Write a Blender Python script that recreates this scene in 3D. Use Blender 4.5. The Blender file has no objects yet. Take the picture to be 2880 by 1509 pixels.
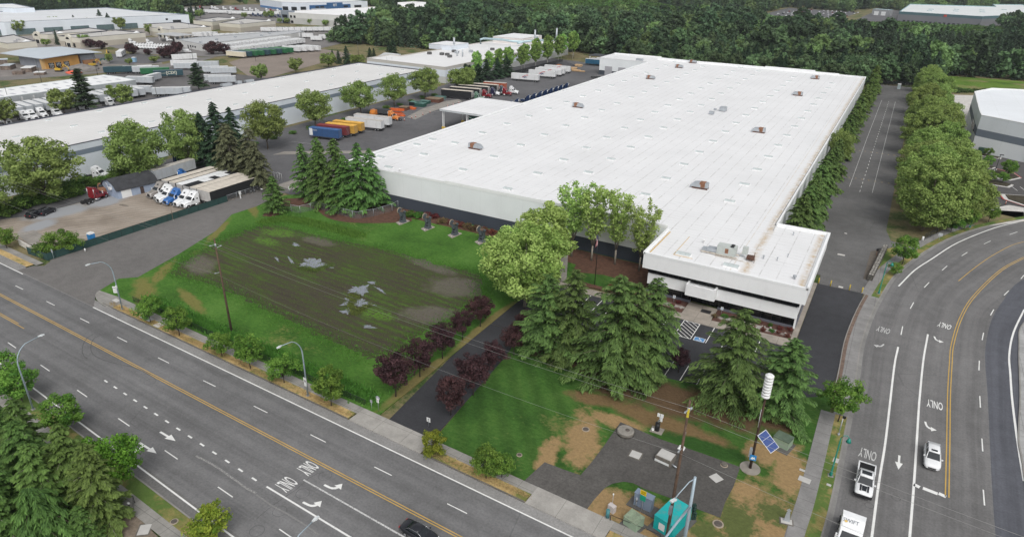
import bpy, bmesh, math, random
import numpy as np
from mathutils import Matrix, Vector
PI = math.pi
random.seed(7)
sc = bpy.context.scene
COL = sc.collection

# ------------------------------------------------------------------ camera (calibrated) and plan helper
FPX, PITCH, ROLL, YAW, HH = 1872.0, math.radians(24.837), math.radians(1.1524), math.radians(29.413), 62.0
cx, cy = 1440.0, 754.5
def _rz(v):
    c, s = math.cos(YAW), math.sin(YAW)
    return np.array([c*v[0]-s*v[1], s*v[0]+c*v[1], v[2]])
_fw = np.array([0, math.cos(PITCH), -math.sin(PITCH)]); _up = np.array([0, math.sin(PITCH), math.cos(PITCH)]); _rt = np.array([1., 0, 0])
CR = _rz(math.cos(ROLL)*_rt+math.sin(ROLL)*_up); CU = _rz(-math.sin(ROLL)*_rt+math.cos(ROLL)*_up); CF = _rz(_fw)
RG = {}
for i, ch in enumerate('abcdefghijklmnop'):
    RG[ch] = ((i % 4)*720, (0, 380, 760, 1109)[i//4], 3.375)
RG.update(A=(0,0,6.1375),B=(380,0,6.1375),C=(720,0,6.1375),D=(0,160,6.1375),E=(380,140,6.1375),F=(1100,60,4.0917),G=(860,180,4.0917),H=(1780,620,4.0917),I=(2580,250,3.857),J=(2080,980,2.553),K=(1640,1080,3.1476),L=(1100,560,7.5765),Q=(200,420,4.954),S=(1600,750,3.903),T=(2350,640,6.138),Z=(0,0,.89444),O=(2130,0,3.4347))
def W(rg, a, b, z=0.0):
    """surveyed plan position of a point of the photograph that lies at height z"""
    q = RG[rg]; x = q[0]+a/q[2]; y = q[1]+b/q[2]
    d = (x-cx)/FPX*CR-(y-cy)/FPX*CU+CF
    q = d*(z-HH)/d[2]
    return (float(q[0]), float(q[1]))
cam = bpy.data.cameras.new('camera'); co = bpy.data.objects.new('camera', cam); COL.objects.link(co)
m = Matrix.Identity(4)
for k in range(3):
    m[k][0], m[k][1], m[k][2] = CR[k], CU[k], -CF[k]
m[0][3], m[1][3], m[2][3] = 0, 0, HH
co.matrix_world = m
cam.sensor_width = 36; cam.lens = FPX/2880*36; cam.clip_end = 6000; cam.clip_start = 1
sc.camera = co
# main road frame
DA = math.radians(2.104)
MU = (math.cos(DA), -math.sin(DA)); MN = (math.sin(DA), math.cos(DA))
def R_(u, v): return (u*MU[0]+v*MN[0], u*MU[1]+v*MN[1])

# ------------------------------------------------------------------ light
w = bpy.data.worlds.new('World'); sc.world = w; w.use_nodes = True
nt = w.node_tree; bg = nt.nodes['Background']
sky = nt.nodes.new('ShaderNodeTexSky'); sky.sky_type = 'NISHITA'; sky.sun_disc = False
SUN_EL, SUN_AZ = math.radians(50), math.radians(140)
sky.sun_elevation = SUN_EL; sky.sun_rotation = SUN_AZ; sky.dust_density = 4; sky.air_density = 1.2
hs = nt.nodes.new('ShaderNodeHueSaturation'); hs.inputs['Saturation'].default_value = .16
nt.links.new(sky.outputs[0], hs.inputs['Color']); nt.links.new(hs.outputs[0], bg.inputs['Color'])
bg.inputs['Strength'].default_value = .15
sl = bpy.data.lights.new('sun', 'SUN'); sl.energy = 1.15; sl.angle = math.radians(32); sl.color = (1, .97, .93)
so = bpy.data.objects.new('sun', sl); COL.objects.link(so)
dv = Vector((math.sin(SUN_AZ)*math.cos(SUN_EL), math.cos(SUN_AZ)*math.cos(SUN_EL), math.sin(SUN_EL)))
so.rotation_euler = dv.to_track_quat('Z', 'Y').to_euler(); so.location = (0, 0, 200)
sc.view_settings.view_transform = 'Standard'; sc.view_settings.look = 'None'; sc.view_settings.gamma = 1
sc.view_settings.exposure = 0.0
try: sc.cycles.max_bounces = 6; sc.cycles.transparent_max_bounces = 6
except Exception: pass

# ------------------------------------------------------------------ node material builder
MATS = {}
class NB:
    def __init__(s, name):
        s.m = bpy.data.materials.new(name); s.m.use_nodes = True; s.t = s.m.node_tree
        s.b = s.t.nodes['Principled BSDF']; s._o = None
    def n(s, ty, **kw):
        x = s.t.nodes.new(ty)
        for k, v in kw.items(): setattr(x, k, v)
        return x
    def put(s, sock, v):
        if v is None: return
        if hasattr(v, 'is_linked') or hasattr(v, 'links'): s.t.links.new(v, sock)
        else:
            if isinstance(v, (tuple, list)) and len(v) == 3 and sock.type == 'RGBA': v = (*v, 1)
            sock.default_value = v
    def obj(s):
        if s._o is None: s._o = s.n('ShaderNodeTexCoord')
        return s._o.outputs['Object']
    def uv(s): 
        s.obj(); return s._o.outputs['UV']
    def map(s, co, scale=(1, 1, 1), rot=0, loc=(0, 0, 0)):
        x = s.n('ShaderNodeMapping'); s.put(x.inputs['Vector'], co); x.inputs['Scale'].default_value = scale
        x.inputs['Rotation'].default_value = (0, 0, rot); x.inputs['Location'].default_value = loc; return x.outputs[0]
    def noise(s, co, scale, detail=3, rough=.55, dist=0):
        x = s.n('ShaderNodeTexNoise'); s.put(x.inputs['Vector'], co); x.inputs['Scale'].default_value = scale
        x.inputs['Detail'].default_value = detail; x.inputs['Roughness'].default_value = rough; x.inputs['Distortion'].default_value = dist
        return x.outputs[0]
    def ramp(s, f, *stops):
        x = s.n('ShaderNodeValToRGB'); s.put(x.inputs[0], f); e = x.color_ramp.elements
        while len(e) < len(stops): e.new(.5)
        for k, (p, c) in enumerate(stops):
            e[k].position = p; e[k].color = (*c, 1) if isinstance(c, (tuple, list)) else (c, c, c, 1)
        return x.outputs[0]
    def mix(s, f, a, b, mode='MIX'):
        x = s.n('ShaderNodeMix', data_type='RGBA', blend_type=mode); s.put(x.inputs['Factor'], f)
        s.put(x.inputs['A'] if False else x.inputs[6], a); s.put(x.inputs[7], b); return x.outputs[2]
    def math(s, op, a, b=0.0, clamp=False):
        x = s.n('ShaderNodeMath', operation=op, use_clamp=clamp); s.put(x.inputs[0], a); s.put(x.inputs[1], b); return x.outputs[0]
    def sep(s, co):
        x = s.n('ShaderNodeSeparateXYZ'); s.put(x.inputs[0], co); return x.outputs
    def bump(s, h, dist=.05, strength=.5):
        x = s.n('ShaderNodeBump'); s.put(x.inputs['Height'], h); x.inputs['Distance'].default_value = dist; x.inputs['Strength'].default_value = strength
        s.t.links.new(x.outputs[0], s.b.inputs['Normal'])
    def out(s, col, rough=.85, metal=0, spec=None):
        s.put(s.b.inputs['Base Color'], col); s.put(s.b.inputs['Roughness'], rough); s.b.inputs['Metallic'].default_value = metal
        if spec is not None: s.b.inputs['Specular IOR Level'].default_value = spec
        return s.m
def sca(c, k): return tuple(min(1, x*k) for x in c)

def M(name, c, rough=.7, var=.12, scale=.6, metal=0, fine=0, spec=.4, dirt=None, dirtamt=.0):
    """plain surface: base colour with weathering noise in two sizes, optional dirt"""
    if name in MATS: return MATS[name]
    b = NB(name)
    f = b.noise(b.obj(), scale, 5, .6)
    col = b.ramp(f, (.3, sca(c, 1-var)), (.7, sca(c, 1+var)))
    if fine:
        f2 = b.noise(b.obj(), scale*14, 2)
        col = b.mix(1.0, col, b.ramp(f2, (.3, 1-fine), (.7, 1.0)), 'MULTIPLY')
    if dirt:
        f3 = b.noise(b.map(b.obj(), (1, 1, .25)), scale*2.3, 6, .7)
        col = b.mix(b.ramp(f3, (.5, 0.0), (.75, dirtamt)), col, dirt)
    MATS[name] = b.out(col, rough, metal, spec); return MATS[name]

def asphalt(name, c, patch=.25, grain=.3, streak=True, crack=True):
    if name in MATS: return MATS[name]
    b = NB(name); o = b.obj()
    big = b.noise(o, .045, 4, .6); mid = b.noise(o, .5, 4, .6); fin = b.noise(o, 3.3, 3, .7)
    col = b.ramp(big, (.3, sca(c, 1-patch)), (.7, sca(c, 1+patch)))
    col = b.mix(1, col, b.ramp(mid, (.25, .86), (.75, 1.12)), 'MULTIPLY')
    col = b.mix(1, col, b.ramp(fin, (.3, 1-grain), (.7, 1+grain*.6)), 'MULTIPLY')
    if streak:     # tyre wear worn into the lanes, laid out along the ribbon's own lateral metres
        x, y, _ = b.sep(b.uv())[:3]
        tr = b.math('SINE', b.math('MULTIPLY', x, 2*PI/3.6))
        nz = b.noise(b.map(b.uv(), (1.3, .03, 1)), 1, 4, .6)
        tr = b.math('ADD', b.math('MULTIPLY', tr, .10), nz)
        col = b.mix(1, col, b.ramp(tr, (.32, .87), (.66, 1.11)), 'MULTIPLY')
    if crack:
        v = b.n('ShaderNodeTexVoronoi', feature='DISTANCE_TO_EDGE'); b.put(v.inputs['Vector'], b.mix(.35, o, b.n('ShaderNodeTexNoise').outputs[1])); v.inputs['Scale'].default_value = .09
        ck = b.math('MULTIPLY', b.ramp(v.outputs[0], (0, 1.0), (.007, 0.0)), b.ramp(b.noise(o, .05, 2), (.52, 0.0), (.6, .45)))
        col = b.mix(ck, col, sca(c, .45))
    b.bump(fin, .02, .3)
    MATS[name] = b.out(col, .92, 0, .25); return MATS[name]

def grass(name, lo, mid, hi, dry=None, dryamt=.0, dscale=.06, stripe=0, fine=1.0):
    if name in MATS: return MATS[name]
    b = NB(name); o = b.obj()
    f1 = b.noise(o, .08, 5, .65); f2 = b.noise(b.map(o, (1, 1.6, 1)), 1.4, 4, .7); f3 = b.noise(o, 7, 2, .6)
    f = b.math('ADD', b.math('MULTIPLY', f1, .5), b.math('ADD', b.math('MULTIPLY', f2, .35), b.math('MULTIPLY', f3, .15*fine)))
    col = b.ramp(f, (.39, lo), (.5, mid), (.61, hi))
    if stripe:
        x = b.sep(b.map(o, (1, 1, 1), stripe))[1]
        st = b.math('SINE', b.math('MULTIPLY', x, 2*PI/3.1))
        col = b.mix(1, col, b.ramp(b.math('ADD', b.math('MULTIPLY', st, .12), .5), (.35, .84), (.65, 1.14)), 'MULTIPLY')
    if dry:
        d = b.math('ADD', b.noise(o, dscale, 5, .7), b.math('MULTIPLY', b.math('SUBTRACT', f2, .5), .3))
        lo_ = .62-.45*dryamt
        col = b.mix(b.ramp(d, (lo_, 0.0), (lo_+.12, 1.0)), col, b.mix(f2, sca(dry, .7), sca(dry, 1.25)))
    b.bump(b.math('ADD', f2, b.math('MULTIPLY', f3, .5)), .25, .6)
    MATS[name] = b.out(col, .95, 0, .15); return MATS[name]

def leafmat(name, dark, light, trans=.25, var=.16):
    if name in MATS: return MATS[name]
    b = NB(name)
    at = b.n('ShaderNodeAttribute', attribute_name='tone')
    oi = b.n('ShaderNodeObjectInfo')
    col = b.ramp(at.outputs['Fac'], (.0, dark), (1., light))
    h = b.n('ShaderNodeHueSaturation'); b.put(h.inputs['Color'], col)
    b.put(h.inputs['Value'], b.math('ADD', b.math('MULTIPLY', oi.outputs['Random'], 2*var), 1-var))
    if 'forest' in name:
        zz = b.noise(b.map(oi.outputs['Location'], (1, 1, .01)), .012, 4, .7); h.inputs['Saturation'].default_value = .92; col2 = b.mix(b.ramp(zz, (.36, 0.0), (.62, 1.0)), sca(dark, .9), sca(light, 1.15)); b.put(h.inputs['Color'], b.mix(.42, col, col2))
    b.put(h.inputs['Hue'], b.math('ADD', b.math('MULTIPLY', oi.outputs['Random'], .03), .485))
    b.out(h.outputs[0], .7, 0, .25)
    tr = b.n('ShaderNodeBsdfTranslucent'); b.put(tr.inputs[0], h.outputs[0])
    mx = b.n('ShaderNodeMixShader'); mx.inputs[0].default_value = trans
    b.t.links.new(b.b.outputs[0], mx.inputs[1]); b.t.links.new(tr.outputs[0], mx.inputs[2])
    b.t.links.new(mx.outputs[0], b.t.nodes['Material Output'].inputs[0])
    MATS[name] = b.m; return b.m

# ------------------------------------------------------------------ mesh builder
class MB:
    def __init__(s): s.v = []; s.f = []; s.mi = []; s.T = Matrix.Identity(4); s.uvs = {}; s.sm = []
    def at(s, x=0, y=0, z=0, rz=0, rx=0, ry=0, sc_=1):
        s.T = Matrix.Translation((x, y, z)) @ Matrix.Rotation(rz, 4, 'Z') @ Matrix.Rotation(ry, 4, 'Y') @ Matrix.Rotation(rx, 4, 'X') @ Matrix.Scale(sc_, 4); return s
    def V(s, p): s.v.append(tuple(s.T @ Vector((p[0], p[1], p[2] if len(p) > 2 else 0)))); return len(s.v)-1
    def F(s, idx, m=0, sm=False): s.f.append(tuple(idx)); s.mi.append(m); s.sm.append(sm)
    def poly(s, pts, m=0): s.F([s.V(p) for p in pts], m); return s
    def box(s, x0, x1, y0, y1, z0, z1, m=0, top=None):
        a = [s.V((x, y, z)) for z in (z0, z1) for x, y in ((x0, y0), (x1, y0), (x1, y1), (x0, y1))]
        for q in ((3,2,1,0), (0,1,5,4), (1,2,6,5), (2,3,7,6), (3,0,4,7)): s.F([a[i] for i in q], m)
        s.F([a[i] for i in (4,5,6,7)], m if top is None else top); return s
    def prism(s, pts, z0, z1, m=0, top=None, bottom=True):
        if area(pts) < 0: pts = pts[::-1]
        n = len(pts); a = [s.V((p[0], p[1], z0)) for p in pts]; b = [s.V((p[0], p[1], z1)) for p in pts]
        for i in range(n): s.F((a[i], a[(i+1) % n], b[(i+1) % n], b[i]), m)
        s.F(b, m if top is None else top)
        if bottom: s.F(a[::-1], m)
        return s
    def loft(s, rings, m=0, caps=True, sm=False):
        R = [[s.V(p) for p in r] for r in rings]; n = len(R[0])
        for A, B in zip(R, R[1:]):
            for i in range(n): s.F((A[i], A[(i+1) % n], B[(i+1) % n], B[i]), m, sm)
        if caps: s.F(R[0][::-1], m); s.F(R[-1], m)
        return s
    def tube(s, pts, r, n=6, m=0, caps=True, sm=True):
        pts = [Vector(p) for p in pts]; rs = r if isinstance(r, (list, tuple)) else [r]*len(pts); rings = []
        for i, p in enumerate(pts):
            d = (pts[min(i+1, len(pts)-1)]-pts[max(i-1, 0)]).normalized()
            a = d.cross(Vector((0, 0, 1))) if abs(d.z) < .95 else d.cross(Vector((1, 0, 0)))
            a.normalize(); b = d.cross(a)
            rings.append([p+a*(rs[i]*math.cos(2*PI*k/n))+b*(rs[i]*math.sin(2*PI*k/n)) for k in range(n)])
        s.loft(rings, m, caps, sm); return s
    def cyl(s, x, y, z0, z1, r, n=10, m=0, r2=None): return s.tube([(x, y, z0), (x, y, z1)], [r, r if r2 is None else r2], n, m)
    def wheel(s, x, y, r, wd, m=0, hub=1):      # wheel with its axle along x
        s.tube([(x-wd/2, y, r), (x-wd*.42, y, r), (x+wd*.42, y, r), (x+wd/2, y, r)], [r*.9, r, r, r*.9], 12, m)
        s.tube([(x-wd/2-.015, y, r), (x+wd/2+.015, y, r)], [r*.5, r*.5], 10, hub); return s
    def build(s, name, mats, parent=None, smooth=None):
        me = bpy.data.meshes.new(name); me.from_pydata(s.v, [], s.f)
        if not isinstance(mats, (list, tuple)): mats = [mats]
        for x in mats: me.materials.append(x)
        me.polygons.foreach_set('material_index', [min(i, len(mats)-1) for i in s.mi])
        me.polygons.foreach_set('use_smooth', [bool(x) if smooth is None else smooth for x in s.sm])
        if s.uvs:
            u = me.uv_layers.new(name='UVMap')
            for lp in me.loops:
                u.data[lp.index].uv = s.uvs.get(lp.vertex_index, (0, 0))
        me.update()
        o = bpy.data.objects.new(name, me); COL.objects.link(o)
        if parent: o.parent = parent
        return o
def area(p): return sum(p[i][0]*p[(i+1) % len(p)][1]-p[(i+1) % len(p)][0]*p[i][1] for i in range(len(p)))/2
def tag(o, label, cat, group=None):
    o['label'] = label; o['category'] = cat
    if group: o['group'] = group
    return o
def thing(name, label, cat, x, y, z=0, rz=0, group=None, s=1):
    o = bpy.data.objects.new(name, None); COL.objects.link(o); o.empty_display_size = .2
    o.location = (x, y, z); o.rotation_euler = (0, 0, rz); o.scale = (s, s, s) if not isinstance(s, tuple) else s
    if label: tag(o, label, cat, group)
    return o
def dup(root, x, y, rz=0, label=None, group=None, z=None, s=None, cat=None):
    r = root.copy(); COL.objects.link(r); r.location = (x, y, root.location.z if z is None else z); r.rotation_euler = (0, 0, rz)
    if s is not None: r.scale = (s, s, s) if not isinstance(s, tuple) else s
    if label: r['label'] = label
    if cat: r['category'] = cat
    if group: r['group'] = group
    for ch in root.children:
        c = ch.copy(); COL.objects.link(c); c.parent = r
        for g in ch.children:
            d = g.copy(); COL.objects.link(d); d.parent = c
    return r
def struct(o): o['kind'] = 'structure'; return o
def stuff(o): o['kind'] = 'stuff'; return o
ORD = 'first second third fourth fifth sixth seventh eighth ninth tenth eleventh twelfth thirteenth fourteenth fifteenth sixteenth seventeenth eighteenth nineteenth twentieth'.split()
def od(i): return ORD[i] if i < 20 else 'twenty-'+ORD[i-20] if i < 29 else 'thirtieth'
def text_mesh(txt, size=1.0, bold=0.0, align='CENTER'):
    cu = bpy.data.curves.new('lettering', 'FONT'); cu.body = txt; cu.size = size; cu.align_x = align; cu.offset = bold; cu.resolution_u = 3
    o = bpy.data.objects.new('lettering', cu); COL.objects.link(o)
    dg = bpy.context.evaluated_depsgraph_get(); me = bpy.data.meshes.new_from_object(o.evaluated_get(dg))
    bpy.data.objects.remove(o); return me
def lettering(txt, parent, mat, M4, size=1.0, bold=0.0, name='lettering'):
    me = text_mesh(txt, size, bold); me.transform(M4); me.materials.clear(); me.materials.append(mat)
    o = bpy.data.objects.new(name, me); COL.objects.link(o); o.parent = parent; return o
def basis(o, x, y):      # 4x4 with given origin, x axis, y axis
    x = Vector(x); y = Vector(y); z = x.cross(y).normalized(); m = Matrix.Identity(4)
    for k in range(3): m[k][0], m[k][1], m[k][2], m[k][3] = x[k], y[k], z[k], o[k]
    return m
def smooth_line(pts, n=6):
    P = [Vector(p) for p in pts]; P = [P[0]*2-P[1]]+P+[P[-1]*2-P[-2]]; out = []
    for i in range(1, len(P)-2):
        for k in range(n):
            t = k/n; a, b, c, d = P[i-1], P[i], P[i+1], P[i+2]
            out.append(.5*((2*b)+(c-a)*t+(2*a-5*b+4*c-d)*t*t+(3*b-a-3*c+d)*t**3))
    out.append(P[-2]); return [tuple(q) for q in out]
def offset(pts, d):
    out = []
    for i in range(len(pts)):
        a = Vector(pts[max(i-1, 0)][:2]); b = Vector(pts[min(i+1, len(pts)-1)][:2]); t = (b-a).normalized()
        out.append((pts[i][0]-t.y*d, pts[i][1]+t.x*d))
    return out
def ribbon(mb, pts, w0, w1, z, m=0):     # strip between lateral offsets w0..w1 (left positive), with uv in metres
    A = offset(pts, w0); B = offset(pts, w1); s_ = 0; prev = None
    for i in range(len(pts)):
        if i: s_ += math.dist(pts[i], pts[i-1])
        a = mb.V((*A[i], z)); b = mb.V((*B[i], z)); mb.uvs[a] = (w0, s_); mb.uvs[b] = (w1, s_)
        if prev: mb.F((prev[0], a, b, prev[1]) if w0 > w1 else (prev[1], b, a, prev[0]), m)
        prev = (a, b)
    return mb
def cumlen(pts):
    L = [0]
    for a, b in zip(pts, pts[1:]): L.append(L[-1]+math.dist(a, b))
    return L
def sub_line(pts, s0, s1):
    L = cumlen(pts); out = []
    def at(s):
        for i in range(len(L)-1):
            if s <= L[i+1] or i == len(L)-2:
                t = (s-L[i])/(L[i+1]-L[i]); return (pts[i][0]+(pts[i+1][0]-pts[i][0])*t, pts[i][1]+(pts[i+1][1]-pts[i][1])*t)
    out.append(at(s0)); out += [pts[i] for i in range(len(pts)) if s0 < L[i] < s1]; out.append(at(s1)); return out
def sheet(name, pts, z, mat, skirt=0, parent=None, kind=True):
    mb = MB()
    if skirt: mb.prism([p[:2] for p in pts], z-skirt, z, 0, bottom=False)
    else: mb.poly([(*p[:2], z) for p in (pts if area(pts) > 0 else pts[::-1])])
    o = mb.build(name, mat, parent)
    if kind and not parent: struct(o)
    return o
# ================================================================== GROUND
def blobs(b, o, lst, jit=.5, jscale=.25):
    """soft-edged ragged patches: list of (x, y, rx, ry, rot)"""
    nz = b.math('MULTIPLY', b.math('SUBTRACT', b.noise(o, jscale, 5, .7), .5), jit*2); acc = None
    for x, y, rx, ry, rot in lst:
        mp = b.n('ShaderNodeMapping', vector_type='TEXTURE'); b.put(mp.inputs[0], o)
        mp.inputs['Location'].default_value = (x, y, 0); mp.inputs['Rotation'].default_value = (0, 0, rot); mp.inputs['Scale'].default_value = (rx, ry, 1e3)
        ln = b.n('ShaderNodeVectorMath', operation='LENGTH'); b.put(ln.inputs[0], mp.outputs[0])
        d = b.math('ADD', ln.outputs['Value'], nz)
        k = b.math('MULTIPLY', b.math('SUBTRACT', 1.15, d), 2.2, True)
        acc = k if acc is None else b.math('MAXIMUM', acc, k)
    return acc
def over(mat, pts_cols):      # lay patches of another ground cover into a finished ground material
    b = NB.__new__(NB); b.m = mat; b.t = mat.node_tree; b.b = b.t.nodes['Principled BSDF']; b._o = None
    src = b.b.inputs['Base Color'].links[0].from_socket; o = b.obj()
    for lst, c, jit, js in pts_cols:
        f2 = b.noise(o, 2.2, 4, .7)
        src = b.mix(blobs(b, o, lst, jit, js), src, b.mix(f2, sca(c, .6), sca(c, 1.4)))
    b.t.links.new(src, b.b.inputs['Base Color']); return mat

GR = grass('meadow', (.03,.055,.016), (.06,.10,.028), (.11,.14,.045), (.20,.17,.09), .5)
sheet('ground', [(-2600,-400),(1500,-400),(1500,4200),(-2600,4200)], -.12, GR)
ROAD = asphalt('road asphalt', (.158,.157,.158), .16, .2)
ROAD2 = asphalt('crossroad asphalt', (.160,.157,.156), .15, .2)
NEWA = asphalt('new lane asphalt', (.098,.102,.118), .10, .16, crack=False)
YARD = asphalt('yard asphalt', (.122,.121,.126), .22, .22, streak=False)
DRIVE = asphalt('access drive asphalt', (.155,.148,.142), .14, .2, streak=False)
DARK = asphalt('sealed asphalt', (.047,.048,.053), .22, .2, streak=False, crack=False)
LANEA = asphalt('truck lane asphalt', (.135,.133,.131), .22, .24, streak=False)
SHO = asphalt('shoulder asphalt', (.25,.245,.238), .2, .25, streak=False, crack=False)
def concrete(name, c, joint=1.5, rot=0.0, jd=.6):
    b = NB(name); o = b.obj()
    col = b.ramp(b.noise(o, .35, 6, .65), (.3, sca(c, .78)), (.7, sca(c, 1.16)))
    col = b.mix(1, col, b.ramp(b.noise(o, 5, 3, .7), (.3, .88), (.7, 1.06)), 'MULTIPLY')
    if joint:
        br = b.n('ShaderNodeTexBrick'); b.put(br.inputs['Vector'], b.map(o, (1, 1, 1), rot)); br.offset = 0
        br.inputs['Scale'].default_value = 1; br.inputs['Brick Width'].default_value = joint; br.inputs['Row Height'].default_value = joint
        br.inputs['Mortar Size'].default_value = .035; br.inputs['Color1'].default_value = br.inputs['Color2'].default_value = (1, 1, 1, 1); br.inputs['Mortar'].default_value = (jd, jd, jd, 1)
        col = b.mix(1, col, br.outputs[0], 'MULTIPLY')
    MATS[name] = b.out(col, .9, 0, .2); return MATS[name]
WALK = concrete('pavement concrete', (.285,.275,.255), 2.4, DA)
WALK2 = concrete('curving pavement concrete', (.25,.245,.24), 2.6)
APRON = concrete('apron concrete', (.36,.345,.32), 5)
KERB = concrete('kerb concrete', (.27,.26,.245), 0)
KERBD = concrete('grimy kerb concrete', (.15,.14,.125), 0)
PALEC = concrete('new pale concrete', (.58,.56,.53), 6, 0, .85)
OLDC = concrete('old yard concrete', (.29,.27,.245), 6, 0)
def paint(name, c, wear=.35):
    b = NB(name); o = b.obj(); f = b.noise(o, 4.5, 5, .7); lo = .30+.25*wear
    col = b.mix(b.ramp(f, (lo-.12, 0.0), (lo, 1.0)), (.19, .188, .185), b.ramp(b.noise(o, .5, 3), (.3, sca(c, .85)), (.7, c)))
    MATS[name] = b.out(col, .7, 0, .3); return MATS[name]
PW = paint('white road paint', (.78,.78,.76)); PWW = paint('worn white road paint', (.6,.6,.59), .8); PY = paint('yellow road paint', (.56,.36,.085)); PR = paint('red kerb paint', (.45,.10,.09))
LAWN = grass('mown lawn', (.028,.075,.012), (.05,.125,.018), (.085,.17,.03), (.21,.17,.07), .28, .05, stripe=.35)
LAWN2 = grass('front lawn', (.026,.07,.014), (.045,.112,.02), (.075,.15,.032), (.17,.16,.06), .03, .05, stripe=.9)
VERGE = grass('dry verge grass', (.26,.19,.085), (.46,.33,.15), (.60,.45,.22), (.15,.17,.05), .30, .18)
TALL = grass('rank grass', (.03,.085,.012), (.055,.15,.02), (.09,.21,.035))
MULCH = M('bark mulch', (.125,.062,.04), .95, .35, 1.2, fine=.45)
DUFF = M('needle litter', (.085,.06,.038), .95, .4, .5, fine=.4)

# ---- main road
def vS(u): return 31.45+.042*(-68-u)
mb = MB()
us = np.linspace(-330, 40, 60)
prev = None
for u in us:
    r = []
    for v in (vS(u)+.0, 34+.042*(-68-u)*.9, 38+.03*(-68-u), 43, 46.5, 50.2, 53.8):
        i = mb.V((*R_(u, v), 0)); mb.uvs[i] = (v, u); r.append(i)
    if prev:
        for k in range(6): mb.F((prev[k], r[k], r[k+1], prev[k+1]))
    prev = r
road = struct(mb.build('main_road', ROAD)); 
mb = MB()
ribbon(mb, [R_(u, 53.8) for u in (-330, -200, -128)], 1.75, 0, .0); ribbon(mb, [R_(u, 53.8) for u in np.linspace(-128, -4, 20)], 1.75, 0, .0)
mb.build('shoulder', SHO, road)
ribbon(MB(), [(0, 0), (1, 0)], 0, 1, 0)
mb = MB(); ribbon(mb, [R_(u, vS(u)) for u in np.linspace(-330, -10, 30)], .0, 1.6, .005); mb.build('shoulder', asphalt('southern shoulder asphalt', (.15,.147,.143), .2, .25, False, False), road)
def mark(parent, name, pts, w, mat, z=.012):
    mb = MB(); ribbon(mb, pts, w/2, -w/2, z); return mb.build(name, mat, parent)
L2 = lambda a, b, n=8: [R_(a[0]+(b[0]-a[0])*k/n, a[1]+(b[1]-a[1])*k/n) for k in range(n+1)]
mark(road, 'edge_line', L2((-127.3, 53.75), (6, 53.95)), .2, PW); mark(road, 'edge_line', L2((-330, 53.6), (-154, 53.6)), .2, PW)
mark(road, 'edge_line', L2((-330, vS(-330)+1.35), (-10, vS(-10)+1.15)), .22, PW)
for d in (-.17, .17): mark(road, 'yellow_line', L2((-330, 46.4+d), (8, 46.65+d)), .13, PY)
for d in (-.17, .17): mark(road, 'yellow_line', L2((-330, 42.6+d), (-129.3 if d < 0 else -132, 42.75+d)), .13, PY)
u = -137.1-12.19*12
while u < 0:
    if abs(u+15) > 12: mark(road, 'lane_dash', L2((u, 50.1), (u+3.05, 50.12), 1), .14, PW)
    u += 12.19
u = -126.44-12.1*8
k = 0
while u < -40:
    v = 38.71-.0385*(u+126.4); mark(road, 'lane_dash', L2((u, v), (u+3.1, v-.12), 1), .15, PW); u += 12.1
for k in range(14):
    t = k/13; u = -101.4+t*37.7; v = 41.55-1.7*t; mark(road, 'merge_dash', L2((u, v), (u+.95, v-.045), 1), .24, PW)
mark(road, 'turn_lane_line', L2((-60.8, 39.81), (-15, 39.2)), .24, PW); mark(road, 'turn_lane_line', L2((-57.8, 43.25), (-15, 42.8)), .22, PWW)
ARROW_S = [(-.12,0),(.12,0),(.12,1.5),(.42,1.5),(0,2.9),(-.42,1.5),(-.12,1.5)]
ARROW_L = [(.28,0),(.52,0),(.5,.7),(.42,1.15),(.2,1.45),(-.08,1.6),(-.05,1.95),(-.75,1.45),(-.12,.95),(-.1,1.27),(.12,1.1),(.24,.8)]
ARROW_SR = [(-.42,0),(-.18,0),(-.18,.55),(.1,.75),(.5,.8),(.5,.5),(1.0,1.0),(.5,1.5),(.5,1.15),(.1,1.1),(-.18,1.0),(-.18,1.9),(.08,1.9),(-.3,3.2),(-.68,1.9),(-.42,1.9)]
def decal(parent, name, shape, x, y, ang, mat, s=1.0, z=.013, sy=1):      # shape drawn with +y ahead; ang = heading of +y
    mb = MB().at(x, y, z, ang-PI/2); mb.poly([(p[0]*s, p[1]*s*sy) for p in (shape if area(shape) > 0 else shape[::-1])]); return mb.build(name, mat, parent)
EAST = -DA
for rg, a, b, sh in [('m',1520,352,ARROW_S),('m',1300,470,ARROW_SR)]: decal(road, 'lane_arrow', sh, *W(rg,a,b), EAST, PW, 1.25)
for a, b in [(680,828),(480,990)]: x, y = W('n', a, b); decal(road, 'turn_arrow', ARROW_L, x, y-.1, EAST, PW, 1.25)
def road_word(parent, txt, x, y, ang, wid, hgt, mat):      # ang = driving direction (letters stand up along it)
    me = text_mesh(txt, 1, .012); xs = [v.co.x for v in me.vertices]; ys = [v.co.y for v in me.vertices]
    kx = wid/(max(xs)-min(xs)); ky = hgt/(max(ys)-min(ys)); mx = (max(xs)+min(xs))/2; my = (max(ys)+min(ys))/2
    me.transform(Matrix.Translation((x, y, .013)) @ Matrix.Rotation(ang-PI/2, 4, 'Z') @ Matrix.Diagonal((kx, ky, 1, 1)) @ Matrix.Translation((-mx, -my, 0)))
    me.materials.clear(); me.materials.append(mat); o = bpy.data.objects.new('lane_word', me); COL.objects.link(o); o.parent = parent
road_word(road, 'ONLY', *W('n',492,695), EAST, 2.1, 2.5, PW); road_word(road, 'ONLY', *W('n',288,848), EAST, 2.1, 2.5, PW)
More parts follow.
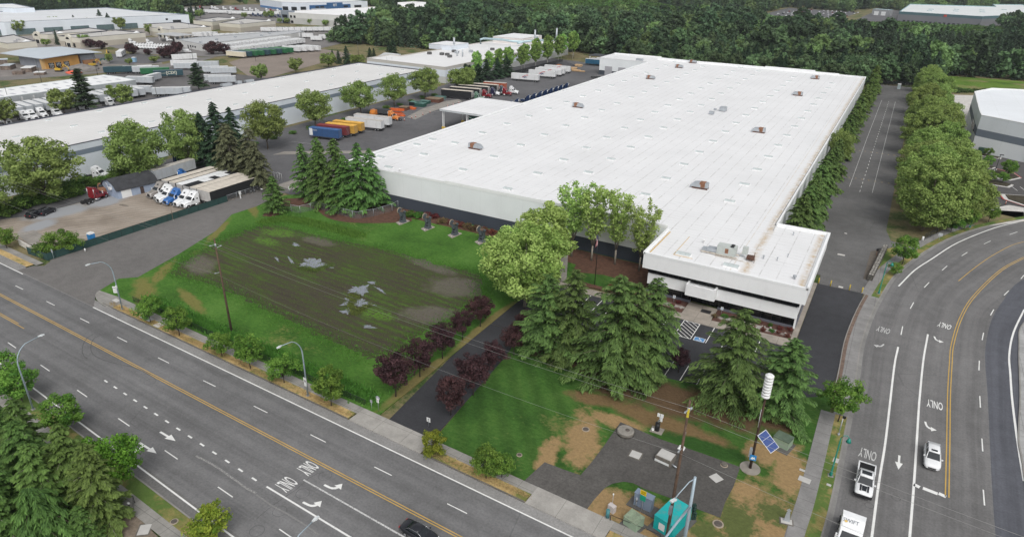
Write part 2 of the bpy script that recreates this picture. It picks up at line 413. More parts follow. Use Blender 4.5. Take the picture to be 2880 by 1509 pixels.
# skid marks, patches, saw cuts, worn paint drift
TYRE = M('tyre rubber smear', (.085,.084,.085), .9, .3, 1)
for rg, pts, wd in [('i',[(1010,595),(900,640),(862,720),(880,790),(960,840),(1090,880),(1300,930),(1470,1020)],.12),('i',[(905,590),(820,650),(783,730),(790,800),(830,840)],.12)]:
    mark(road, 'skid_mark', smooth_line([(*W(rg, *p), 0) for p in pts]), wd, TYRE, .014)
def ringcut(x, y, r, n=26): return [(x+r*math.cos(2*PI*k/n), y+r*math.sin(2*PI*k/n)) for k in range(n+1)]
for rg, a, b in [('n',655,770),('n',443,935),('n',225,1105),('n',10,1290),('i',1425,1055)]: mark(road, 'sensor_loop', ringcut(*W(rg,a,b), .85), .05, TYRE, .008)
mark(road, 'crack_seal', [W('n', *p) for p in [(0,1180),(120,1080),(250,985),(380,900),(500,790),(580,750),(620,745)]], .07, TYRE, .008)
mark(road, 'paint_spill', smooth_line([(*W('m', *p), 0) for p in [(1860,580),(1960,630),(2080,700),(2220,800),(2330,880),(2430,935)]]), .28, paint('spilled pale paint', (.42,.41,.39), 1.25), .009)
mark(road, 'paint_spill', [W('n', *p) for p in [(0,945),(150,1050),(300,1130),(430,1210),(600,1330)]], .22, paint('thin pale paint', (.3,.29,.28), 1.35), .009)

# ---- cross road (bends away north east)
KL = [(-6, 55.0), (.2, 57.2), (3.2, 61), (3.9, 70.2), (4.2, 78.2), (4.3, 94), (4.4, 108.9), (4.3, 124.3), (6, 144.2), (10, 165.9), (21.1, 195.2), (37.4, 219.2), (62, 243), (95, 262)]
KLs = [(q[0], q[1]) for q in smooth_line([(*p, 0) for p in KL], 5)]
KRp = [(24.5, 52), W('p',2430,820), W('p',2370,420), W('p',2385,0), W('l',2375,720), W('l',2420,500), (38, 163), (47, 182), (62, 201), (88, 220), (120, 236)]
KR = [(q[0], q[1]) for q in smooth_line([(*p, 0) for p in KRp], 5)]
mb = MB(); n = 70
def resample(pts, n):
    L = cumlen(pts); return [sub_line(pts, 0, L[-1]*k/(n-1))[-1] if k else pts[0] for k in range(n)]
A_ = resample(KLs, n); B_ = resample(KR, n); prev = None
for i in range(n):
    r = []
    for t in (0, .17, .34, .5, .67, .84, 1):
        p = (A_[i][0]+(B_[i][0]-A_[i][0])*t, A_[i][1]+(B_[i][1]-A_[i][1])*t); k = mb.V((*p, .004)); mb.uvs[k] = (t*22.5, i*3.0); r.append(k)
    if prev:
        for k in range(6): mb.F((prev[k], prev[k+1], r[k+1], r[k]))
    prev = r
xr = struct(mb.build('cross_road', ROAD2))
sheet('junction', [R_(-6, 55.4), R_(-6, 30), R_(60, 28), (60, 40), (24.5, 52), (26, 60), (3.5, 62)], .002, ROAD)
NB_ = [W('p',2160,1340), W('p',2085,0), W('l',2060,850), W('l',2075,650), W('l',2130,450), W('l',2230,290), W('l',2430,80), (47, 192), (72, 212), (108, 232)]
nbs = [(q[0], q[1]) for q in smooth_line([(*p, 0) for p in [(22.6, 60)]+NB_], 5)]; nb2 = resample(nbs, 50); kr2 = resample(KR, 50); mb = MB(); prev = None
for p, q in zip(nb2, kr2):
    a = mb.V((*p, .010)); c = mb.V((*q, .010)); mb.uvs[a] = (0, p[1]); mb.uvs[c] = (4.2, p[1])
    if prev: mb.F((prev[0], prev[1], c, a))
    prev = (a, c)
mb.build('new_lane', NEWA, xr)
sl_ = lambda rgpts, n=5: [(q[0], q[1]) for q in smooth_line([(*W(*p), 0) for p in rgpts], n)]
YL = sl_([('p',1700,970),('p',1712,400),('p',1718,0),('l',1735,880),('l',1752,700),('l',1830,450),('l',1960,240),('l',2210,0),('h',2430,1160)])+[(62, 213), (85, 229)]
for d in (-.2, .2): mark(xr, 'yellow_line', offset(YL, d), .14, PY)
YM = sl_([('l',1808,100),('l',1930,0),('h',2100,1160),('h',2300,1050),('h',2430,1010)]); mark(xr, 'yellow_line', YM, .14, PY)
EL = sl_([('l',1240,150),('l',1390,0),('h',1560,1170),('h',1800,1020),('h',2150,880),('h',2430,812)]); mark(xr, 'edge_line', EL, .3, PW)
ER = sl_([('p',2430,820),('p',2365,420),('p',2318,50),('l',2300,980),('l',2290,800),('l',2330,590),('l',2430,375)])+[(42, 174)]; mark(xr, 'edge_line', ER, .3, PW)
for pts in ([('l',1236,725),('l',1200,900),('l',1150,1330),('p',1110,480),('p',1050,850),('p',985,1350)], [('l',1518,605),('l',1475,850),('l',1440,1200),('p',1430,150),('p',1390,780),('p',1345,1350)]): mark(xr, 'lane_line', sl_(pts)+[W(pts[-1][0], pts[-1][1]-25, 1480)], .3, PW)
for rg, p, q in [('l',(1278,530),(1262,610)),('l',(1383,303),(1350,362)),('l',(1530,113),(1483,162)),('h',(1700,1240),(1652,1282)),('h',(1893,1110),(1838,1145)),('h',(2113,1003),(2050,1032)),('h',(2367,918),(2293,942)),('l',(2285,192),(2240,236)),('l',(2143,370),(2112,425)),('l',(2046,590),(2032,660)),('l',(2006,855),(2002,947)),('l',(2010,1190),(2016,1300)),('p',(2030,415),(2038,537)),('p',(2043,900),(2055,1050)),('l',(2430,45),(2400,80))]:
    a, b_ = W(rg, *p), W(rg, *q); mark(xr, 'lane_dash', [a, b_], .16, PW, .016)
for a, b_ in (((1385,850),(1440,878)),((1470,885),(1610,940)),((1620,935),(1690,968))): mark(xr, 'stop_bar', [W('p', *a), W('p', *b_)], .62, PW)
SOUTH = -PI/2
for rg, a, b_, sh, mt in [('p',1247,575,ARROW_S,PW),('p',1525,262,ARROW_L,PW),('l',1605,630,ARROW_L,PW)]:
    x, y = W(rg, a, b_); decal(xr, 'turn_arrow' if sh is ARROW_L else 'lane_arrow', sh, x, y, SOUTH+(.12 if sh is ARROW_L else 0), mt, 1.15)
decal(xr, 'turn_arrow', [(-p[0], p[1]) for p in ARROW_L], *W('l',1075,690), SOUTH-.25, PWW, 1.1)
for rg, a, b_, dr, mt in [('p',1582,95,0,PW),('l',1675,525,-.2,PW),('l',1095,565,-.15,PWW),('p',945,565,-.05,PWW)]: road_word(xr, 'ONLY', *W(rg,a,b_), SOUTH+dr, 2.2, 2.3, mt)
for rg, a, b_ in [('p',960,1050),('p',1215,980)]: mark(xr, 'oil_stain', ringcut(*W(rg,a,b_), .5), .06, TYRE, .02)

# ---- kerbs and pavements
def kerb(name, pts, w=.18, z=.14, mat=None): 
    mb = MB(); A = offset(pts, w)
    for i in range(len(pts)-1): 
        a, b_, c, d = pts[i], pts[i+1], A[i+1], A[i]
        mb.poly([(*a, -.05), (*b_, -.05), (*b_, z), (*a, z)]); mb.poly([(*a, z), (*b_, z), (*c, z), (*d, z)])
    return struct(mb.build(name, mat or KERB))
def strip(name, pts, w0, w1, z, mat): return struct(ribbon(MB(), pts, w0, w1, z).build(name, mat))
uN = lambda a, b_, v=55.52: [R_(u, v) for u in np.linspace(a, b_, 14)]
kerb('kerb', uN(-127.2, -62, 55.5), mat=KERBD); kerb('kerb', uN(-48, -31.5, 55.5), mat=KERBD); kerb('kerb', uN(-20.5, -7, 55.5), mat=KERBD); kerb('kerb', uN(-330, -157, 55.5))
for a, b_ in ((-126.5, -62), (-48, -31.5), (-20.5, -6)): strip('verge', uN(a, b_, 55.68), 1.5, 0, .13, VERGE)
strip('verge', uN(-330, -157, 55.68), 1.5, 0, .13, VERGE)
strip('pavement', uN(-330, -156, 57.18), 1.5, 0, .135, WALK)
strip('pavement', uN(-127.8, -4, 57.18), 1.55, 0, .135, WALK)
sheet('drive_apron', [R_(-61.7, 55.45), R_(-48.3, 55.45), R_(-48.3, 58.75), R_(-61.7, 58.75)], .14, APRON, .15)
sheet('drive_apron', [R_(-31.4, 55.45), R_(-20.6, 55.45), R_(-20.6, 58.75), R_(-31.4, 58.75)], .14, APRON, .15)
crn = [W('i', *p) for p in [(990,340),(940,305),(912,270),(905,240),(920,212),(945,195),(985,150),(1040,110)]]
sheet('pavement_corner', [R_(-124, 55.6)]+crn[:6]+[R_(-127.5, 58.7), R_(-124, 58.7)], .132, WALK, .15)
kl2 = [p for p in KLs if p[1] > 60]; kerb('kerb', kl2, .22)
iy = lambda y: min(range(len(KLs)), key=lambda i: abs(KLs[i][1]-y))
seg = lambda a, b_: KLs[iy(a):iy(b_)+1]
strip('verge', seg(60, 97), 1.85, .2, .125, grass('kerbside grass', (.15,.15,.05), (.28,.23,.09), (.42,.32,.14), (.10,.16,.04), .45, .12))
strip('verge', seg(145, 260), 1.7, .2, .125, MATS['kerbside grass'])
strip('pavement', seg(60, 98), 3.9, 1.85, .13, WALK2); strip('pavement', seg(98, 146), 2.15, .2, .131, WALK2); DE = seg(103, 151); strip('pavement', seg(146, 205), 3.7, 1.7, .13, WALK2)
strip('gutter', [p for p in KLs if p[1] > 62], .0, -.55, .016, concrete('gutter concrete', (.235,.23,.222), 0))
krs = [p for p in KR if p[1] > 52]; krr = krs[::-1]; kerb('kerb', krr, .2)
strip('pavement', krr, 3.2, .2, .13, concrete('far pavement concrete', (.36,.36,.355), 1.6)); strip('verge', krr, 8, 3.2, .12, LAWN2)

# ---- lawns, beds, yards
sheet('access_drive', [R_(-157, 53.9), R_(-127.3, 53.9), W('i',905,250), W('i',945,195), W('i',1130,80), W('e',1310,1350), W('e',1700,1130), W('e',2050,910), W('e',2200,755), W('f',0,680), W('f',90,640), (-147, 125), (-147, 146), (-154.6, 146), (-154.4, 66), W('e',480,1195), W('e',420,1240), W('e',310,1240)], .006, DRIVE)
sheet('yard', [(-206, 60), (-187, 66), (-187, 128), (-131, 126), (-130.6, 388), (-160.8, 388), (-160.8, 425), (-235, 440), (-213, 290), (-204, 100)], -.004, YARD)
sheet('concrete_strip', [(-181.5, 153.3), (-154.2, 174.4), (-154.2, 178.5), (-181.5, 158.5)], .004, OLDC)
sheet('concrete_strip', [(-154.5, 130), (-131, 130), (-131, 214), (-154.5, 206)], .010, OLDC)
sheet('concrete_strip', [W('G', *p) for p in [(1160,610),(1330,520),(1600,430),(1760,405),(1800,430),(1640,480),(1420,560),(1260,640)]], .0075, OLDC)
PAINTW = PW
ys = struct(MB().box(-.1,.1,-.1,.1,-.3,-.25).build('stall_markings', PW))
for k in range(34):
    y = 172+k*4.2
    if 214 < y < 300 or k % 3 == 0: mark(ys, 'stall_line', [(-190, y-2.2), (-176, y)], .12, PWW, .009)
gl = sheet('gravel_lot', [(-187, 78), (-186.5, 95), (-188.5, 114), (-180, 124), (-154.6, 124), (-154.5, 66.2), (-160, 66.8), (-172, 68.2), (-183, 69.4), (-191, 72)], .012, None)
b = NB('lot gravel'); o = b.obj()
col = b.ramp(b.noise(o, .12, 5, .6), (.3, (.225,.19,.155)), (.55, (.315,.27,.225)), (.75, (.39,.345,.295)))
wv = b.n('ShaderNodeTexWave', wave_type='RINGS', rings_direction='Z'); b.put(wv.inputs['Vector'], b.map(o, (1, .55, 1), .6, (-118, 118, 0))); wv.inputs['Scale'].default_value = .22; wv.inputs['Distortion'].default_value = 9; wv.inputs['Detail'].default_value = 3; wv.inputs['Detail Scale'].default_value = .7
col = b.mix(.5, col, b.ramp(wv.outputs[0], (.3, .82), (.8, 1.1)), 'MULTIPLY'); col = b.mix(1, col, b.ramp(b.noise(o, 4, 4, .7), (.3, .8), (.7, 1.14)), 'MULTIPLY')
col = b.mix(blobs(b, o, [(-184, 84, 5, 8, -.1), (-182, 95, 4, 6, 0), (-178, 76, 3, 5, .4)], .5, .2), col, (.30,.31,.325)); col = b.mix(b.math('MULTIPLY', blobs(b, o, [W('e',1170,665)+(1.9, .5, .1)], .7, .8), .7), col, (.09,.08,.07))
gl.data.materials.clear(); gl.data.materials.append(b.out(col, .95, 0, .15))
sheet('lot_slab', [W('e', *p) for p in [(160,940),(320,900),(400,945),(340,1060),(290,1050)]], .05, OLDC, .1)
# north lawn with boggy field
NL = [W('i',945,195), W('i',1130,82), W('e',1310,1350), W('e',1700,1130), W('e',2050,910), W('e',2200,755), W('f',0,680), W('f',90,640), W('f',270,575), (-140, 131), (-131, 134.2), (-37.5, 134.2), (-37.5, 118.2), (-57, 116.5), (-56.6, 60.9), R_(-57.2, 58.75), R_(-126.5, 58.75)]
sheet('north_lawn', NL, .10, over(grass('rough lawn', (.034,.085,.014), (.06,.15,.022), (.10,.205,.04), (.2,.19,.07), .02, .05), [([(-122,67,9,2.2,-.5),(-128,75,6,1.4,-.95),(-138,97,8,1.1,-1.0),(-143,112,6,1.2,-.6),(-112,70,7,1.2,-.3)], (.17,.165,.05), .9, .35), ([(-57.2,72,1.2,10,0),(-57.2,92,1.2,12,0)], (.2,.17,.065), .6, .3)]), .2)
FP = [W('Z', *p) for p in [(428,690),(470,655),(560,605),(645,572),(700,568),(770,585),(850,605),(950,622),(1050,650),(1130,672),(1200,690),(1205,745),(1130,800),(1040,850),(970,893),(920,898),(845,862),(700,795),(560,728),(490,705)]]
fs = [(q[0]+random.gauss(0, .35), q[1]+random.gauss(0, .35)) for q in smooth_line([(*p, 0) for p in FP+[FP[0]]], 10)[:-1]]
b = NB('boggy field soil'); o = b.obj(); r_ = b.map(o, (1, 1, 1), DA+.02)
st = b.noise(b.map(r_, (.10, 1.1, 1)), 1.0, 5, .7); pa = b.noise(o, .07, 4, .6); cl = b.noise(o, 1.7, 4, .75)
rw = b.math('MULTIPLY', b.math('SINE', b.math('ADD', b.math('MULTIPLY', b.sep(r_)[1], 3.6), b.math('MULTIPLY', pa, 9))), .035)
f = b.math('ADD', b.math('ADD', b.math('ADD', b.math('MULTIPLY', st, .42), rw), b.math('MULTIPLY', pa, .26)), b.math('MULTIPLY', cl, .32))
col = b.ramp(f, (.35, (.034,.027,.020)), (.45, (.060,.049,.036)), (.50, (.055,.056,.026)), (.545, (.050,.080,.016)), (.64, (.075,.135,.02)))
k1 = blobs(b, o, [W('j',1900,160)+(6.5, 4.5, .3), W('j',1700,430)+(7, 3.5, .4), W('f',1650,1230)+(8, 2.0, -.2), W('f',600,1010)+(5, 2, 0), W('e',1900,1230)+(6, 3, -.5)], .7, .35)
col = b.mix(b.math('MULTIPLY', k1, .75), col, b.mix(cl, (.075,.065,.055), (.20,.175,.15)))
k2 = blobs(b, o, [W('f',230,930)+(5, 2.6, .2), W('f',100,1010)+(4, 1.6, 0), W('j',1150,420)+(4, 1.8, 0), W('f',730,960)+(1.6, 1, 0)], .9, .5); col = b.mix(b.math('MULTIPLY', k2, b.ramp(cl, (.42, 0.0), (.52, 1.0))), col, (.09,.19,.02))
b.bump(cl, .3, .8)
sheet('boggy_field', fs, .106, b.out(col, .9, 0, .3))
wb = NB('standing water'); wo = wb.obj(); WATER = wb.out((.52,.54,.60), .05, .9); wb.bump(wb.noise(wo, 1.2, 3), .02, .25)
for (rg, a, b_), rx, ry, rot, nn in [(('f',555,1225),4.2,2.6,-.1,1),(('f',380,1043),1.5,.7,-.3,2),(('j',985,190),2.4,2.2,-.5,3),(('j',955,310),3.4,2.0,.25,4),(('j',890,390),1.7,1.5,.6,5),(('f',330,1190),2.4,.35,-.5,6),(('f',200,1180),1.6,.3,-.5,7),(('j',1075,540),1.4,.6,.2,8),(('j',1180,190),2.2,.35,-.35,9),(('j',1100,120),1.0,.7,0,10)]:
    x, y = W(rg, a, b_); rr = random.Random(nn); ph = [rr.uniform(0, 6.28) for _ in range(6)]; pts = []; rx *= .82; ry *= .82
    for k in range(90):
        t = 2*PI*k/90; q = 1+.22*math.sin(3*t+ph[0])+.15*math.sin(5*t+ph[1])+.13*math.sin(9*t+ph[2])+.13*math.sin(17*t+ph[3])+rr.uniform(-.10, .10)
        px, py = rx*q*math.cos(t), ry*q*math.sin(t); pts.append((x+px*math.cos(rot)-py*math.sin(rot), y+px*math.sin(rot)+py*math.cos(rot)))
    sheet('puddle', pts, .1125+nn*.0008, WATER)
# mulch beds
bed = lambda name, pts, z=.115, mat=MULCH: sheet(name, [(q[0], q[1]) for q in smooth_line([(*p, 0) for p in pts+[pts[0]]], 4)[:-1]], z, mat)
bed('mulch_bed', [(-131, 134), (-144, 121), (-139, 118.5), (-131, 121.5), (-122, 118), (-114, 119), (-104, 125.6), (-103, 129), (-112, 134)], .118, DUFF if False else MULCH)
bed('mulch_bed', [W('f',60,770), W('f',100,730), W('f',200,705), W('f',245,740), W('f',160,775)], .12)
bed('mulch_bed', [W('f', *p) for p in [(1350,730),(1420,700),(1700,740),(2000,850),(2350,930),(2430,1010),(2250,970),(1900,890),(1500,795)]], .122)
sheet('mulch_bed', [(-60, 126.5), (-54.5, 126), (-53.6, 122.2), (-47, 123.8), (-38.2, 124), (-38, 116.9), (-37.4, 116.9), (-37.4, 134), (-60, 134)], .119, MULCH)
sheet('mulch_bed', [(-51, 117.0), (-38, 117.0), (-38, 118.6), (-51, 118.6)], .125, MULCH)
sheet('court_lawn', [(-52.5, 118.7), (-38.2, 118.6), (-38.3, 123.9), (-47, 124.2), (-53, 122.3)], .128, LAWN2)
sheet('garden_path', [(-59.6, 129.2), (-58.4, 130.0), (-52.4, 116.6), (-54.4, 116.4)], .131, OLDC)
# front drive + office car park + truck lane
sheet('front_drive', [R_(-56.9, 58.75), R_(-48.7, 58.75), (-48.6, 84), (-50.0, 93.1), (-57, 93.1), (-56.7, 80)], .016, DARK)
cpk = sheet('car_park', [(-58, 93.2), (-22, 93.1), (-8, 95.2), (-.3, 100.6), (1.4, 107), (1.55, 120), (2.9, 145.1), (-6.1, 145.1), (-6.2, 117), (-7.2, 113.9), (-57, 113.9)], .02, DARK)
for x in (-53.7, -51, -48.3, -45.5, -42.7, -40, -37.3, -34.6, -31.8, -28.9, -26, -23.0, -20.25, -17.4, -14.7, -11.9): mark(cpk, 'stall_line', [(x, 107.5), (x, 113.9)], .13, PW, .03)
for x in (-45, -42.3, -39.5, -36.8, -34, -31.3, -28.5, -26, -23.3, -20.7, -18, -15.2): mark(cpk, 'stall_line', [(x, 93.5), (x, 98.6)], .12, PW, .03)
mark(cpk, 'stall_line', [(-26, 107.5), (-23.0, 107.5)], .13, PW, .03); mark(cpk, 'stall_line', [(-26, 113.8), (-23.0, 113.8)], .13, PW, .03)
for k in range(8):
    y0 = 106.2+k*1.05; a, b_ = (-26, y0+2.6), (-23.0, y0)
    if y0 < 107.5: a, b_ = ((-26, y0+2.6), (-26+(y0+2.6-107.5)/2.6*3.0, 107.5))
    if a[1] > 113.8: a = (-26+(a[1]-113.8)/2.6*3.0, 113.8)
    mark(cpk, 'hatch_line', [a, b_], .13, PW, .031)
BLUEP = M('blue ground paint', (.07,.24,.5), .6, .1, 2)
ax, ay = W('k',1778,656)
ap = MB().poly([(ax-1, ay-.72, .030), (ax+1, ay-.72, .030), (ax+1, ay+.72, .030), (ax-1, ay+.72, .030)]).build('access_symbol', PW, cpk)
MB().poly([(ax-.88, ay-.62, .036), (ax+.88, ay-.62, .036), (ax+.88, ay+.62, .036), (ax-.88, ay+.62, .036)]).build('symbol_field', BLUEP, ap)
mb = MB(); ribbon(mb, [(ax-.05+.36*math.cos(t), ay-.12+.34*math.sin(t)) for t in np.linspace(-2.9, .9, 16)], .05, -.05, .042); ribbon(mb, [(ax-.1, ay+.34), (ax-.02, ay-.02), (ax+.3, ay-.05), (ax+.42, ay-.36), (ax+.55, ay-.33)], .055, -.055, .0425)
mb.poly([(ax-.1+.1*math.cos(2*PI*k/10), ay+.46+.1*math.sin(2*PI*k/10), .043) for k in range(10)]); mb.build('wheelchair_mark', PW, ap)
ln = sheet('truck_lane', [(-6.1, 145.1), (2.6, 145.1), (3.2, 152), (2.4, 160), (4, 174), (12, 176), (9, 180.5), (6.4, 181.5), (5, 189), (5.6, 300), (6, 452), (-12, 452), (-13.3, 400), (-13.3, 150), (-6.1, 150)], .008, LANEA)
mark(ln, 'lane_line', [(-7.0, 225), (-7.2, 300), (-7.1, 397)], .14, PWW, .02); mark(ln, 'lane_line', [(-.4, 222), (-.6, 300), (-.8, 396)], .13, PWW, .02)
for k in range(36): mark(ln, 'lane_dash', [(-3.75, 221+k*4.9), (-3.76, 223.2+k*4.9)], .13, PW, .02)
for y in (236, 276): 
    for k in range(20): mark(ln, 'speed_strip', [(-13+k*.95, y-.01*k), (-12.5+k*.95, y-.01*k)], .3, PY if k % 2 else TYRE, .03)
for x, y, a, b_ in [(-3.4, 165, 1.6, .9), (-1.6, 144.4+1.5, .9, .8)]: mark(ln, 'utility_cover', [(x-a/2, y), (x+a/2, y)], b_, PALEC, .02)
mark(ln, 'drain_cover', [(-4.2, 180.8), (-3.6, 180.8)], .6, PALEC, .02)
strip('dirt_edge', DE, 2.75, 2.13, .12, M('reddish dirt edge', (.15,.105,.082), .95, .3, 1.2)); strip('lane_kerb', DE, 2.88, 2.72, .15, KERB)
sheet('dirt_edge', [(2.2, 153), (3.4, 153), (4.6, 174), (2.5, 171)], .05, M('grey dirt', (.14,.12,.10), .95, .3, 1.2), .1)
sheet('lane_verge', [(3.2, 150), (5.8, 150), (9.5, 168), (8, 178), (5.5, 174.5), (4.6, 160)], .11, MATS['kerbside grass'], .2)
# building-side walk
sheet('front_walk', [(-58, 113.95), (-7.1, 113.95), (-6.3, 117), (-6.0, 145), (-5.0+.2, 145), (-7.2, 145), (-7.25, 117.0), (-20.2, 116.6), (-20.2, 121.5), (-26.8, 121.5), (-26.8, 116.4), (-58, 116.3)][:3]+[(-6.15, 145), (-7.25, 145), (-7.25, 116.9), (-21.6, 116.3), (-21.6, 121.6), (-27.3, 121.6), (-27.3, 116.2), (-58, 116.2)], .13, concrete('walkway aggregate', (.33,.295,.255), 3.05), .16)
for x0, x1 in ((-37.3, -27.4), (-21.5, -7.3)): sheet('planting_bed', [(x0, 116.3), (x1, 116.3), (x1, 121.3), (x0, 121.3)], .128, over(M('bed bark %d' % x0, (.115,.055,.042), .95, .3, 1.0, fine=.4), [([((x0+x1)/2, 118.4, abs(x1-x0)/2.1, .9, 0)], (.36,.34,.31), .8, .6)]), .1)
# south-east lawn, paved utility yard
SEL = [R_(-48.5, 58.75), R_(-31.4, 58.78), R_(-20.6, 58.78), R_(-3, 58.78), (1.1, 62), (1.6, 78), (1.65, 98), (1.2, 106.8), (-.3, 100.5), (-8, 95.1), (-22, 93.0), (-50, 93.0), (-48.6, 84)]
sheet('south_lawn', SEL, .10, over(MATS['front lawn'], [
    ([(-28.2, 71.5, 2.6, 6.5, .35), (-25.5, 77.8, 4.5, 1.6, 0), (-20, 61.5, 3.5, 3.6, 0), (-14, 61.2, 9, 4.4, 0), (-3.5, 66, 5.5, 10, 0), (-6, 61, 6, 3.5, 0), (-1.6, 80.5, 2.4, 6.5, .2), (-5.2, 82, 2.6, 3.0, 0), (-5.5, 73.3, 1.8, 2.6, 0), (-38, 59.6, 12, .6, -.03), (-30.8, 65.5, 1.4, 5, .2)], (.30,.205,.10), .95, .5), ([(-5.5, 67, 2.6, 4, .3), (-2, 71, 2.2, 2.2, 0), (-8.5, 63.6, 2.4, 1.6, 0), (-1.2, 62, 1.6, 3, 0)], (.10,.12,.04), 1.3, .9), ([(-19, 81.2, 10, 2.2, -.05), (-30, 81.5, 5, 1.8, .2)], (.17,.115,.055), .8, .3),
    ([(-39, 89.5, 7, 2.8, 0), (-29, 87, 6, 4.2, 0), (-21, 87.5, 8, 4.6, -.1), (-13, 89, 8, 4.5, 0), (-6, 91, 4, 4, 0)], (.11,.072,.04), .7, .3),
    ([(-12.6, 79.0, 6.6, 1.7, .03)], (.03,.08,.016), .6, .4)]), .2)
mpad = [W('o', *p) for p in [(105,832),(310,645),(480,712),(650,770),(760,640),(880,480),(1030,265),(1400,425),(1800,560),(2165,692),(2100,880),(2020,1030),(1975,1172),(1740,1085),(1500,985),(1260,900),(1150,845),(1060,830),(950,850),(880,890),(780,1000),(702,1105)]]
sheet('service_yard', mpad, .125, asphalt('worn service asphalt', (.098,.093,.087), .3, .3, False))
# right hand neighbour's plot
sheet('neighbour_lot', [(18.5, 214), (60, 246), (90, 262), (90, 300), (43, 300), (28.5, 292), (28.2, 340.5), (19, 340), (16, 300), (15.5, 240)], .002, asphalt('neighbour asphalt', (.092,.088,.088), .15, .18, False, False))
sheet('neighbour_slab', [(19, 340.5), (28, 341), (28.2, 312), (30, 312), (30, 370), (90, 392), (90, 452), (43.5, 448), (20, 436)], .008, PALEC)
sheet('driveway_apron', [W('h', *p) for p in [(2010,705),(2060,690),(2200,680),(2290,665),(2430,690),(2430,795),(2130,842),(2060,868)]]+[(50, 231.6)], .07, PALEC)
# ================================================================== BUILDINGS
def membrane(name, c=(.745,.748,.755), dx=3.05, dy=1.6, stain=.62, rot=0.0, rust=False, dirt=.5):
    b = NB(name); o = b.map(b.obj(), (1, 1, 1), rot)
    col = b.ramp(b.noise(o, .06, 5, .6), (.3, sca(c, .93)), (.7, sca(c, 1.03)))
    x, y, _ = b.sep(o)[:3]
    def line(v, per, wdt):
        fr = b.math('FRACT', b.math('DIVIDE', v, per)); return b.math('LESS_THAN', fr, wdt/per)
    nz = b.noise(b.map(o, (1, .35, 1)), .9, 5, .75); nz2 = b.noise(b.map(o, (.35, 1, 1)), 1.1, 5, .75)
    l1 = b.math('MULTIPLY', line(x, dx, .22), b.ramp(nz, (.45, .06), (.62, stain))); l2 = b.math('MULTIPLY', line(y, dy, .16), b.ramp(nz2, (.46, .03), (.66, stain*.8)))
    col = b.mix(b.math('MAXIMUM', l1, l2), col, (.33, .32, .30))
    sp = b.noise(b.map(o, (1, .5, 1)), 1.6, 6, .8); col = b.mix(b.ramp(sp, (.62, 0.0), (.74, dirt*.6)), col, (.42, .41, .39))
    bg_ = b.noise(o, .15, 6, .7); col = b.mix(b.ramp(bg_, (.5, 0.0), (.75, dirt*.3)), col, (.62, .61, .59))
    if rust:
        wx, wy, _ = b.sep(b.obj())[:3]
        e1 = b.math('SUBTRACT', 1, b.math('MULTIPLY', b.math('ABSOLUTE', b.math('ADD', wx, 17.9)), .8), True)
        e2 = b.math('MULTIPLY', b.math('SUBTRACT', 1, b.math('MULTIPLY', b.math('ABSOLUTE', b.math('ADD', wx, 7.6)), 1.0), True), b.math('LESS_THAN', wy, 150))
        e3 = b.math('SUBTRACT', 1, b.math('MULTIPLY', b.math('ABSOLUTE', b.math('ADD', wx, 20.4)), 6), True)
        rn = b.noise(b.obj(), .8, 6, .75); k = b.math('MULTIPLY', b.math('MAXIMUM', b.math('MAXIMUM', e1, e2), b.math('MULTIPLY', e3, .6)), b.ramp(rn, (.38, 0.0), (.6, 1.0)))
        col = b.mix(k, col, b.mix(rn, (.30, .22, .15), (.66, .52, .33)))
    MATS[name] = b.out(col, .6, 0, .3); return MATS[name]
ROOF = membrane('white roof membrane', rust=True)
ROOF2 = membrane('weathered white roof', (.66,.655,.645), 2.6, 6, .55, -.033, dirt=.8)
ROOF3 = membrane('far white roof', (.76,.77,.78), 6, 9, .25, 0, dirt=.8)
TANROOF = membrane('tan grey roof', (.50,.485,.46), 5, 8, .3, 0, dirt=.6)
GREYROOF = membrane('grey flat roof', (.44,.45,.46), 5, 8, .3, 0, dirt=.6)
def panel(name, c, per=6.1, axis=0, var=.05):
    b = NB(name); o = b.obj(); col = b.ramp(b.noise(o, .12, 4, .6), (.3, sca(c, 1-var)), (.7, sca(c, 1+var)))
    gm = b.n('ShaderNodeNewGeometry'); nx = b.math('ABSOLUTE', b.sep(gm.outputs['Normal'])[0]); s = b.sep(o)
    v = b.mix(b.math('GREATER_THAN', nx, .7), s[0], s[1]); fr = b.math('FRACT', b.math('DIVIDE', v, per))
    col = b.mix(b.math('MULTIPLY', b.math('LESS_THAN', fr, .09/per), .16), col, sca(c, .4))
    st = b.noise(b.map(o, (1.4, 1.4, .12)), .7, 5, .7); col = b.mix(b.ramp(st, (.55, 0.0), (.85, .12)), col, sca(c, .7))
    MATS[name] = b.out(col, .75, 0, .3); return MATS[name]
WHITEW = panel('white painted panel', (.74,.77,.78)); DARKW = panel('charcoal painted panel', (.050,.060,.078), var=.12)
GREYB = panel('blue grey band', (.19,.235,.29)); WHITEW2 = panel('pale blue white panel', (.66,.71,.77), 7.3); WHITEB = M('bright white fascia', (.80,.81,.815), .6, .03, .3, dirt=(.5,.5,.5), dirtamt=.2)
GLASSD = M('dark tinted glass', (.008,.010,.012), .12, .2, .3, spec=.5); GLASSB = M('black window glass', (.012,.015,.018), .2, .2, 1)
ALU = M('dull aluminium', (.42,.43,.44), .45, .1, 1, .7); GALV = M('galvanised steel', (.44,.47,.50), .5, .12, 1, .5); RUST = M('rusty sheet metal', (.24,.115,.065), .85, .35, 2)
DOMEM = M('skylight dome', (.47,.52,.52), .25, .12, .8); CURB = M('white curb', (.78,.78,.78), .6, .06, 1); BLACKM = M('black metal', (.014,.014,.016), .5, .2, 1); WHITEM = M('white enamel', (.72,.73,.73), .45, .05, 1)
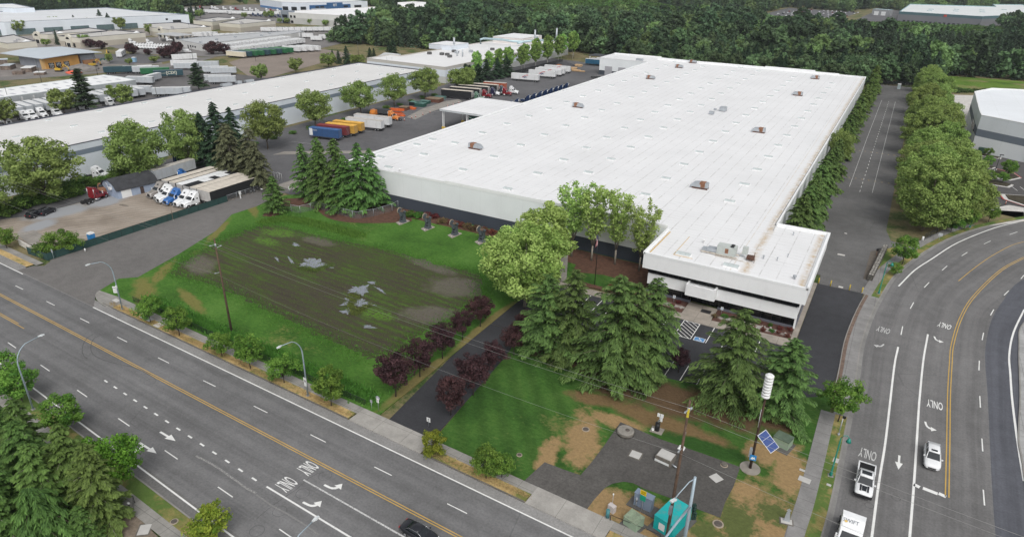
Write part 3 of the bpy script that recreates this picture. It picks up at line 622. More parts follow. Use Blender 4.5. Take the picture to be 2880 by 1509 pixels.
TANW = panel('beige panel', (.60,.575,.50), 7); TANW2 = panel('tan panel', (.42,.385,.325), 7); TRIMD = M('dark coping', (.06,.065,.085), .6, .1, 1)
def building(name, label, poly, h, wallmat, roofmat, par=.6, bands=(), coping=None, cat='building', z0=-.1, group=None, rise=None):
    """walls with colour bands, a parapet all round and a roof deck sunk behind it"""
    if area(poly) < 0: poly = poly[::-1]
    x = sum(p[0] for p in poly)/len(poly); y = sum(p[1] for p in poly)/len(poly); t = thing(name, label, cat, x, y, 0, 0, group)
    L = [(p[0]-x, p[1]-y) for p in poly]; n = len(L); zs = [z0]+[q for q, _ in bands]+[h+par]; mats = [wallmat]; 
    top = [h+par]*n if rise is None else rise
    def off(d):
        out = []
        for i in range(n):
            a, b_, c = Vector(L[i-1]), Vector(L[i]), Vector(L[(i+1) % n]); e1 = (b_-a).normalized(); e2 = (c-b_).normalized()
            n1 = Vector((-e1.y, e1.x)); n2 = Vector((-e2.y, e2.x)); k = (n1+n2); k = k/max(.2, k.dot(n1)) if k.length > 1e-6 else n1; out.append((b_.x+k.x*d, b_.y+k.y*d))
        return out
    I = off(.35)
    lv = [z0]+[q[0] for q in bands]+[None]
    bm_ = [bands[i-1][1] if i else wallmat for i in range(len(bands)+1)]
    for li in range(len(lv)-1):
        mb = MB()
        for i in range(n):
            j = (i+1) % n; za, zb = lv[li], lv[li+1]; ta = top[i] if zb is None else zb; tb = top[j] if zb is None else zb
            mb.poly([(*L[i], za), (*L[j], za), (*L[j], tb), (*L[i], ta)])
        mb.build('wall' if li == 0 else 'wall_band', bm_[li], t)
    mb = MB(); cm = coping or bm_[-1]; O = off(-.06)
    for i in range(n):
        j = (i+1) % n; a, b_ = top[i], top[j]
        mb.poly([(*O[i], a+.07), (*O[j], b_+.07), (*I[j], b_+.07), (*I[i], a+.07)]); mb.poly([(*O[i], a-.12), (*O[j], b_-.12), (*O[j], b_+.07), (*O[i], a+.07)]); mb.poly([(*I[j], h-.02), (*I[i], h-.02), (*I[i], a+.07), (*I[j], b_+.07)])
    mb.build('parapet', cm, t)
    MB().poly([(*p, h) for p in I]).build('roof', roofmat, t)
    return t
def win(parent, p0, p1, z0, z1, n=1, glass=None, out=.06, frame=None, name='window'):
    """glazing strip on a wall from p0 to p1 (plan), facing left of p0->p1 reversed (outward = right of travel)"""
    ox, oy = parent.location.x, parent.location.y; a = Vector((p0[0]-ox, p0[1]-oy)); b_ = Vector((p1[0]-ox, p1[1]-oy)); d = (b_-a).normalized(); nn = Vector((d.y, -d.x))*out; mb = MB(); L = (b_-a).length; ang = math.atan2(d.y, d.x)
    mb.at(a.x+nn.x, a.y+nn.y, 0, ang); mb.box(0, L, 0, .1, z0, z1); o = mb.build(name, glass or GLASSB, parent)
    f = MB().at(a.x+nn.x, a.y+nn.y, 0, ang)
    for k in range(n+1): f.box(L*k/n-.05, L*k/n+.05, -.05, .06, z0-.05, z1+.05)
    f.box(-.05, L+.05, -.045, .05, z0-.08, z0); f.box(-.05, L+.05, -.045, .05, z1, z1+.08); f.build('mullion', frame or ALU, o); return o
# ---------------- main warehouse
H = 9.36
MP = [(-130.4, 134.4), (-37.1, 134.4), (-37.1, 119.3), (-6.25, 119.3), (-6.25, 150.2), (-17.05, 150.2), (-17.05, 403), (-130.4, 411), (-160.8, 411), (-160.8, 387.6), (-130.4, 387.6)]
mw = thing('main_warehouse', 'huge low warehouse with white roof, charcoal wall base and two-storey office corner', 'warehouse', 0, 0)
WP = [(-130.4, 134.4), (-37.1, 134.4), (-37.1, 122), (-36.2, 121.9), (-7.3, 121.9), (-7.3, 146), (-17.05, 150.2-.0), (-17.05, 403), (-130.4, 411), (-160.8, 411), (-160.8, 387.6), (-130.4, 387.6)]
def facade(pts, z0, z1, mat, name):
    mb = MB()
    for a, b_ in zip(pts, pts[1:]): mb.poly([(*a, z0), (*b_, z0), (*b_, z1), (*a, z1)])
    return mb.build(name, mat, mw)
facade([(-130.4, 134.4), (-37.05, 134.4)], 3.35, H+.55, WHITEW, 'wall'); facade([(-130.4, 134.32), (-37.05, 134.32)], -.1, 3.35, DARKW, 'wall_base')
facade([(-17.05, 146.3), (-17.05, 403)], 2.9, H+.5, WHITEW, 'wall'); facade([(-16.98, 146.3), (-16.98, 403)], -.1, 2.9, DARKW, 'wall_base')
facade([(-17.05, 403), (-68, 404.5), (-130.4, 411), (-160.8, 411), (-160.8, 387.6), (-130.4, 387.6), (-130.4, 134.4)], 2.6, H+.5, WHITEW, 'wall')
facade([(-130.45, 387.5), (-130.45, 134.4)], -.1, 2.6, DARKW, 'wall_base'); facade([(-160.85, 411), (-160.85, 387.5), (-130.4, 387.5)], -.1, 2.6, DARKW, 'wall_base')
# stepped panels in the long front parapet
mb = MB()
for x0, x1, e in [(-130.4,-112.5,.0),(-112.5,-96,.35),(-96,-62,.62),(-62,-37.1,.62)]: mb.box(x0, x1, 134.34, 134.62, H+.2, H+.45+e)
mb.box(-130.7, -130.3, 134.4, 387.6, H+.1, H+.62); mb.box(-160.95, -130.5, 387.5, 387.9, H+.1, H+.62); mb.box(-161, -160.6, 387.5, 411, H+.1, H+.62); mb.box(-160.8, -130.4, 410.8, 411.2, H+.1, H+1.0)
for x0, x1, e in [(-130.4,-100,.9),(-100,-68,.95),(-68,-42,1.35),(-42,-30,.75),(-30,-17.0,.35)]: mb.box(x0, x1, 403.2, 403.6, H-.5, H+.3+e)
mb.box(-17.35, -16.9, 150.2, 403.3, H-.1, H+.42); mb.box(-17.1, -6.1, 149.9, 150.35, H-.1, H+.62)
mb.box(-6.6, -6.1, 119.3, 149.9, H-.1, H+.62); mb.box(-37.25, -36.8, 119.3, 134.6, H-.1, H+.42); mb.box(-36.8, -6.6, 119.25, 119.5, H-.1, H+.3)
mb.build('parapet', WHITEB, mw)
mb = MB(); mb.poly([(-130.3, 134.5, H), (-37.0, 134.5, H), (-37, 119.4, H), (-6.4, 119.4, H), (-6.4, 150.0, H), (-17.2, 150, H), (-17.2, 403.2, H), (-130.3, 411, H), (-160.7, 411, H), (-160.7, 387.8, H), (-130.3, 387.8, H)]); mb.build('roof', ROOF, mw)
MB().box(-6.95, -6.6, 119.6, 149.8, H+.0, H+.05).box(-17.6, -17.36, 150.4, 402, H+.0, H+.05).build('roof_gutter', M('dark roof gutter', (.03,.045,.06), .5), mw)
# office block: overhanging fascia, window bands, spandrel, canopy
OY = 121.9
mb = MB(); mb.box(-37.1, -6.25, 119.3, 119.9, 6.3, H+.25); mb.box(-37.1, -36.4, 119.9, 134.4, 6.3, H+.25); mb.box(-6.95, -6.25, 119.9, 150.2, 6.3, H+.25); mb.box(-17.0, -6.95, 149.6, 150.2, 6.3, H+.25); mb.box(-36.4, -6.95, 119.9, 122, 6.4, 6.6); mb.build('fascia', WHITEB, mw)
mb = MB(); mb.box(-36.1, -7.35, 120.4, 120.7, 2.6, 4.85); mb.box(-7.6, -7.25, 120.7, 149.6, 2.6, 4.85); mb.box(-36.1, -35.8, 120.7, 134.4, 2.6, 4.85); mb.box(-35.8, -7.6, 120.7, 121.9, 2.62, 2.8); mb.build('spandrel', WHITEB, mw)
MB().box(-7.55, -7.2, 121.3, 121.75, 0, 2.6).build('corner_post', WHITEB, mw)
def strip_win(x0, x1, y, z0, z1, n, nm='window'):
    g = MB().box(x0, x1, y, y+.3, z0, z1).build(nm, GLASSD, mw); f = MB()
    ring = [(x0, z1), (x1, z1), (x1, z1-.05)]
    for k in range(n-1, 0, -1): xk = x0+(x1-x0)*k/n; ring += [(xk+.03, z1-.05), (xk+.03, z0), (xk-.03, z0), (xk-.03, z1-.05)]
    ring.append((x0, z1-.05)); f.loft([[(p[0], y-.04, p[1]) for p in ring[::-1]], [(p[0], y+.1, p[1]) for p in ring[::-1]]])
    f.build('mullion', M('bronze window frame', (.03,.03,.032), .4, .1, 1, .4), g); return g
strip_win(-36.0, -7.5, 120.72, 4.85, 6.4, 14); strip_win(-36.2, -27.3, 121.6, .5, 2.6, 5); strip_win(-21.6, -7.55, 121.6, .5, 2.6, 7)
MB().box(-7.5, -7.26, 121, 149.6, 4.85, 6.3).build('window', GLASSD, mw); MB().box(-7.5, -7.26, 122.1, 149.6, .8, 2.6).build('window', GLASSD, mw); MB().box(-36.3, -36.1, 121, 134, 4.85, 6.3).build('window', GLASSD, mw); MB().box(-36.3, -36.1, 122.1, 134, .5, 2.6).build('window', GLASSD, mw)
STONE = M('grey stucco base', (.125,.13,.155), .85, .12, .8)
MB().box(-36.6, -27.2, 121.35, 122.1, -.1, .55).box(-21.7, -7.3, 121.35, 122.1, -.1, .55).box(-7.4, -7.1, 122.1, 149.8, -.1, .8).build('wall_base', STONE, mw)
dr = MB().box(-24.8, -22.2, 122.3, 122.5, .13, 2.65).build('door', GLASSD, mw); MB().box(-24.9, -24.78, 122.2, 122.35, .13, 2.65).box(-23.55, -23.45, 122.2, 122.35, .13, 2.65).box(-22.22, -22.1, 122.2, 122.35, .13, 2.65).box(-24.9, -22.1, 122.19, 122.34, 2.4, 2.5).build('door_frame', BLACKM, dr)
MB().box(-27.3, -21.6, 122.4, 122.6, .1, 2.7).build('entrance_glazing', GLASSD, mw)
MB().box(-27.75, -22.0, 118.5, 118.8, 3.0, 5.35).box(-27.75, -27.4, 118.8, 120.38, 3.0, 5.35).box(-22.35, -22.0, 118.8, 120.38, 3.0, 5.35).box(-27.4, -22.35, 118.8, 120.38, 3.1, 3.3).build('entrance_canopy', WHITEB, mw)
MB().box(-24.3, -22.4, 118.6, 120.0, .135, .16).build('door_mat', M('black door mat', (.02,.02,.022), .95), mw)
# skylights
def sky_mesh():
    c = MB().box(-.62, .62, -1.3, 1.3, 0, .28); me = MB(); rings = []
    for k in range(7):
        t = PI*k/6; rings.append([(-.55*math.cos(t)*1.0, -1.22+.0, .28+.34*math.sin(t))])
    prof = [(-.55*math.cos(PI*k/6), .28+.36*math.sin(PI*k/6)) for k in range(7)]
    for y0, y1 in ((-1.22, -.42), (-.4, .4), (.42, 1.22)): me.loft([[(p[0], y0, p[1]) for p in prof], [(p[0], y1, p[1]) for p in prof]], 0, True, False)
    return c, me
c_, d_ = sky_mesh(); s0 = c_.build('skylight', CURB, mw); d0 = d_.build('dome', DOMEM, s0)
spots = []
for x, y0, y1 in ((-117.4, 138, 400), (-99, 147.3, 396), (-80.3, 139.5, 402), (-69, 164.1, 392), (-49.2, 154.4, 394), (-30, 160.8, 383)):
    y = y0
    while y <= y1: spots.append((x, y)); y += 16.15
spots += [(-126, 145), (-126, 153), (-126, 162), (-126, 170), (-117.3, 146.2), (-30, 144.9), (-117.3, 162.6)]
for i, (x, y) in enumerate(spots[:98]):
    a, e = (s0, d0) if i == 0 else (s0.copy(), d0.copy())
    if i: COL.objects.link(a); COL.objects.link(e); a.parent = mw; e.parent = a
    a.location = (x, y, H); a.rotation_euler = (0, 0, PI/2)
for x, y in ((-30.1, 122.7), (-20.6, 122.1)):
    a, e = s0.copy(), d0.copy(); COL.objects.link(a); COL.objects.link(e); a.parent = mw; e.parent = a; a.location = (x, y, H); a.rotation_euler = (0, 0, PI/2); a.scale = (1.15, 1.15, 1)
# roof units
def unit(x, y, flip):
    s = -1 if flip else 1; u = MB().at(x, y, H, 0 if s > 0 else PI); u.box(-2, 0, -.8, .8, .45, 1.75); u.loft([[(0, -.8, .45), (0, .8, .45), (0, .8, 1.75), (0, -.8, 1.75)], [(1.6, -.8, .45), (1.6, .8, .45), (1.6, .8, 1.6), (1.6, -.8, 1.6)], [(2.5, -.8, .45), (2.5, .8, .45), (2.5, .8, .75), (2.5, -.8, .75)]])
    o = u.build('rooftop_unit', GALV, mw); MB().at(x, y, H, 0 if s > 0 else PI).box(-1.3, -.2, -.84, .84, .5, 1.79).box(-.2, .1, -.83, .83, 1.2, 1.78).build('service_panel', RUST, o)
    MB().at(x, y, H).box(-2, 2, -.75, -.6, 0, .45).box(-2, 2, .6, .75, 0, .45).box(-1.9, -1.7, -.6, .6, .1, .4).build('unit_frame', M('dark rusty frame', (.10,.05,.035), .8, .3, 2), o)
for i, (x, y) in enumerate([(-109.5, 244.8), (-109.4, 330.6), (-108.8, 168.5), (-108.6, 402), (-39.2, 167.7), (-39.2, 241.7), (-39.2, 326.3), (-39.2, 382.6), (-109.4, 378)]): unit(x, y, x > -60)
for x, y, sx, sy, sz in [(-58.9, 271.6, 1.2, 1.3, 1.5), (-61.1, 262.7, .9, .7, 1.0), (-137, 391, 2, 1.0, 1.2), (-62, 271.6, .5, .4, .5)]: 
    o = MB().at(x, y, H).box(-sx, sx, -sy, sy, .2, .2+sz).build('roof_vent_box', GALV, mw)
big = MB().at(-22.6, 127, H).box(-1.9, 1.7, -1.0, 1.0, .45, 2.25).build('air_handler', M('pale unit enamel', (.46,.49,.47), .5, .1, 1), mw)
MB().at(-22.6, 127, H).box(-3.8, -1.9, -.8, .8, .5, 1.15).box(-4.9, -3.8, -.75, .75, .45, .8).build('duct', GALV, big); MB().at(-22.6, 127, H).cyl(.9, .45, 2.25, 2.4, .38, 12).cyl(.9, -.45, 2.25, 2.4, .38, 12).build('fan', BLACKM, big)
MB().at(-22.6, 127, H).box(-5, 2.2, -.95, -.8, .2, .42).box(-5, 2.2, .8, .95, .2, .42).box(-2, 3.6, -1.5, -1.4, .15, .25).build('unit_frame', M('cream rail', (.6,.55,.48), .7, .15, 2, dirt=(.3,.13,.05), dirtamt=.7), big)
MB().at(-22.6, 127, H).box(-.3, .35, -1.02, -.98, .9, 1.9).build('rust_stain', RUST, big)
MB().at(-19.4, 128, H).box(-.5, .5, -.45, .45, .8, 2.3).build('condenser', M('pale unit enamel', (.46,.49,.47)), mw); MB().at(-18.4, 127.3, H).box(-.4, 1, -.6, .6, .3, .9).tube([(.9,.5,0),(.9,.5,1.6)], .06).tube([(1.2,-.9,0),(1.2,-.9,.8),(.2,-1.4,.8)], .07).build('pipework', M('dark rusty frame', (.1,.05,.035)), mw)
for x, y, r in [(-9.2, 122.9, .34), (-28.3, 131.3, .3), (-112.8, 137, .3), (-13.5, 130, .15), (-16, 129.5, .2), (-13, 146, .15), (-12, 133, .12)]:
    v = MB().cyl(x, y, H, H+.5, r*.6, 8).cyl(x, y, H+.5, H+.75, r, 10).build('roof_vent', GALV if r < .3 or x > -20 else CURB, mw)
MB().box(-36.3, -36.1, 120.5, 133.5, H+.02, H+.1).box(-31.9, -31.8, 121.9, 133, H+.01, H+.06).box(-31.8, -28, 121.85, 121.95, H+.01, H+.05).build('gas_pipe', M('yellow pipe', (.55,.36,.12), .7, .25, 2), mw)
# loading canopy
cn = thing('loading_canopy', 'flat white roofed truck canopy on tall posts beside the warehouse dock side', 'canopy', 0, 0)
MB().box(-156.2, -130.75, 216.2, 245.6, 7.35, 8.0).build('fascia', M('pale grey fascia', (.5,.53,.55), .6, .1, .5, dirt=(.3,.3,.3), dirtamt=.3), cn); MB().box(-156.25, -130.75, 216.15, 245.65, 8.0, 8.12).build('roof', ROOF, cn)
for x, y in ((-155.3, 217), (-155.3, 231), (-155.3, 244.6), (-144, 217), (-144, 231), (-144, 244.6)):
    o = MB().box(x-.15, x+.15, y-.15, y+.15, 0, 7.4).box(x+.5, x+.7, y-.1, y+.1, 0, 7.4).build('post', WHITEM, cn); MB().box(x-.4, x+.9, y-.35, y+.35, 0, 1.1).build('post_guard', M('yellow guard', (.62,.42,.05), .7, .2, 2), o)
MB().tube([(-144, 217, 6.8), (-133, 217, 3)], .07, 5).tube([(-144, 217, 3), (-133, 217, 6.8)], .07, 5).box(-144, -131, 216.9, 217.1, 3.9, 4.1).build('brace', WHITEM, cn)
# far corner dock doors on the extension
for x in (-157, -148.5): MB().box(x, x+4.6, 387.35, 387.5, 0, 5.2).build('dock_door', M('grey roller door', (.36,.36,.38), .6, .06, 1), mw)
# ---------------- long warehouse on the far side of the yard
LP_ = [(-207.2, 60), (-214.3, 284), (-258.6, 284.6), (-251, 60)]
lw = building('long_warehouse', 'long white warehouse with blue-grey wall band and dark eave facing the yard trailers', LP_, 9.7, WHITEW2, ROOF2, .35, [(6.6, GREYB), (8.1, WHITEW2)], TRIMD, 'warehouse')
ox, oy = lw.location.x, lw.location.y
for bx in (0, 15.4, 30.4):
    for k in range(-3, 10):
        y = 118+17.75*k; x = -213.7-.0345*(y-118)-bx*1.0
        if y < 70: continue
        a, e = s0.copy(), d0.copy(); COL.objects.link(a); COL.objects.link(e); a.parent = lw; e.parent = a; a.location = (x-4-ox, y-oy, 9.7); a.rotation_euler = (0, 0, .03); a.scale = (1, .8, .7)
for k in range(1, 12):
    t = k/12; x = LP_[0][0]+(LP_[1][0]-LP_[0][0])*t; y = 60+224*t
    if k in (5, 6): MB().at(x-ox, y-oy, 0, .03).box(-.05, .14, -1.2, 1.2, 0, 3.2).build('dock_door', M('grey roller door', (.36,.36,.38)), lw)
for x, y, sx, sy, sz in [(-255.5, 196, 2.4, 1, 1), (-256, 203, 1.2, .8, 1.1), (-256.3, 209, 2.2, .8, .8)]: MB().at(x-ox, y-oy, 9.7).box(-sy, sy, -sx, sx, .1, sz+.2).build('rooftop_unit', GALV, lw)
# ---------------- plant with rooftop ducts
db = building('ducted_plant', 'white roofed plant with silver ducts and exhaust stacks on its roof', [(-274.5, 309), (-217, 306.6), (-217, 462), (-266, 462), (-266, 330), (-274.5, 330)], 8, panel('pale plant panel', (.52,.53,.52), 7), membrane('plant roof', (.73,.73,.73), 8, 12, .25), .5, [(3.4, WHITEW2), (6.9, panel('buff plant band', (.50,.48,.45), 7))], None, 'factory')
px, py = db.location.x, db.location.y
def dm(): return MB().at(-px, -py, 0)
MB().at(-px, -py, 0).box(-276, -258, 372, 392, 8, 11).build('penthouse', WHITEW2, db); dm().poly([(-276.2, 371.8, 11.05), (-257.8, 371.8, 11.05), (-257.8, 392.2, 11.05), (-276.2, 392.2, 11.05)]).build('penthouse_roof', ROOF3, db)
PLT = MB().at(-px, -py, 0).box(-262, -238, 430, 460, 8, 12).build('penthouse', M('pinkish white panel', (.66,.62,.60), .7, .06, .2), db); dm().poly([(-262.2, 429.8, 12.05), (-237.8, 429.8, 12.05), (-237.8, 460.2, 12.05), (-262.2, 460.2, 12.05)]).build('penthouse_roof', ROOF3, db)
lettering('PRECISION', PLT, M('sign red', (.5,.05,.04), .6), Matrix.Translation((-px, -py, 0)) @ basis((-258.5, 429.7, 10.0), (1, 0, 0), (0, 0, 1)), 1.5, .02)
DUCT = M('silver blue duct', (.40,.52,.56), .35, .1, .5, .4)
dm().tube([(-263, 415, 8), (-263, 415, 11), (-261, 416, 11.8), (-247, 418, 11.8), (-240, 420, 11), (-234, 424, 10.8), (-228, 430, 11.6), (-221, 440, 11.4), (-219.5, 449, 11.4)], .75, 8).tube([(-236, 420, 10), (-231, 434, 11), (-231, 440, 12.6)], .6, 8).build('duct', DUCT, db)
for x, y, h_ in [(-260, 378, 15.5), (-231, 436, 18), (-222, 452, 18.6), (-240, 352, 11.5), (-236, 352, 12)]: dm().cyl(x, y, 8, h_, .65 if h_ > 13 else .45, 10).build('exhaust_stack', GALV, db)
for x, y in [(-258, 348), (-250, 350), (-247, 362), (-243, 372), (-238, 390), (-233, 400), (-240, 344), (-246, 350), (-231, 362), (-226, 382), (-252, 366)]: dm().box(x-1.1, x+1.1, y-1, y+1, 8, 9.5).build('roof_fan', GALV if int(x) % 2 else M('dark fan', (.1,.1,.1)), db)
for x, y in [(-250, 380), (-240, 366), (-232, 376), (-228, 396), (-236, 410), (-262, 312), (-259, 313)]: dm().cyl(x, y, 8, 12.5 if y > 320 else 10, .07, 5).build('antenna', GALV, db)
# ---------------- small dock warehouse with roof lights
dw = building('cross_dock', 'narrow white roofed cross dock with grey roof lights and trailers backed up', [(-324.5, 100), (-326, 138), (-323, 197), (-335, 198), (-349, 197), (-347.5, 149), (-347, 100)], 5.8, M('dock shed wall', (.32,.34,.35), .8), membrane('bright metal roof', (.80,.81,.81), 3, 30, .15), .1, (), M('pale eave', (.55,.6,.6)), 'warehouse')
px, py = dw.location.x, dw.location.y
for k in range(20):
    y = 104+k*4.7
    for x in (-331, -342): MB().at(x-px, y-py, 5.84).box(-1.6, 1.6, -.6, .6, 0, .06).build('roof_light', M('grey roof light', (.45,.46,.50), .4), dw)
    MB().at(-324.2-px, y-py, 0).box(-.3, .1, -.25, .25, 0, 5.3).build('dock_pillar', M('dock pillar', (.5,.5,.5)), dw)
# ---------------- gambrel shed in the gravel lot
SH = thing('gambrel_shed', 'pale blue barn shaped shed with charcoal gambrel roof on the gravel lot', 'shed', -184.3, 104.2, 0, -.1)
SIDING = M('pale blue siding', (.30,.36,.47), .8, .1, .6); SHING = M('charcoal shingle', (.055,.057,.063), .95, .3, .7, fine=.4)
pr = [(-4.2, 0), (4.2, 0), (4.2, 2.5), (2.7, 3.9), (0, 4.7), (-2.7, 3.9), (-4.2, 2.5)]
MB().loft([[(p[0], -5.6, p[1]) for p in pr], [(p[0], 5.6, p[1]) for p in pr]]).build('wall', SIDING, SH)
rf = [(-4.55, 2.25), (-2.8, 4.02), (0, 4.86), (2.8, 4.02), (4.55, 2.25), (4.55, 2.4), (2.85, 4.16), (0, 5.02), (-2.85, 4.16), (-4.55, 2.4)]
MB().loft([[(p[0], -5.95, p[1]) for p in rf], [(p[0], 5.95, p[1]) for p in rf]]).build('roof', SHING, SH)
MB().box(4.2, 4.3, -4.6, -1.9, 0, 2.2).build('garage_door', WHITEM, SH); MB().box(4.2, 4.28, .6, 1.6, 0, 2.0).build('door', M('brown door', (.07,.05,.045)), SH)
for x, z in ((-1.2, 3.0), (1.2, 3.0)): 
    o = MB().box(x-.4, x+.4, -5.68, -5.6, z-.6, z+.6).build('window_frame', WHITEM, SH); MB().box(x-.3, x+.3, -5.7, -5.6, z-.5, z+.5).build('window', SIDING, o)
MB().box(.6, 1.5, -6.2, -5.62, 2.2, 2.9).build('air_conditioner', WHITEM, SH)
# ---------------- beige business park
BP = [('business_unit', 'beige flat roofed unit nearest the house site at the picture edge', [(-545, 231), (-508, 229.5), (-507.5, 247), (-560, 259)], 6.6),
      ('business_unit', 'beige unit with arched tower beside a lone young tree and narrow lane', [(-562, 272), (-545, 274), (-545, 289), (-539, 318), (-572, 320)], 6.4),
      ('business_unit', 'beige unit with arched entrance tower behind the green conifer by the white tractors', [(-530, 273.5), (-508, 275.5), (-508, 325), (-542, 323)], 6.4),
      ('business_unit', 'beige unit with arched tower behind the metal canopy near the terminal', [(-539, 352), (-515, 350), (-511, 386), (-566, 396), (-572, 366)], 6.4),
      ('business_unit', 'beige unit behind the pair of tall clipped hedgerow conifers', [(-574, 416), (-548, 416), (-563, 458), (-588, 454)], 6.4),
      ('business_unit', 'beige unit beside the white stepped warehouse with a white roof hatch', [(-540, 417), (-514, 418), (-521, 464), (-560, 462)], 6.2)]
for i, (nm, lab, P_, h_) in enumerate(BP):
    t = building(nm, lab, P_, h_, TANW2, TANROOF, .5, [(3.6, TANW)], TRIMD, 'building', group='beige business park units'); ox, oy = t.location.x, t.location.y
    for k in range(2): MB().at(P_[1][0]-ox-8-k*9, P_[1][1]-oy+9+6*k, h_).box(-.9, .9, -.9, .9, 0, 1.0).build('rooftop_unit', M('grey roof box', (.35,.35,.36)), t)
    MB().at(P_[2][0]-ox-4, P_[2][1]-oy-4, h_).loft([[(-2, -2, 0), (2, -2, 0), (2, 2, 0), (-2, 2, 0)], [(-.2, -.2, 1.6), (.2, -.2, 1.6), (.2, .2, 1.6), (-.2, .2, 1.6)]]).build('roof_hatch', WHITEM, t)
    if i in (1, 2, 3):
        a = Vector(P_[0]); e = Vector(P_[1]); mid = a.lerp(e, .5) if i != 1 else a.lerp(e, .35); d = (e-a).normalized(); ang = math.atan2(d.y, d.x)
        ar = [(-2.8, 0), (2.8, 0), (2.8, 6.6)]+[(2.8*math.cos(PI*k/8), 6.6+1.8*math.sin(PI*k/8)) for k in range(1, 8)]+[(-2.8, 6.6)]
        tw = MB().at(mid.x-ox, mid.y-oy, 0, ang).loft([[(p[0], -1.2, p[1]) for p in ar], [(p[0], .6, p[1]) for p in ar]]).build('entrance_tower', TANW, t)
        hw = [(-1.8, 5.4)]+[(1.8*math.cos(PI-PI*k/8), 5.4+1.5*math.sin(PI*k/8)) for k in range(1, 8)]+[(1.8, 5.4)]
        MB().at(mid.x-ox, mid.y-oy, 0, ang).loft([[(p[0], -1.3, p[1]) for p in hw], [(p[0], -1.1, p[1]) for p in hw]]).box(-1.8, 1.8, -1.3, -1.1, .2, 2.8).build('window', GLASSB, tw)
        MB().at(mid.x-ox, mid.y-oy, 0, ang).box(-5.2, -3.4, -.3, .2, .2, 2.8).box(3.4, 5.2, -.3, .2, .2, 2.8).build('window', GLASSB, t)
# metal canopy before the terminal
tc = thing('fuel_canopy', 'open grey metal canopy on legs in front of the freight terminal', 'canopy', -500, 345)
MB().box(-14, 12, -8, 7.5, 4.3, 4.7).build('roof', GREYROOF, tc)
for x in (-11, -1.5, 8.5):
    for y in (-7, 6.5): MB().box(x-.4, x+.4, y-.35, y+.35, 0, 4.4).build('post', M('canopy post', (.5,.5,.5)), tc)
MB().box(-8, -5, 5, 6, 0, 2.8).box(-1, 1, 5, 6, 0, 2.8).box(4, 7, 5, 6, 0, 2.8).build('pump_screen', M('pale screen', (.6,.62,.64)), tc)
# freight terminal
ft = building('freight_terminal', 'low grey roofed freight terminal with a long line of docked trailers', [(-468, 322.5), (-430.5, 315.5), (-437, 404), (-443, 424), (-455, 424), (-470, 340)], 4.4, M('pale terminal wall', (.55,.55,.54), .8, .06, .3), GREYROOF, .35, (), M('terminal coping', (.3,.32,.34)), 'terminal'); ox, oy = ft.location.x, ft.location.y
MB().at(-430.4-ox, 320-oy, 0, .02).box(-.1, .12, 0, 2.2, 1.5, 2.6).build('window', GLASSB, ft)
for t in (.55, .64, .73): MB().at(-468+37.5*t-ox, 322.5-7*t-oy, 0, -.185).box(-.9, .9, -.15, .1, 1.4, 2.5).build('window', GLASSB, ft)
MB().at(-468+37.5*.45-ox, 322.5-7*.45-oy, 0, -.185).box(-.7, .7, -.15, .1, 0, 2.4).build('door', BLACKM, ft)
for x, y in ((-440, 322), (-446, 340), (-450, 360), (-444, 380), (-452, 395)): MB().at(x-ox, y-oy, 4.4).box(-.8, .8, -.8, .8, 0, .9).build('rooftop_unit', GALV, ft)
# big white warehouse behind
bw = building('white_distribution_centre', 'vast pale blue-white warehouse with recessed dark dock bays behind the beige units', [(-692, 250), (-626, 285), (-606.8, 389.3), (-603.5, 407), (-596, 428), (-672, 426), (-728, 430), (-740, 330)], 9.6, WHITEW2, membrane('streaked far roof', (.66,.68,.70), 5, 7, .4, .5, dirt=.9), .5, (), M('slate coping', (.12,.16,.2)), 'warehouse'); ox, oy = bw.location.x, bw.location.y
e0, e1 = Vector((-626, 285)), Vector((-606.8, 389.3)); d = (e1-e0).normalized(); an = math.atan2(d.y, d.x)
DOCKR = M('dock recess', (.10,.15,.16), .8, .2, .5)
for k in range(5): q = e0+d*(6+k*20); MB().at(q.x-ox, q.y-oy, 0, an).box(0, 14, -.35, .1, .3, 4.6).build('dock_bay', DOCKR, bw)
e0, e1 = Vector((-692, 250)), Vector((-626, 285)); d = (e1-e0).normalized(); an = math.atan2(d.y, d.x)
for k in range(4): q = e0+d*(3+k*18); MB().at(q.x-ox, q.y-oy, 0, an).box(0, 13, -.35, .1, .3, 4.6).build('dock_bay', DOCKR, bw)
MB().at(-600-ox, 417-oy, 0, 1.2).box(-3, 4, -.35, .1, 0, 5.6).box(-9, -7, -.35, .1, 5.6, 7.2).build('dock_bay', GLASSB, bw)
building('white_warehouse', 'second pale warehouse roof peeping behind the vast one at the picture edge', [(-800, 330), (-722, 340), (-719, 356), (-790, 372)], 13, WHITEW2, ROOF3, .5, (), M('slate coping', (.12,.16,.2)), 'warehouse')
ib = building('blue_fronted_depot', 'white depot with a blue entrance block, its sign reading IST', [(-752, 648), (-690, 628), (-665, 632), (-637, 726), (-720, 745)], 9, WHITEW2, ROOF3, .4, [(2.6, WHITEW2)], M('slate coping', (.12,.16,.2)), 'depot'); ox, oy = ib.location.x, ib.location.y
BLUEW = M('deep blue panel', (.025,.10,.24), .6, .08, .5); e0, e1 = Vector((-665, 632)), Vector((-637, 726)); d = (e1-e0).normalized(); an = math.atan2(d.y, d.x)
f = lambda x0, x1, z0, z1, mt, nm, q=.5: MB().at(e0.x-ox, e0.y-oy, 0, an).box(x0, x1, -q, .2, z0, z1).build(nm, mt, ib)
f(14, 72, 0, 6.2, BLUEW, 'entrance_block', .6); sg = f(38, 60, 0, 8.6, BLUEW, 'sign_panel', 1.4)
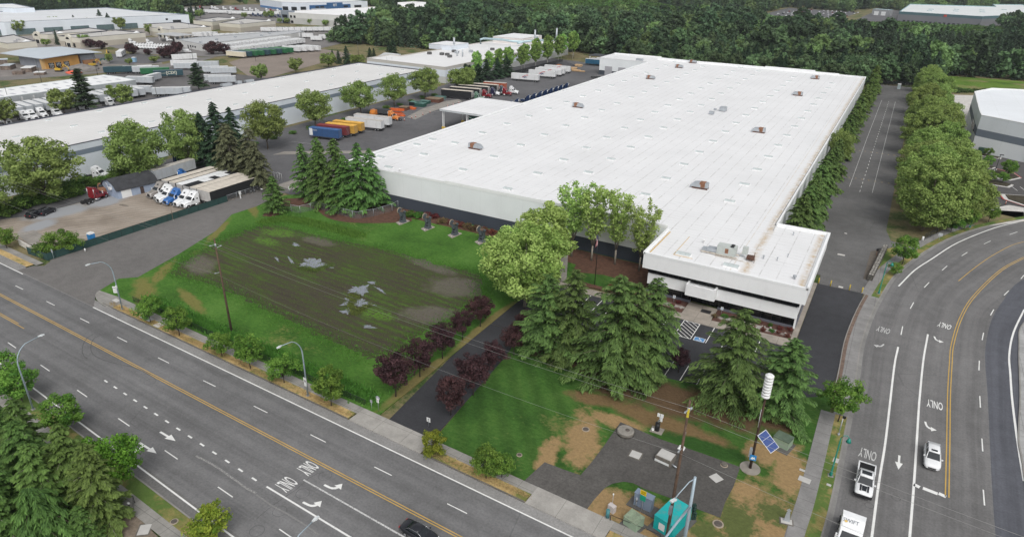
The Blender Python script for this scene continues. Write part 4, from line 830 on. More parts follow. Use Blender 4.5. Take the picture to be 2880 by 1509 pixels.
for x0, x1 in ((2, 9), (22, 27), (28.5, 34), (62, 68), (78, 88)): f(x0, x1, 2.8 if 20 < x0 < 70 else .5, 4.8, GLASSB, 'window', .75)
f(16, 36, 0, 2.5, M('grey louvre', (.35,.38,.42)), 'louvre', .8)
e2 = Vector((-690, 628)); d2 = (e0-e2).normalized(); MB().at(e2.x-ox, e2.y-oy, 0, math.atan2(d2.y, d2.x)).box(1, 9, -.3, .1, .3, 4.5).box(14, 22, -.3, .1, 0, 4.5).build('window', GLASSB, ib)
MB().at(-752-ox, 648-oy, 0, math.atan2(-20, 62)).box(0, 65, -.2, .1, 0, 2.4).build('base_band', M('mid blue band', (.08,.20,.40)), ib)
nn = Vector((d.y, -d.x)); q = e0+d*49+nn*1.5
lettering('IST', sg, WHITEM, Matrix.Translation((-ox, -oy, 0)) @ basis((q.x, q.y, 4.2), (d.x, d.y, 0), (0, 0, 1)), 4.2, .06)
gb = building('stepped_warehouse', 'white roofed warehouse with grey corner block behind the tree belt', [(-556.5, 505), (-449, 514), (-449, 700), (-533, 690), (-560, 535)], 10, panel('pale grey panel', (.48,.48,.47), 9), membrane('clean white roof', (.82,.82,.82), 9, 12, .12), .5, [(5.6, panel('light panel', (.60,.60,.59), 9))], None, 'warehouse'); ox, oy = gb.location.x, gb.location.y
an = math.atan2(9, 107.5); CB = MB().at(-556.5-ox, 505-oy, 0, an).box(-.6, 9, -.6, 9, 0, 11.6).build('corner_block', M('slate grey panel', (.22,.25,.29), .7, .06, .3), gb)
MB().at(-556.5-ox, 505-oy, 0, an).box(1, 7.6, -.75, -.5, 5.2, 8.2).box(1, 7.6, -.75, -.5, .4, 3).build('window', GLASSB, CB); MB().at(-556.5-ox, 505-oy, 0, an).box(10.5, 13, -.2, .1, 5.6, 7.8).box(15, 17.5, -.2, .1, 5.6, 7.8).box(11, 14, -.2, .1, .6, 3).build('window', GLASSB, gb)
MB().at(-452-ox, 514-oy, 0, an).box(-3, 3.4, -.5, 4, 0, 10.8).build('corner_block', M('slate grey panel', (.22,.25,.29)), gb); MB().box(-533-ox, -470-ox, 660-oy, 690-oy, 10, 14.5).build('upper_roof', M('white upper box', (.75,.75,.75), .7), gb)
# ---------------- building site (timber sheathed new block)
CT = thing('unfinished_building', 'half built block with orange sheathing, white shed roof and glazed front', 'building', -440, 228)
OSB = M('orange sheathing board', (.50,.27,.075), .85, .12, .35); OSB2 = M('pale sheathing board', (.55,.36,.16), .85, .1, .35); GYPS = M('grey building paper', (.27,.29,.33), .8, .1, .4); MTLR = M('pale metal roof', (.55,.61,.66), .35, .06, .3, .2)
MB().box(-18, 9.6, -17, 12, 0, 5.4).build('wall', GYPS, CT); MB().box(8.5, 11, -17.5, 1.5, 0, 6.0).build('front_wall', OSB, CT); MB().box(9, 10.6, -19.2, -17.5, 0, 5.8).build('side_wall', OSB2, CT)
MB().box(9.2, 10.4, 4, 14, 0, 2.6).build('low_wall', M('brown sheathing board', (.33,.17,.08), .85, .1, .4), CT); MB().box(5, 5.4, 2, 14.5, 0, 5.6).build('inner_wall', M('dim inner wall', (.22,.19,.2), .9, .2, .6), CT)
MB().box(8.6, 10.8, 1.6, 2.6, 0, 5.6).build('portal', M('dark portal timber', (.07,.04,.03)), CT)
rr = [[(-32, -20, 5.6), (13.2, -20, 6.0), (13.2, -20, 6.35), (-32, -20, 5.9)], [(-32, -4, 7.0), (13.5, -1, 7.0), (13.5, -1, 7.35), (-32, -4, 7.3)], [(-30, 15, 6.4), (11.5, 16, 6.0), (11.5, 16, 6.3), (-30, 15, 6.7)]]
MB().loft(rr).build('roof', MTLR, CT)
for y in (-14.5, -10.5, -6.0):
    o = MB().box(11, 11.15, y-1.5, y+1.5, .3, 3.2).build('window', GLASSB, CT); MB().box(11.1, 11.25, y-.06, y+.06, .3, 3.2).box(11.1, 11.25, y-1.5, y+1.5, 2.1, 2.2).box(11.1, 11.25, y-.8, y-.7, .3, 3.2).box(11.1, 11.25, y+.7, y+.8, .3, 3.2).build('mullion', WHITEM, o)
# ---------------- right hand neighbour
nb = building('grey_banded_building', 'tall white and grey panelled building with blue trimmed windows by its parking bays', [(28.2, 302), (28.0, 312), (28.6, 362), (36, 378), (100, 400), (100, 274), (44.5, 291)][::-1], 12.6, panel('cool white panel', (.78,.81,.83), 8), membrane('cool white roof', (.74,.77,.80), 9, 9, .2), .5, [(5.4, panel('mid grey panel', (.17,.20,.24), 8)), (8, panel('pale grey upper', (.70,.74,.77), 8))], WHITEM, 'building'); ox, oy = nb.location.x, nb.location.y
e0, e1 = Vector((44.5, 291)), Vector((100, 274)); d = (e1-e0).normalized(); an = math.atan2(d.y, d.x)
MB().at(44.5-ox, 291-oy, 0, an).box(0, 40, -.55, .1, 8.1, 13.6).build('projecting_panel', M('pale projecting panel', (.60,.66,.70), .7, .05, .2), nb); MB().at(44.5-ox, 291-oy, 0, an).box(0, 40, -.6, 0, 7.9, 8.12).build('blue_trim', M('teal blue trim', (.05,.18,.30)), nb); MB().at(44.5-ox, 291-oy, 0, an).box(-.2, 8.6, -.5, .1, 0, 5.4).build('projecting_panel', M('white projecting panel', (.72,.74,.74), .7, .04, .2), nb)
for x in (2.2, 5.4): MB().at(44.5-ox, 291-oy, 0, an).box(x, x+.9, -.2, .1, 5.5, 7.8).build('window', GLASSB, nb)
MB().at(28.1-ox, 318-oy, 0).box(-.3, .1, -8, 6, 5.4, 8).build('window_band', M('dark window band', (.05,.07,.09), .2), nb)
# ---------------- far warehouse and gatehouse
fw = building('teal_trimmed_warehouse', 'distant dark grey warehouse with teal trim and pale roof beyond the woods', [(-23, 1016), (64, 992), (74, 1012), (150, 1120), (140, 1400), (96, 1360), (96, 1285), (-16, 1245)], 11.6, M('dark grey panel', (.17,.175,.19), .8, .06, .05), membrane('far pale roof', (.66,.69,.69), 12, 20, .2), .8, [(9.2, M('teal band', (.07,.14,.16), .7, .1, .1))], M('teal coping', (.20,.34,.36)), 'warehouse'); ox, oy = fw.location.x, fw.location.y
e0, e1 = Vector((-23, 1016)), Vector((64, 992)); d = (e1-e0).normalized(); an = math.atan2(d.y, d.x)
for k in range(16): MB().at(e0.x-ox+d.x*(8+k*5), e0.y-oy+d.y*(8+k*5), 0, an).box(-1.3, 1.3, -.3, .1, 0, 2.8).build('dock_door', M('black dock door', (.02,.022,.025)), fw)
MB().at(e0.x-ox+d.x*52, e0.y-oy+d.y*52, 9.4, an).box(-1.6, 1.6, -.5, .1, 0, 2.2).build('red_emblem', M('emblem red', (.5,.06,.04)), fw)
for x, y in ((10, 1080), (12, 1120), (40, 1100), (42, 1150), (70, 1110), (72, 1160), (100, 1200)): MB().at(x-ox, y-oy, 11.6).box(-3, 3, -5, 5, 0, .6).build('roof_light', M('bluish roof light', (.40,.48,.50)), fw)
building('gatehouse', 'distant small grey block with white garage doors left of the far warehouse', [(-60, 1142), (-38, 1136), (-34, 1150), (-56, 1157)], 7.4, M('gatehouse grey', (.27,.28,.29), .8), ROOF3, .4, (), M('teal coping', (.20,.34,.36)), 'building')
gh = [o for o in COL.objects if o.name.startswith('gatehouse')][0]; an = math.atan2(-6, 22)
for x in (3, 12.5): MB().at(-60-gh.location.x, 1142-gh.location.y, 0, an).box(x, x+6, -.3, .1, 0, 5).build('garage_door', WHITEM, gh)
# ================================================================== VEHICLES
def carpaint(name, c, rough=.3): 
    if name in MATS: return MATS[name]
    b = NB(name); col = b.ramp(b.noise(b.obj(), 1.2, 3), (.3, sca(c, .93)), (.7, sca(c, 1.05))); b.b.inputs['Coat Weight'].default_value = .35; b.b.inputs['Coat Roughness'].default_value = .1
    MATS[name] = b.out(col, rough, 0, .45); return MATS[name]
PWHITE = carpaint('white vehicle paint', (.74,.75,.76)); PBLACK = carpaint('black vehicle paint', (.012,.013,.018)); PBLUE = carpaint('blue truck paint', (.03,.13,.38)); PNAVY = carpaint('navy truck paint', (.012,.03,.085)); PRED = carpaint('dark red truck paint', (.20,.012,.018)); PGREY = carpaint('warm grey truck paint', (.27,.25,.235)); PSLATE = carpaint('slate truck paint', (.06,.08,.095)); PGREEN = carpaint('sage green truck paint', (.10,.19,.13)); PORNG = carpaint('orange truck paint', (.62,.21,.04)); PPURP = carpaint('midnight purple truck paint', (.02,.02,.06))
TYREM = M('tyre rubber', (.016,.016,.017), .9, .2, 3); HUB = M('steel hub', (.40,.41,.42), .4, .1, 3, .6); CHASS = M('black chassis', (.018,.018,.02), .7, .2, 2); CHROME = M('bright metal', (.55,.56,.57), .25, .08, 2, .9); GLASSV = M('vehicle glass', (.014,.018,.022), .08, .1, 1, spec=.6); LAMPW = M('clear lamp', (.72,.74,.76), .2, .1, 2); LAMPR = M('red lamp', (.35,.012,.01), .3, .1, 2)
GRIME = dict(dirt=(.28,.26,.23), dirtamt=.45)
TW = M('white trailer side', (.66,.67,.68), .5, .05, .4, **GRIME); TWR = M('dirty trailer roof', (.50,.475,.44), .8, .2, .6, dirt=(.22,.19,.16), dirtamt=.6); TB = M('black curtain side', (.014,.015,.017), .75, .25, .8); TFRONT = M('grey trailer front', (.44,.43,.42), .7, .12, .6, **GRIME); TSILV = M('silver trailer side', (.44,.47,.50), .5, .08, .5, **GRIME); CREAMR = M('cream tarpaulin roof', (.58,.53,.46), .8, .14, .5, dirt=(.3,.26,.2), dirtamt=.5)
def ctex(name, c):       # corrugated container paint
    if name in MATS: return MATS[name]
    b = NB(name); o = b.obj(); s = b.sep(o); wv = b.math('SINE', b.math('MULTIPLY', s[1], 2*PI/.28)); col = b.ramp(b.noise(o, .7, 5, .65), (.3, sca(c, .8)), (.7, sca(c, 1.15)))
    col = b.mix(b.ramp(b.noise(o, 2.2, 6, .75), (.58, 0.0), (.72, .5)), col, (.12,.06,.04)); b.bump(wv, .03, .9); MATS[name] = b.out(col, .7, 0, .3); return MATS[name]
def trailer(name, label, L, side, roof=None, front=None, parts=True, cat='trailer', group=None, cont=False, rear=None, skirt=False):
    """semi trailer lying along y, nose at +y, origin on the ground in the middle"""
    t = thing(name, label, cat, 0, 0, 0, 0, group); h0, h1, w_ = 1.15, 4.05, 1.29; roof = roof or TWR; front = front or side
    if not parts:
        mb = MB().box(-w_, w_, -L/2, L/2, h0, h1, 0, 1).box(-.5, .5, -L/2+.3, L/2-.5, .8, h0, 2)
        for y in ((-L/2+1.6), (-L/2+2.8)): mb.wheel(-.95, y, .5, .5, 2, 3); mb.wheel(.95, y, .5, .5, 2, 3)
        mb.box(-.7, -.5, L/2-3, L/2-2.8, 0, h0, 2).box(.5, .7, L/2-3, L/2-2.8, 0, h0, 2); mb.build('trailer_body', [side, roof, TYREM, HUB], t); return t
    MB().box(-w_, w_, -L/2+.06, L/2-.06, h0, h1).build('body', side, t)
    MB().box(-w_-.02, w_+.02, -L/2, L/2, h1, h1+.06).build('roof', roof, t)
    MB().box(-w_+.02, w_-.02, L/2-.06, L/2+.01, h0, h1-.01).build('front_wall', front, t)
    d = MB().box(-w_+.03, w_-.03, -L/2, -L/2+.06, h0, h1-.02).build('rear_door', rear or front, t); MB().box(-.05, -.02, -L/2-.03, -L/2, h0+.1, h1-.1).box(.02, .05, -L/2-.03, -L/2, h0+.1, h1-.1).box(-.8, -.77, -L/2-.03, -L/2, h0+.1, h1-.1).box(.77, .8, -L/2-.03, -L/2, h0+.1, h1-.1).build('lock_rod', GALV, d)
    MB().box(-w_-.01, w_+.01, -L/2-.01, L/2+.02, h0-.16, h0).box(-.55, -.35, -L/2, L/2-.4, .8, h0).box(.35, .55, -L/2, L/2-.4, .8, h0).box(-w_, w_, -L/2-.02, -L/2+.1, .5, .65).build('chassis', CHASS if not cont else M('container chassis', (.05,.06,.08), .7), t)
    for y in (-L/2+1.5, -L/2+2.75):
        for x in (-.98, .98): MB().wheel(x, y, .5, .55).build('wheel', [TYREM, HUB], t)
    for x in (-.8, .8): MB().box(x-.08, x+.08, L/2-3.1, L/2-2.9, .05, h0).box(x-.18, x+.18, L/2-3.2, L/2-2.8, 0, .06).build('landing_leg', CHASS, t)
    if skirt: MB().box(-w_, -w_+.04, -L/2+4, L/2-4, .45, h0-.16).box(w_-.04, w_, -L/2+4, L/2-4, .45, h0-.16).build('side_skirt', side, t)
    return t
def tractor(name, label, paint, group=None, sleeper=True, roof=True, detail=True, cat='truck', mirrors=True, hood=None, tall=False):
    """conventional tractor, nose at +y, origin on the ground at mid length (about 7.6 m long)"""
    t = thing(name, label, cat, 0, 0, 0, 0, group); yb = -.75 if sleeper else .55
    top = 3.95 if roof else 2.75
    # side profile (y, z)
    cabp = [(yb, .95), (2.0, .95), (2.0, 1.95), (1.75, 2.1), (1.1, 2.72), (.55, 3.2 if roof else 2.82), (-.1 if sleeper else .6, top-.08), (yb, top)] if roof else [(yb, .95), (2.0, .95), (2.0, 1.95), (1.75, 2.05), (1.15, 2.72), (.8, 2.85), (yb+.1, 2.95), (yb, 2.85)]
    rings = []
    for x, k in ((-1.22, .90), (-1.12, 1), (1.12, 1), (1.22, .90)):
        c_ = (sum(p[0] for p in cabp)/8, 1.9); rings.append([(x, c_[0]+(p[0]-c_[0])*(k if p[1] > 2.2 else 1), .95+(p[1]-.95)*(1-(1-k)*.5)) for p in cabp])
    MB().loft([r[::-1] for r in rings], 0).build('cab', paint, t)
    hp = lambda y, w_, z0, z1: [(-w_, y, z0), (w_, y, z0), (w_, y, z1-.18), (w_*.8, y, z1), (-w_*.8, y, z1), (-w_, y, z1-.18)]
    hd = MB().loft([hp(1.95, 1.1, .75, 2.0), hp(2.6, 1.08, .7, 1.88), hp(3.35, .98, .65, 1.72), hp(3.72, .85, .65, 1.5)], 0).build('hood', hood or paint, t)
    MB().box(-.52, .52, 3.68, 3.78, .72, 1.42).build('grille', CHASS, hd)
    for x in (-.86, .86): MB().box(x-.17, x+.17, 3.5, 3.7, 1.05, 1.3).build('headlight', LAMPW, hd)
    for x in (-1.0, 1.0): MB().loft([[(x-.24, 2.1, .62), (x+.24, 2.1, .62), (x+.24, 2.1, .8), (x-.24, 2.1, .8)], [(x-.24, 2.4, 1.1), (x+.24, 2.4, 1.1), (x+.22, 2.4, 1.24), (x-.22, 2.4, 1.24)], [(x-.24, 3.0, 1.1), (x+.24, 3.0, 1.1), (x+.22, 3.0, 1.24), (x-.22, 3.0, 1.24)], [(x-.22, 3.5, .6), (x+.22, 3.5, .6), (x+.2, 3.5, .95), (x-.2, 3.5, .95)]]).build('fender', hood or paint, hd)
    MB().box(-1.2, 1.2, 3.55, 3.9, .35, .66).build('bumper', CHROME if detail else paint, t)
    ws = MB().loft([[(-1.02, 1.79, 2.1), (1.02, 1.79, 2.1), (1.02, 1.72, 2.08), (-1.02, 1.72, 2.08)], [(-.92, 1.14, 2.74), (.92, 1.14, 2.74), (.92, 1.06, 2.68), (-.92, 1.06, 2.68)]]).build('windscreen', GLASSV, t)
    for s in (-1, 1):
        MB().loft([[(s*1.235, .75, 1.95), (s*1.235, 1.62, 1.95), (s*1.10, 1.62, 1.95), (s*1.10, .75, 1.95)], [(s*1.225, .75, 2.62), (s*1.225, 1.1, 2.62), (s*1.09, 1.1, 2.62), (s*1.09, .75, 2.62)]]).build('side_window', GLASSV, t)
        if sleeper: MB().box(min(s*1.1, s*1.24), max(s*1.1, s*1.24), -.3, .1, 2.05, 2.4).build('sleeper_window', GLASSV, t)
        if mirrors: MB().box(s*1.42-.1, s*1.42+.1, 1.55, 1.68, 1.75, 2.5).box(min(s*1.2, s*1.45), max(s*1.2, s*1.45), 1.58, 1.64, 2.1, 2.16).build('mirror', BLACKM if paint is not PWHITE else WHITEM, t)
        MB().at(s*.98, -.1, .62).tube([(0, -.75, 0), (0, .75, 0)], .3, 10).build('fuel_tank', CHROME, t)
        if detail: MB().cyl(s*1.05, yb-.12, .9, 3.6 if roof else 3.2, .07, 8).build('exhaust', CHROME, t)
    if roof: MB().loft([[(-.3, .62, 3.22), (.3, .62, 3.22), (.3, .3, 3.45), (-.3, .3, 3.45)], [(-.3, .64, 3.25), (.3, .64, 3.25), (.3, .32, 3.48), (-.3, .32, 3.48)]]).build('roof_vent', GLASSV, t)
    MB().box(-.55, -.3, -4.0, 2.5, .75, .98).box(.3, .55, -4.0, 2.5, .75, .98).box(-.6, .6, -4.0, -3.85, .6, .98).build('frame', CHASS, t); MB().box(-.5, .5, -3.0, -2.2, .98, 1.12).build('fifth_wheel', CHASS, t)
    for s in (-1, 1):
        MB().wheel(s*1.02, 2.72, .52, .32).build('wheel', [TYREM, HUB], t)
        for y in (-2.0, -3.25): MB().wheel(s*.95, y, .5, .55).build('wheel', [TYREM, HUB], t)
    return t
# ---- six tractors with curtain trailers in the gravel lot
g1, g2 = 'tractors parked in the gravel lot', 'trailers parked nose out in the gravel lot'
CT_ = trailer('curtain_trailer', 'x', 16.2, TB, CREAMR, TFRONT, group=g2)
TX = [-173.6, -170.3, -167.2, -164.3, -161.4, -158.5, -155.9]
TLAB = ['black curtain trailer behind the warm grey tractor', 'black curtain trailer behind the white tractor beside the grey one', 'clean white roofed curtain trailer behind the middle white tractor', 'black roofed trailer with two white roof panels behind the blue tractor', 'cream roofed trailer behind the white tractor next to the blue one', 'cream roofed trailer behind the tractor nearest the green fence', 'black sided trailer with bare grey nose beside the chain link fence']
def recolour(r, part, mat):
    for c in r.children:
        if c.name.split('.')[0] == part: c.data = c.data.copy(); c.data.materials.clear(); c.data.materials.append(mat)
for i, x in enumerate(TX):
    r = CT_ if i == 0 else dup(CT_, x, 115.3, PI)
    r.location = (x, 116.0, 0); r.rotation_euler = (0, 0, PI+.012); r['label'] = TLAB[i]; r['group'] = g2
    if i == 2: recolour(r, 'roof', M('clean tarpaulin', (.72,.73,.73), .7))
    if i == 3:
        recolour(r, 'roof', TB); ro = [c for c in r.children if c.name.startswith('roof')][0]
        for y in (1.5, -4): MB().box(-1.27, 1.27, y-1.6, y+1.6, 4.13, 4.16).build('roof_panel', M('clean tarpaulin', (.72,.73,.73)), r)
WT = tractor('sleeper_tractor', 'white sleeper tractor at the end nearest the green fence', PWHITE, g1)
WT.location = (-159.0, 106.2, 0); WT.rotation_euler = (0, 0, PI-.03)
for x, y, pn, lb in [(-173.9, 104.2, PGREY, 'warm grey sleeper tractor beside the pale blue shed'), (-170.2, 103.8, PWHITE, 'white sleeper tractor next to the warm grey one'), (-168.1, 103.0, PWHITE, 'white sleeper tractor next to the bright blue one, shed side'), (-165.1, 103.0, PBLUE, 'bright blue sleeper tractor between two white ones'), (-161.6, 103.6, PWHITE, 'white sleeper tractor on the fence side of the blue one')]:
    r = dup(WT, x, y+2.3, PI-.03, lb, g1)
    if pn is not PWHITE:
        for c in r.children:
            k = c.name.split('.')[0]
            if k in ('cab', 'hood'):
                c.data = c.data.copy(); c.data.materials.clear(); c.data.materials.append(pn)
                for e in c.children:
                    if e.name.startswith('fender'): e.data = e.data.copy(); e.data.materials.clear(); e.data.materials.append(pn)
def repaint(r, pn, hood=None):
    for c in r.children:
        k = c.name.split('.')[0]
        if k in ('cab', 'hood'):
            c.data = c.data.copy(); c.data.materials.clear(); c.data.materials.append(pn if k == 'cab' or not hood else hood)
            for e in c.children:
                if e.name.startswith('fender'): e.data = e.data.copy(); e.data.materials.clear(); e.data.materials.append(hood or pn)
    return r
def TR(x, y, rz, lb, pn=PWHITE, group=None, hood=None): return repaint(dup(WT, x, y, rz, lb, group or 'tractors around the warehouses'), pn, hood)
TR(*W('e',905,620), .28, 'dark red tractor showing its bare frame by the hedge', PRED)
TR(*W('e',935,415), -1.15, 'white sleeper tractor half hidden under trees by the long warehouse')
TR(-179.5, 117.5, -.9, 'blue tractor behind the grey trailer and the shed', PBLUE)
gt = trailer('box_trailer', 'scuffed grey box trailer standing behind the pale blue shed', 14.5, TSILV, TWR, TSILV); gt.location = (-186.1, 119.2, 0); gt.rotation_euler = (0, 0, .08)
dk = trailer('box_trailer', 'dark navy box trailer behind the maples by the long warehouse', 9, PNAVY, CREAMR, PNAVY); dk.location = (-196.5, 130, 0); dk.rotation_euler = (0, 0, .6)
ot = tractor('old_truck', 'rusty old bonneted truck nose beside the shed', RUST, None, False, False, False); ot.location = W('e',1000,540)+(0,); ot.rotation_euler = (0, 0, -2.3)
# ---- yard: containers and trailers angled along the tree strip
def lay(t, se, L, tilt):      # place by the south east roof corner; nose points west
    ang = tilt; x = se[0]-math.cos(ang)*L/2-math.sin(ang)*1.29; y = se[1]-math.sin(ang)*L/2+math.cos(ang)*1.29
    t.location = (x, y, 0); t.rotation_euler = (0, 0, ang+PI/2); return t
gy = 'containers and trailers along the tree strip'
for lb, c, se, L in [('blue shipping container on a chassis with small white lettering', (.035,.09,.22), (-175.6, 179.3), 12.6), ('maroon shipping container on a chassis beside the blue one', (.17,.03,.035), (-176.4, 184.4), 12.8), ('mustard yellow container on a chassis beside the maroon one', (.58,.33,.06), (-175.7, 187.9), 12.6), ('taller mustard yellow container on a chassis beside the white trailers', (.55,.31,.055), (-176.3, 192.6), 12.6)]:
    cm = ctex('container '+lb.split()[0]+lb.split()[1], c); t = trailer('shipping_container', lb, L, cm, M('faded roof '+lb.split()[0], sca(c, 1.25), .8, .25, .8), cm, cat='container', group=gy, cont=True); lay(t, se, L, math.radians(11))
    if c[2] > .2:
        bd = [q for q in t.children if q.name.startswith('body')][0]; lettering('CORSON', bd, WHITEM, basis((-1.3, 4.2, 3.1), (0, -1, 0), (0, 0, 1)), .7); MB().box(-1.305, -1.29, L/2-1.6, L/2-.2, 1.3, 3.9).build('white_patch', WHITEM, bd)
for lb, se in [('white box trailer beside the yellow containers', (-172.7, 199.9)), ('white box trailer next to the orange truck', (-174.2, 206.4))]:
    t = trailer('box_trailer', lb, 16.2, TW, TWR, TW, group=gy); lay(t, se, 16.2, math.radians(9))
TR(*W('G',985,645), -PI/2-.1+.25, 'orange flatbed tractor beside the white box trailers', PORNG)
fl = thing('flatbed_body', 'dark canvas covered flatbed load behind the orange tractor', 'truck body', *W('G',890,590), 0, math.radians(10)); MB().box(-3.4, 3.4, -1.3, 1.3, 1.0, 2.7).build('load_cover', M('dark canvas', (.05,.055,.06), .9, .2, 1), fl); MB().box(-3.5, 3.4, -.5, .5, .5, 1.0).wheel(0, 0, .3, .3).build('frame', CHASS, fl)
OR2 = thing('orange_truck', 'orange truck cab behind the white trailers, only its roof showing', 'truck', *W('G',795,590), 0, math.radians(10)); MB().box(-1.2, 1.2, -1.2, 1.2, .6, 2.6).loft([[(-1.2,-1.2,.6),(1.2,-1.2,.6),(1.2,-1.2,2.6),(-1.2,-1.2,2.6)],[(-1.1,-2.4,.6),(1.1,-2.4,.6),(1.1,-2.4,1.5),(-1.1,-2.4,1.5)]]).build('cab', PORNG, OR2); MB().wheel(-1, -1.6, .5, .3).wheel(1, -1.6, .5, .3).build('wheel', [TYREM, HUB], OR2)
gcv = 'curtain trailers with tractors at the yard'
for k, (se, tl, cab, hd, lb) in enumerate([((-178.9, 274.1), 'black', PGREEN, None, 'sage green'), ((-179.3, 282.0), 'black', PRED, None, 'red and grey'), ((-179.1, 289.5), 'black', PPURP, PWHITE, 'midnight purple white-bonneted'), ((-178.2, 296.8), 'black', PSLATE, None, 'slate grey')]):
    r = dup(CT_, 0, 0, 0, 'black curtain trailer coupled to the %s tractor in the yard' % lb, gcv); L = 16.2; a = math.radians(10)
    x = se[0]-math.cos(a)*L/2-math.sin(a)*1.29; y = se[1]-math.sin(a)*L/2+math.cos(a)*1.29; r.location = (x, y, 0); r.rotation_euler = (0, 0, a-PI/2)
    TR(x+math.cos(a)*10.2, y+math.sin(a)*10.2, a-PI/2, '%s tractor coupled to a black curtain trailer in the yard' % lb, cab, gcv, hd)
t = trailer('shipping_container', 'rust orange container behind the row of black curtain trailers', 12.2, ctex('container rustorange', (.40,.10,.05)), None, None, cont=True, cat='container'); lay(t, (-177.6, 304.1), 12.2, math.radians(10))
TR(-171.5, 300.2, math.radians(10)-PI/2, 'white sleeper tractor beside the rust orange container'); TR(-172.3, 294.6, math.radians(10)-PI/2, 'small red tractor between the slate and white ones', PRED)
gn = 'white trailers with red and blue logo'
NF = None; PIN = M('logo navy', (.01,.02,.10), .5); PRD = M('logo red', (.5,.03,.04), .5)
for k, (se, lb) in enumerate([((-176.6, 338.7), 'white trailer with red swoosh logo standing out nearest the blue tractors'), ((-174.6, 355.6), 'second white red-swoosh trailer from the blue tractors'), ((-175.0, 364.5), 'third white red-swoosh trailer from the blue tractors'), ((-175.4, 369.5), 'fourth white red-swoosh trailer from the blue tractors'), ((-176.2, 378.8), 'white red-swoosh trailer nearest the stacked pallets')]):
    if k == 0:
        NF = t = trailer('logo_trailer', lb, 16.2, TW, M('pale trailer roof', (.62,.63,.63), .7, .1, .5), TW, group=gn); bd = [q for q in t.children if q.name.startswith('body')][0]
        lettering('NFI', bd, PIN, basis((-1.30, 0, 1.9), (0, -1, 0), (0, 0, 1)), 1.5, .06)
        mb = MB(); A = [(-1.305, 1.6-.16*q*3.0/2.2*1.0, 2.2+1.25*math.sin(min(1, q/14)*PI/2)) for q in range(18)]
        for p, q in zip(A, A[1:]): mb.poly([p, q, (q[0], q[1], q[2]+.28), (p[0], p[1], p[2]+.28)])
        mb.build('logo_swoosh', PRD, bd)
    else: t = dup(NF, 0, 0, 0, lb, gn)
    lay(t, se, 16.2, math.radians(9))
gb_ = 'navy tractors lined up at the dock'
for k, y in enumerate((267.5, 273.3, 284, 290.2, 296.7, 302.5, 308.9, 314.7, 320, 326.6)):
    TR(-153.2, y, PI/2+.3, '%s navy tractor from the canopy along the dock' % od(k), PNAVY, gb_)
for k in range(3):
    t = trailer('dump_trailer', ['teal blue box trailer parked by the extension wall', 'second blue box trailer behind the teal one by the extension', 'grey box trailer behind the blue ones by the extension'][k], 13, [ctex('container tealblue', (.02,.10,.18)), ctex('container tealblue', (.02,.10,.18)), TW][k], M('pale trailer roof', (.62,.63,.63)), TW, group='trailers by the extension wall'); lay(t, (-171+k*2, 420+k*4.6), 13, math.radians(6))
dkt = thing('roll_shelter', 'low dark shelter roof behind the blue box trailers', 'shelter', -172, 438); MB().box(-16, 16, -5, 6, 4.2, 4.6).build('roof', M('dark shelter roof', (.06,.065,.07), .8), dkt); 
for x in (-15, 0, 15): MB().box(x-.2, x+.2, -4.8, -4.4, 0, 4.2).build('post', WHITEM, dkt)

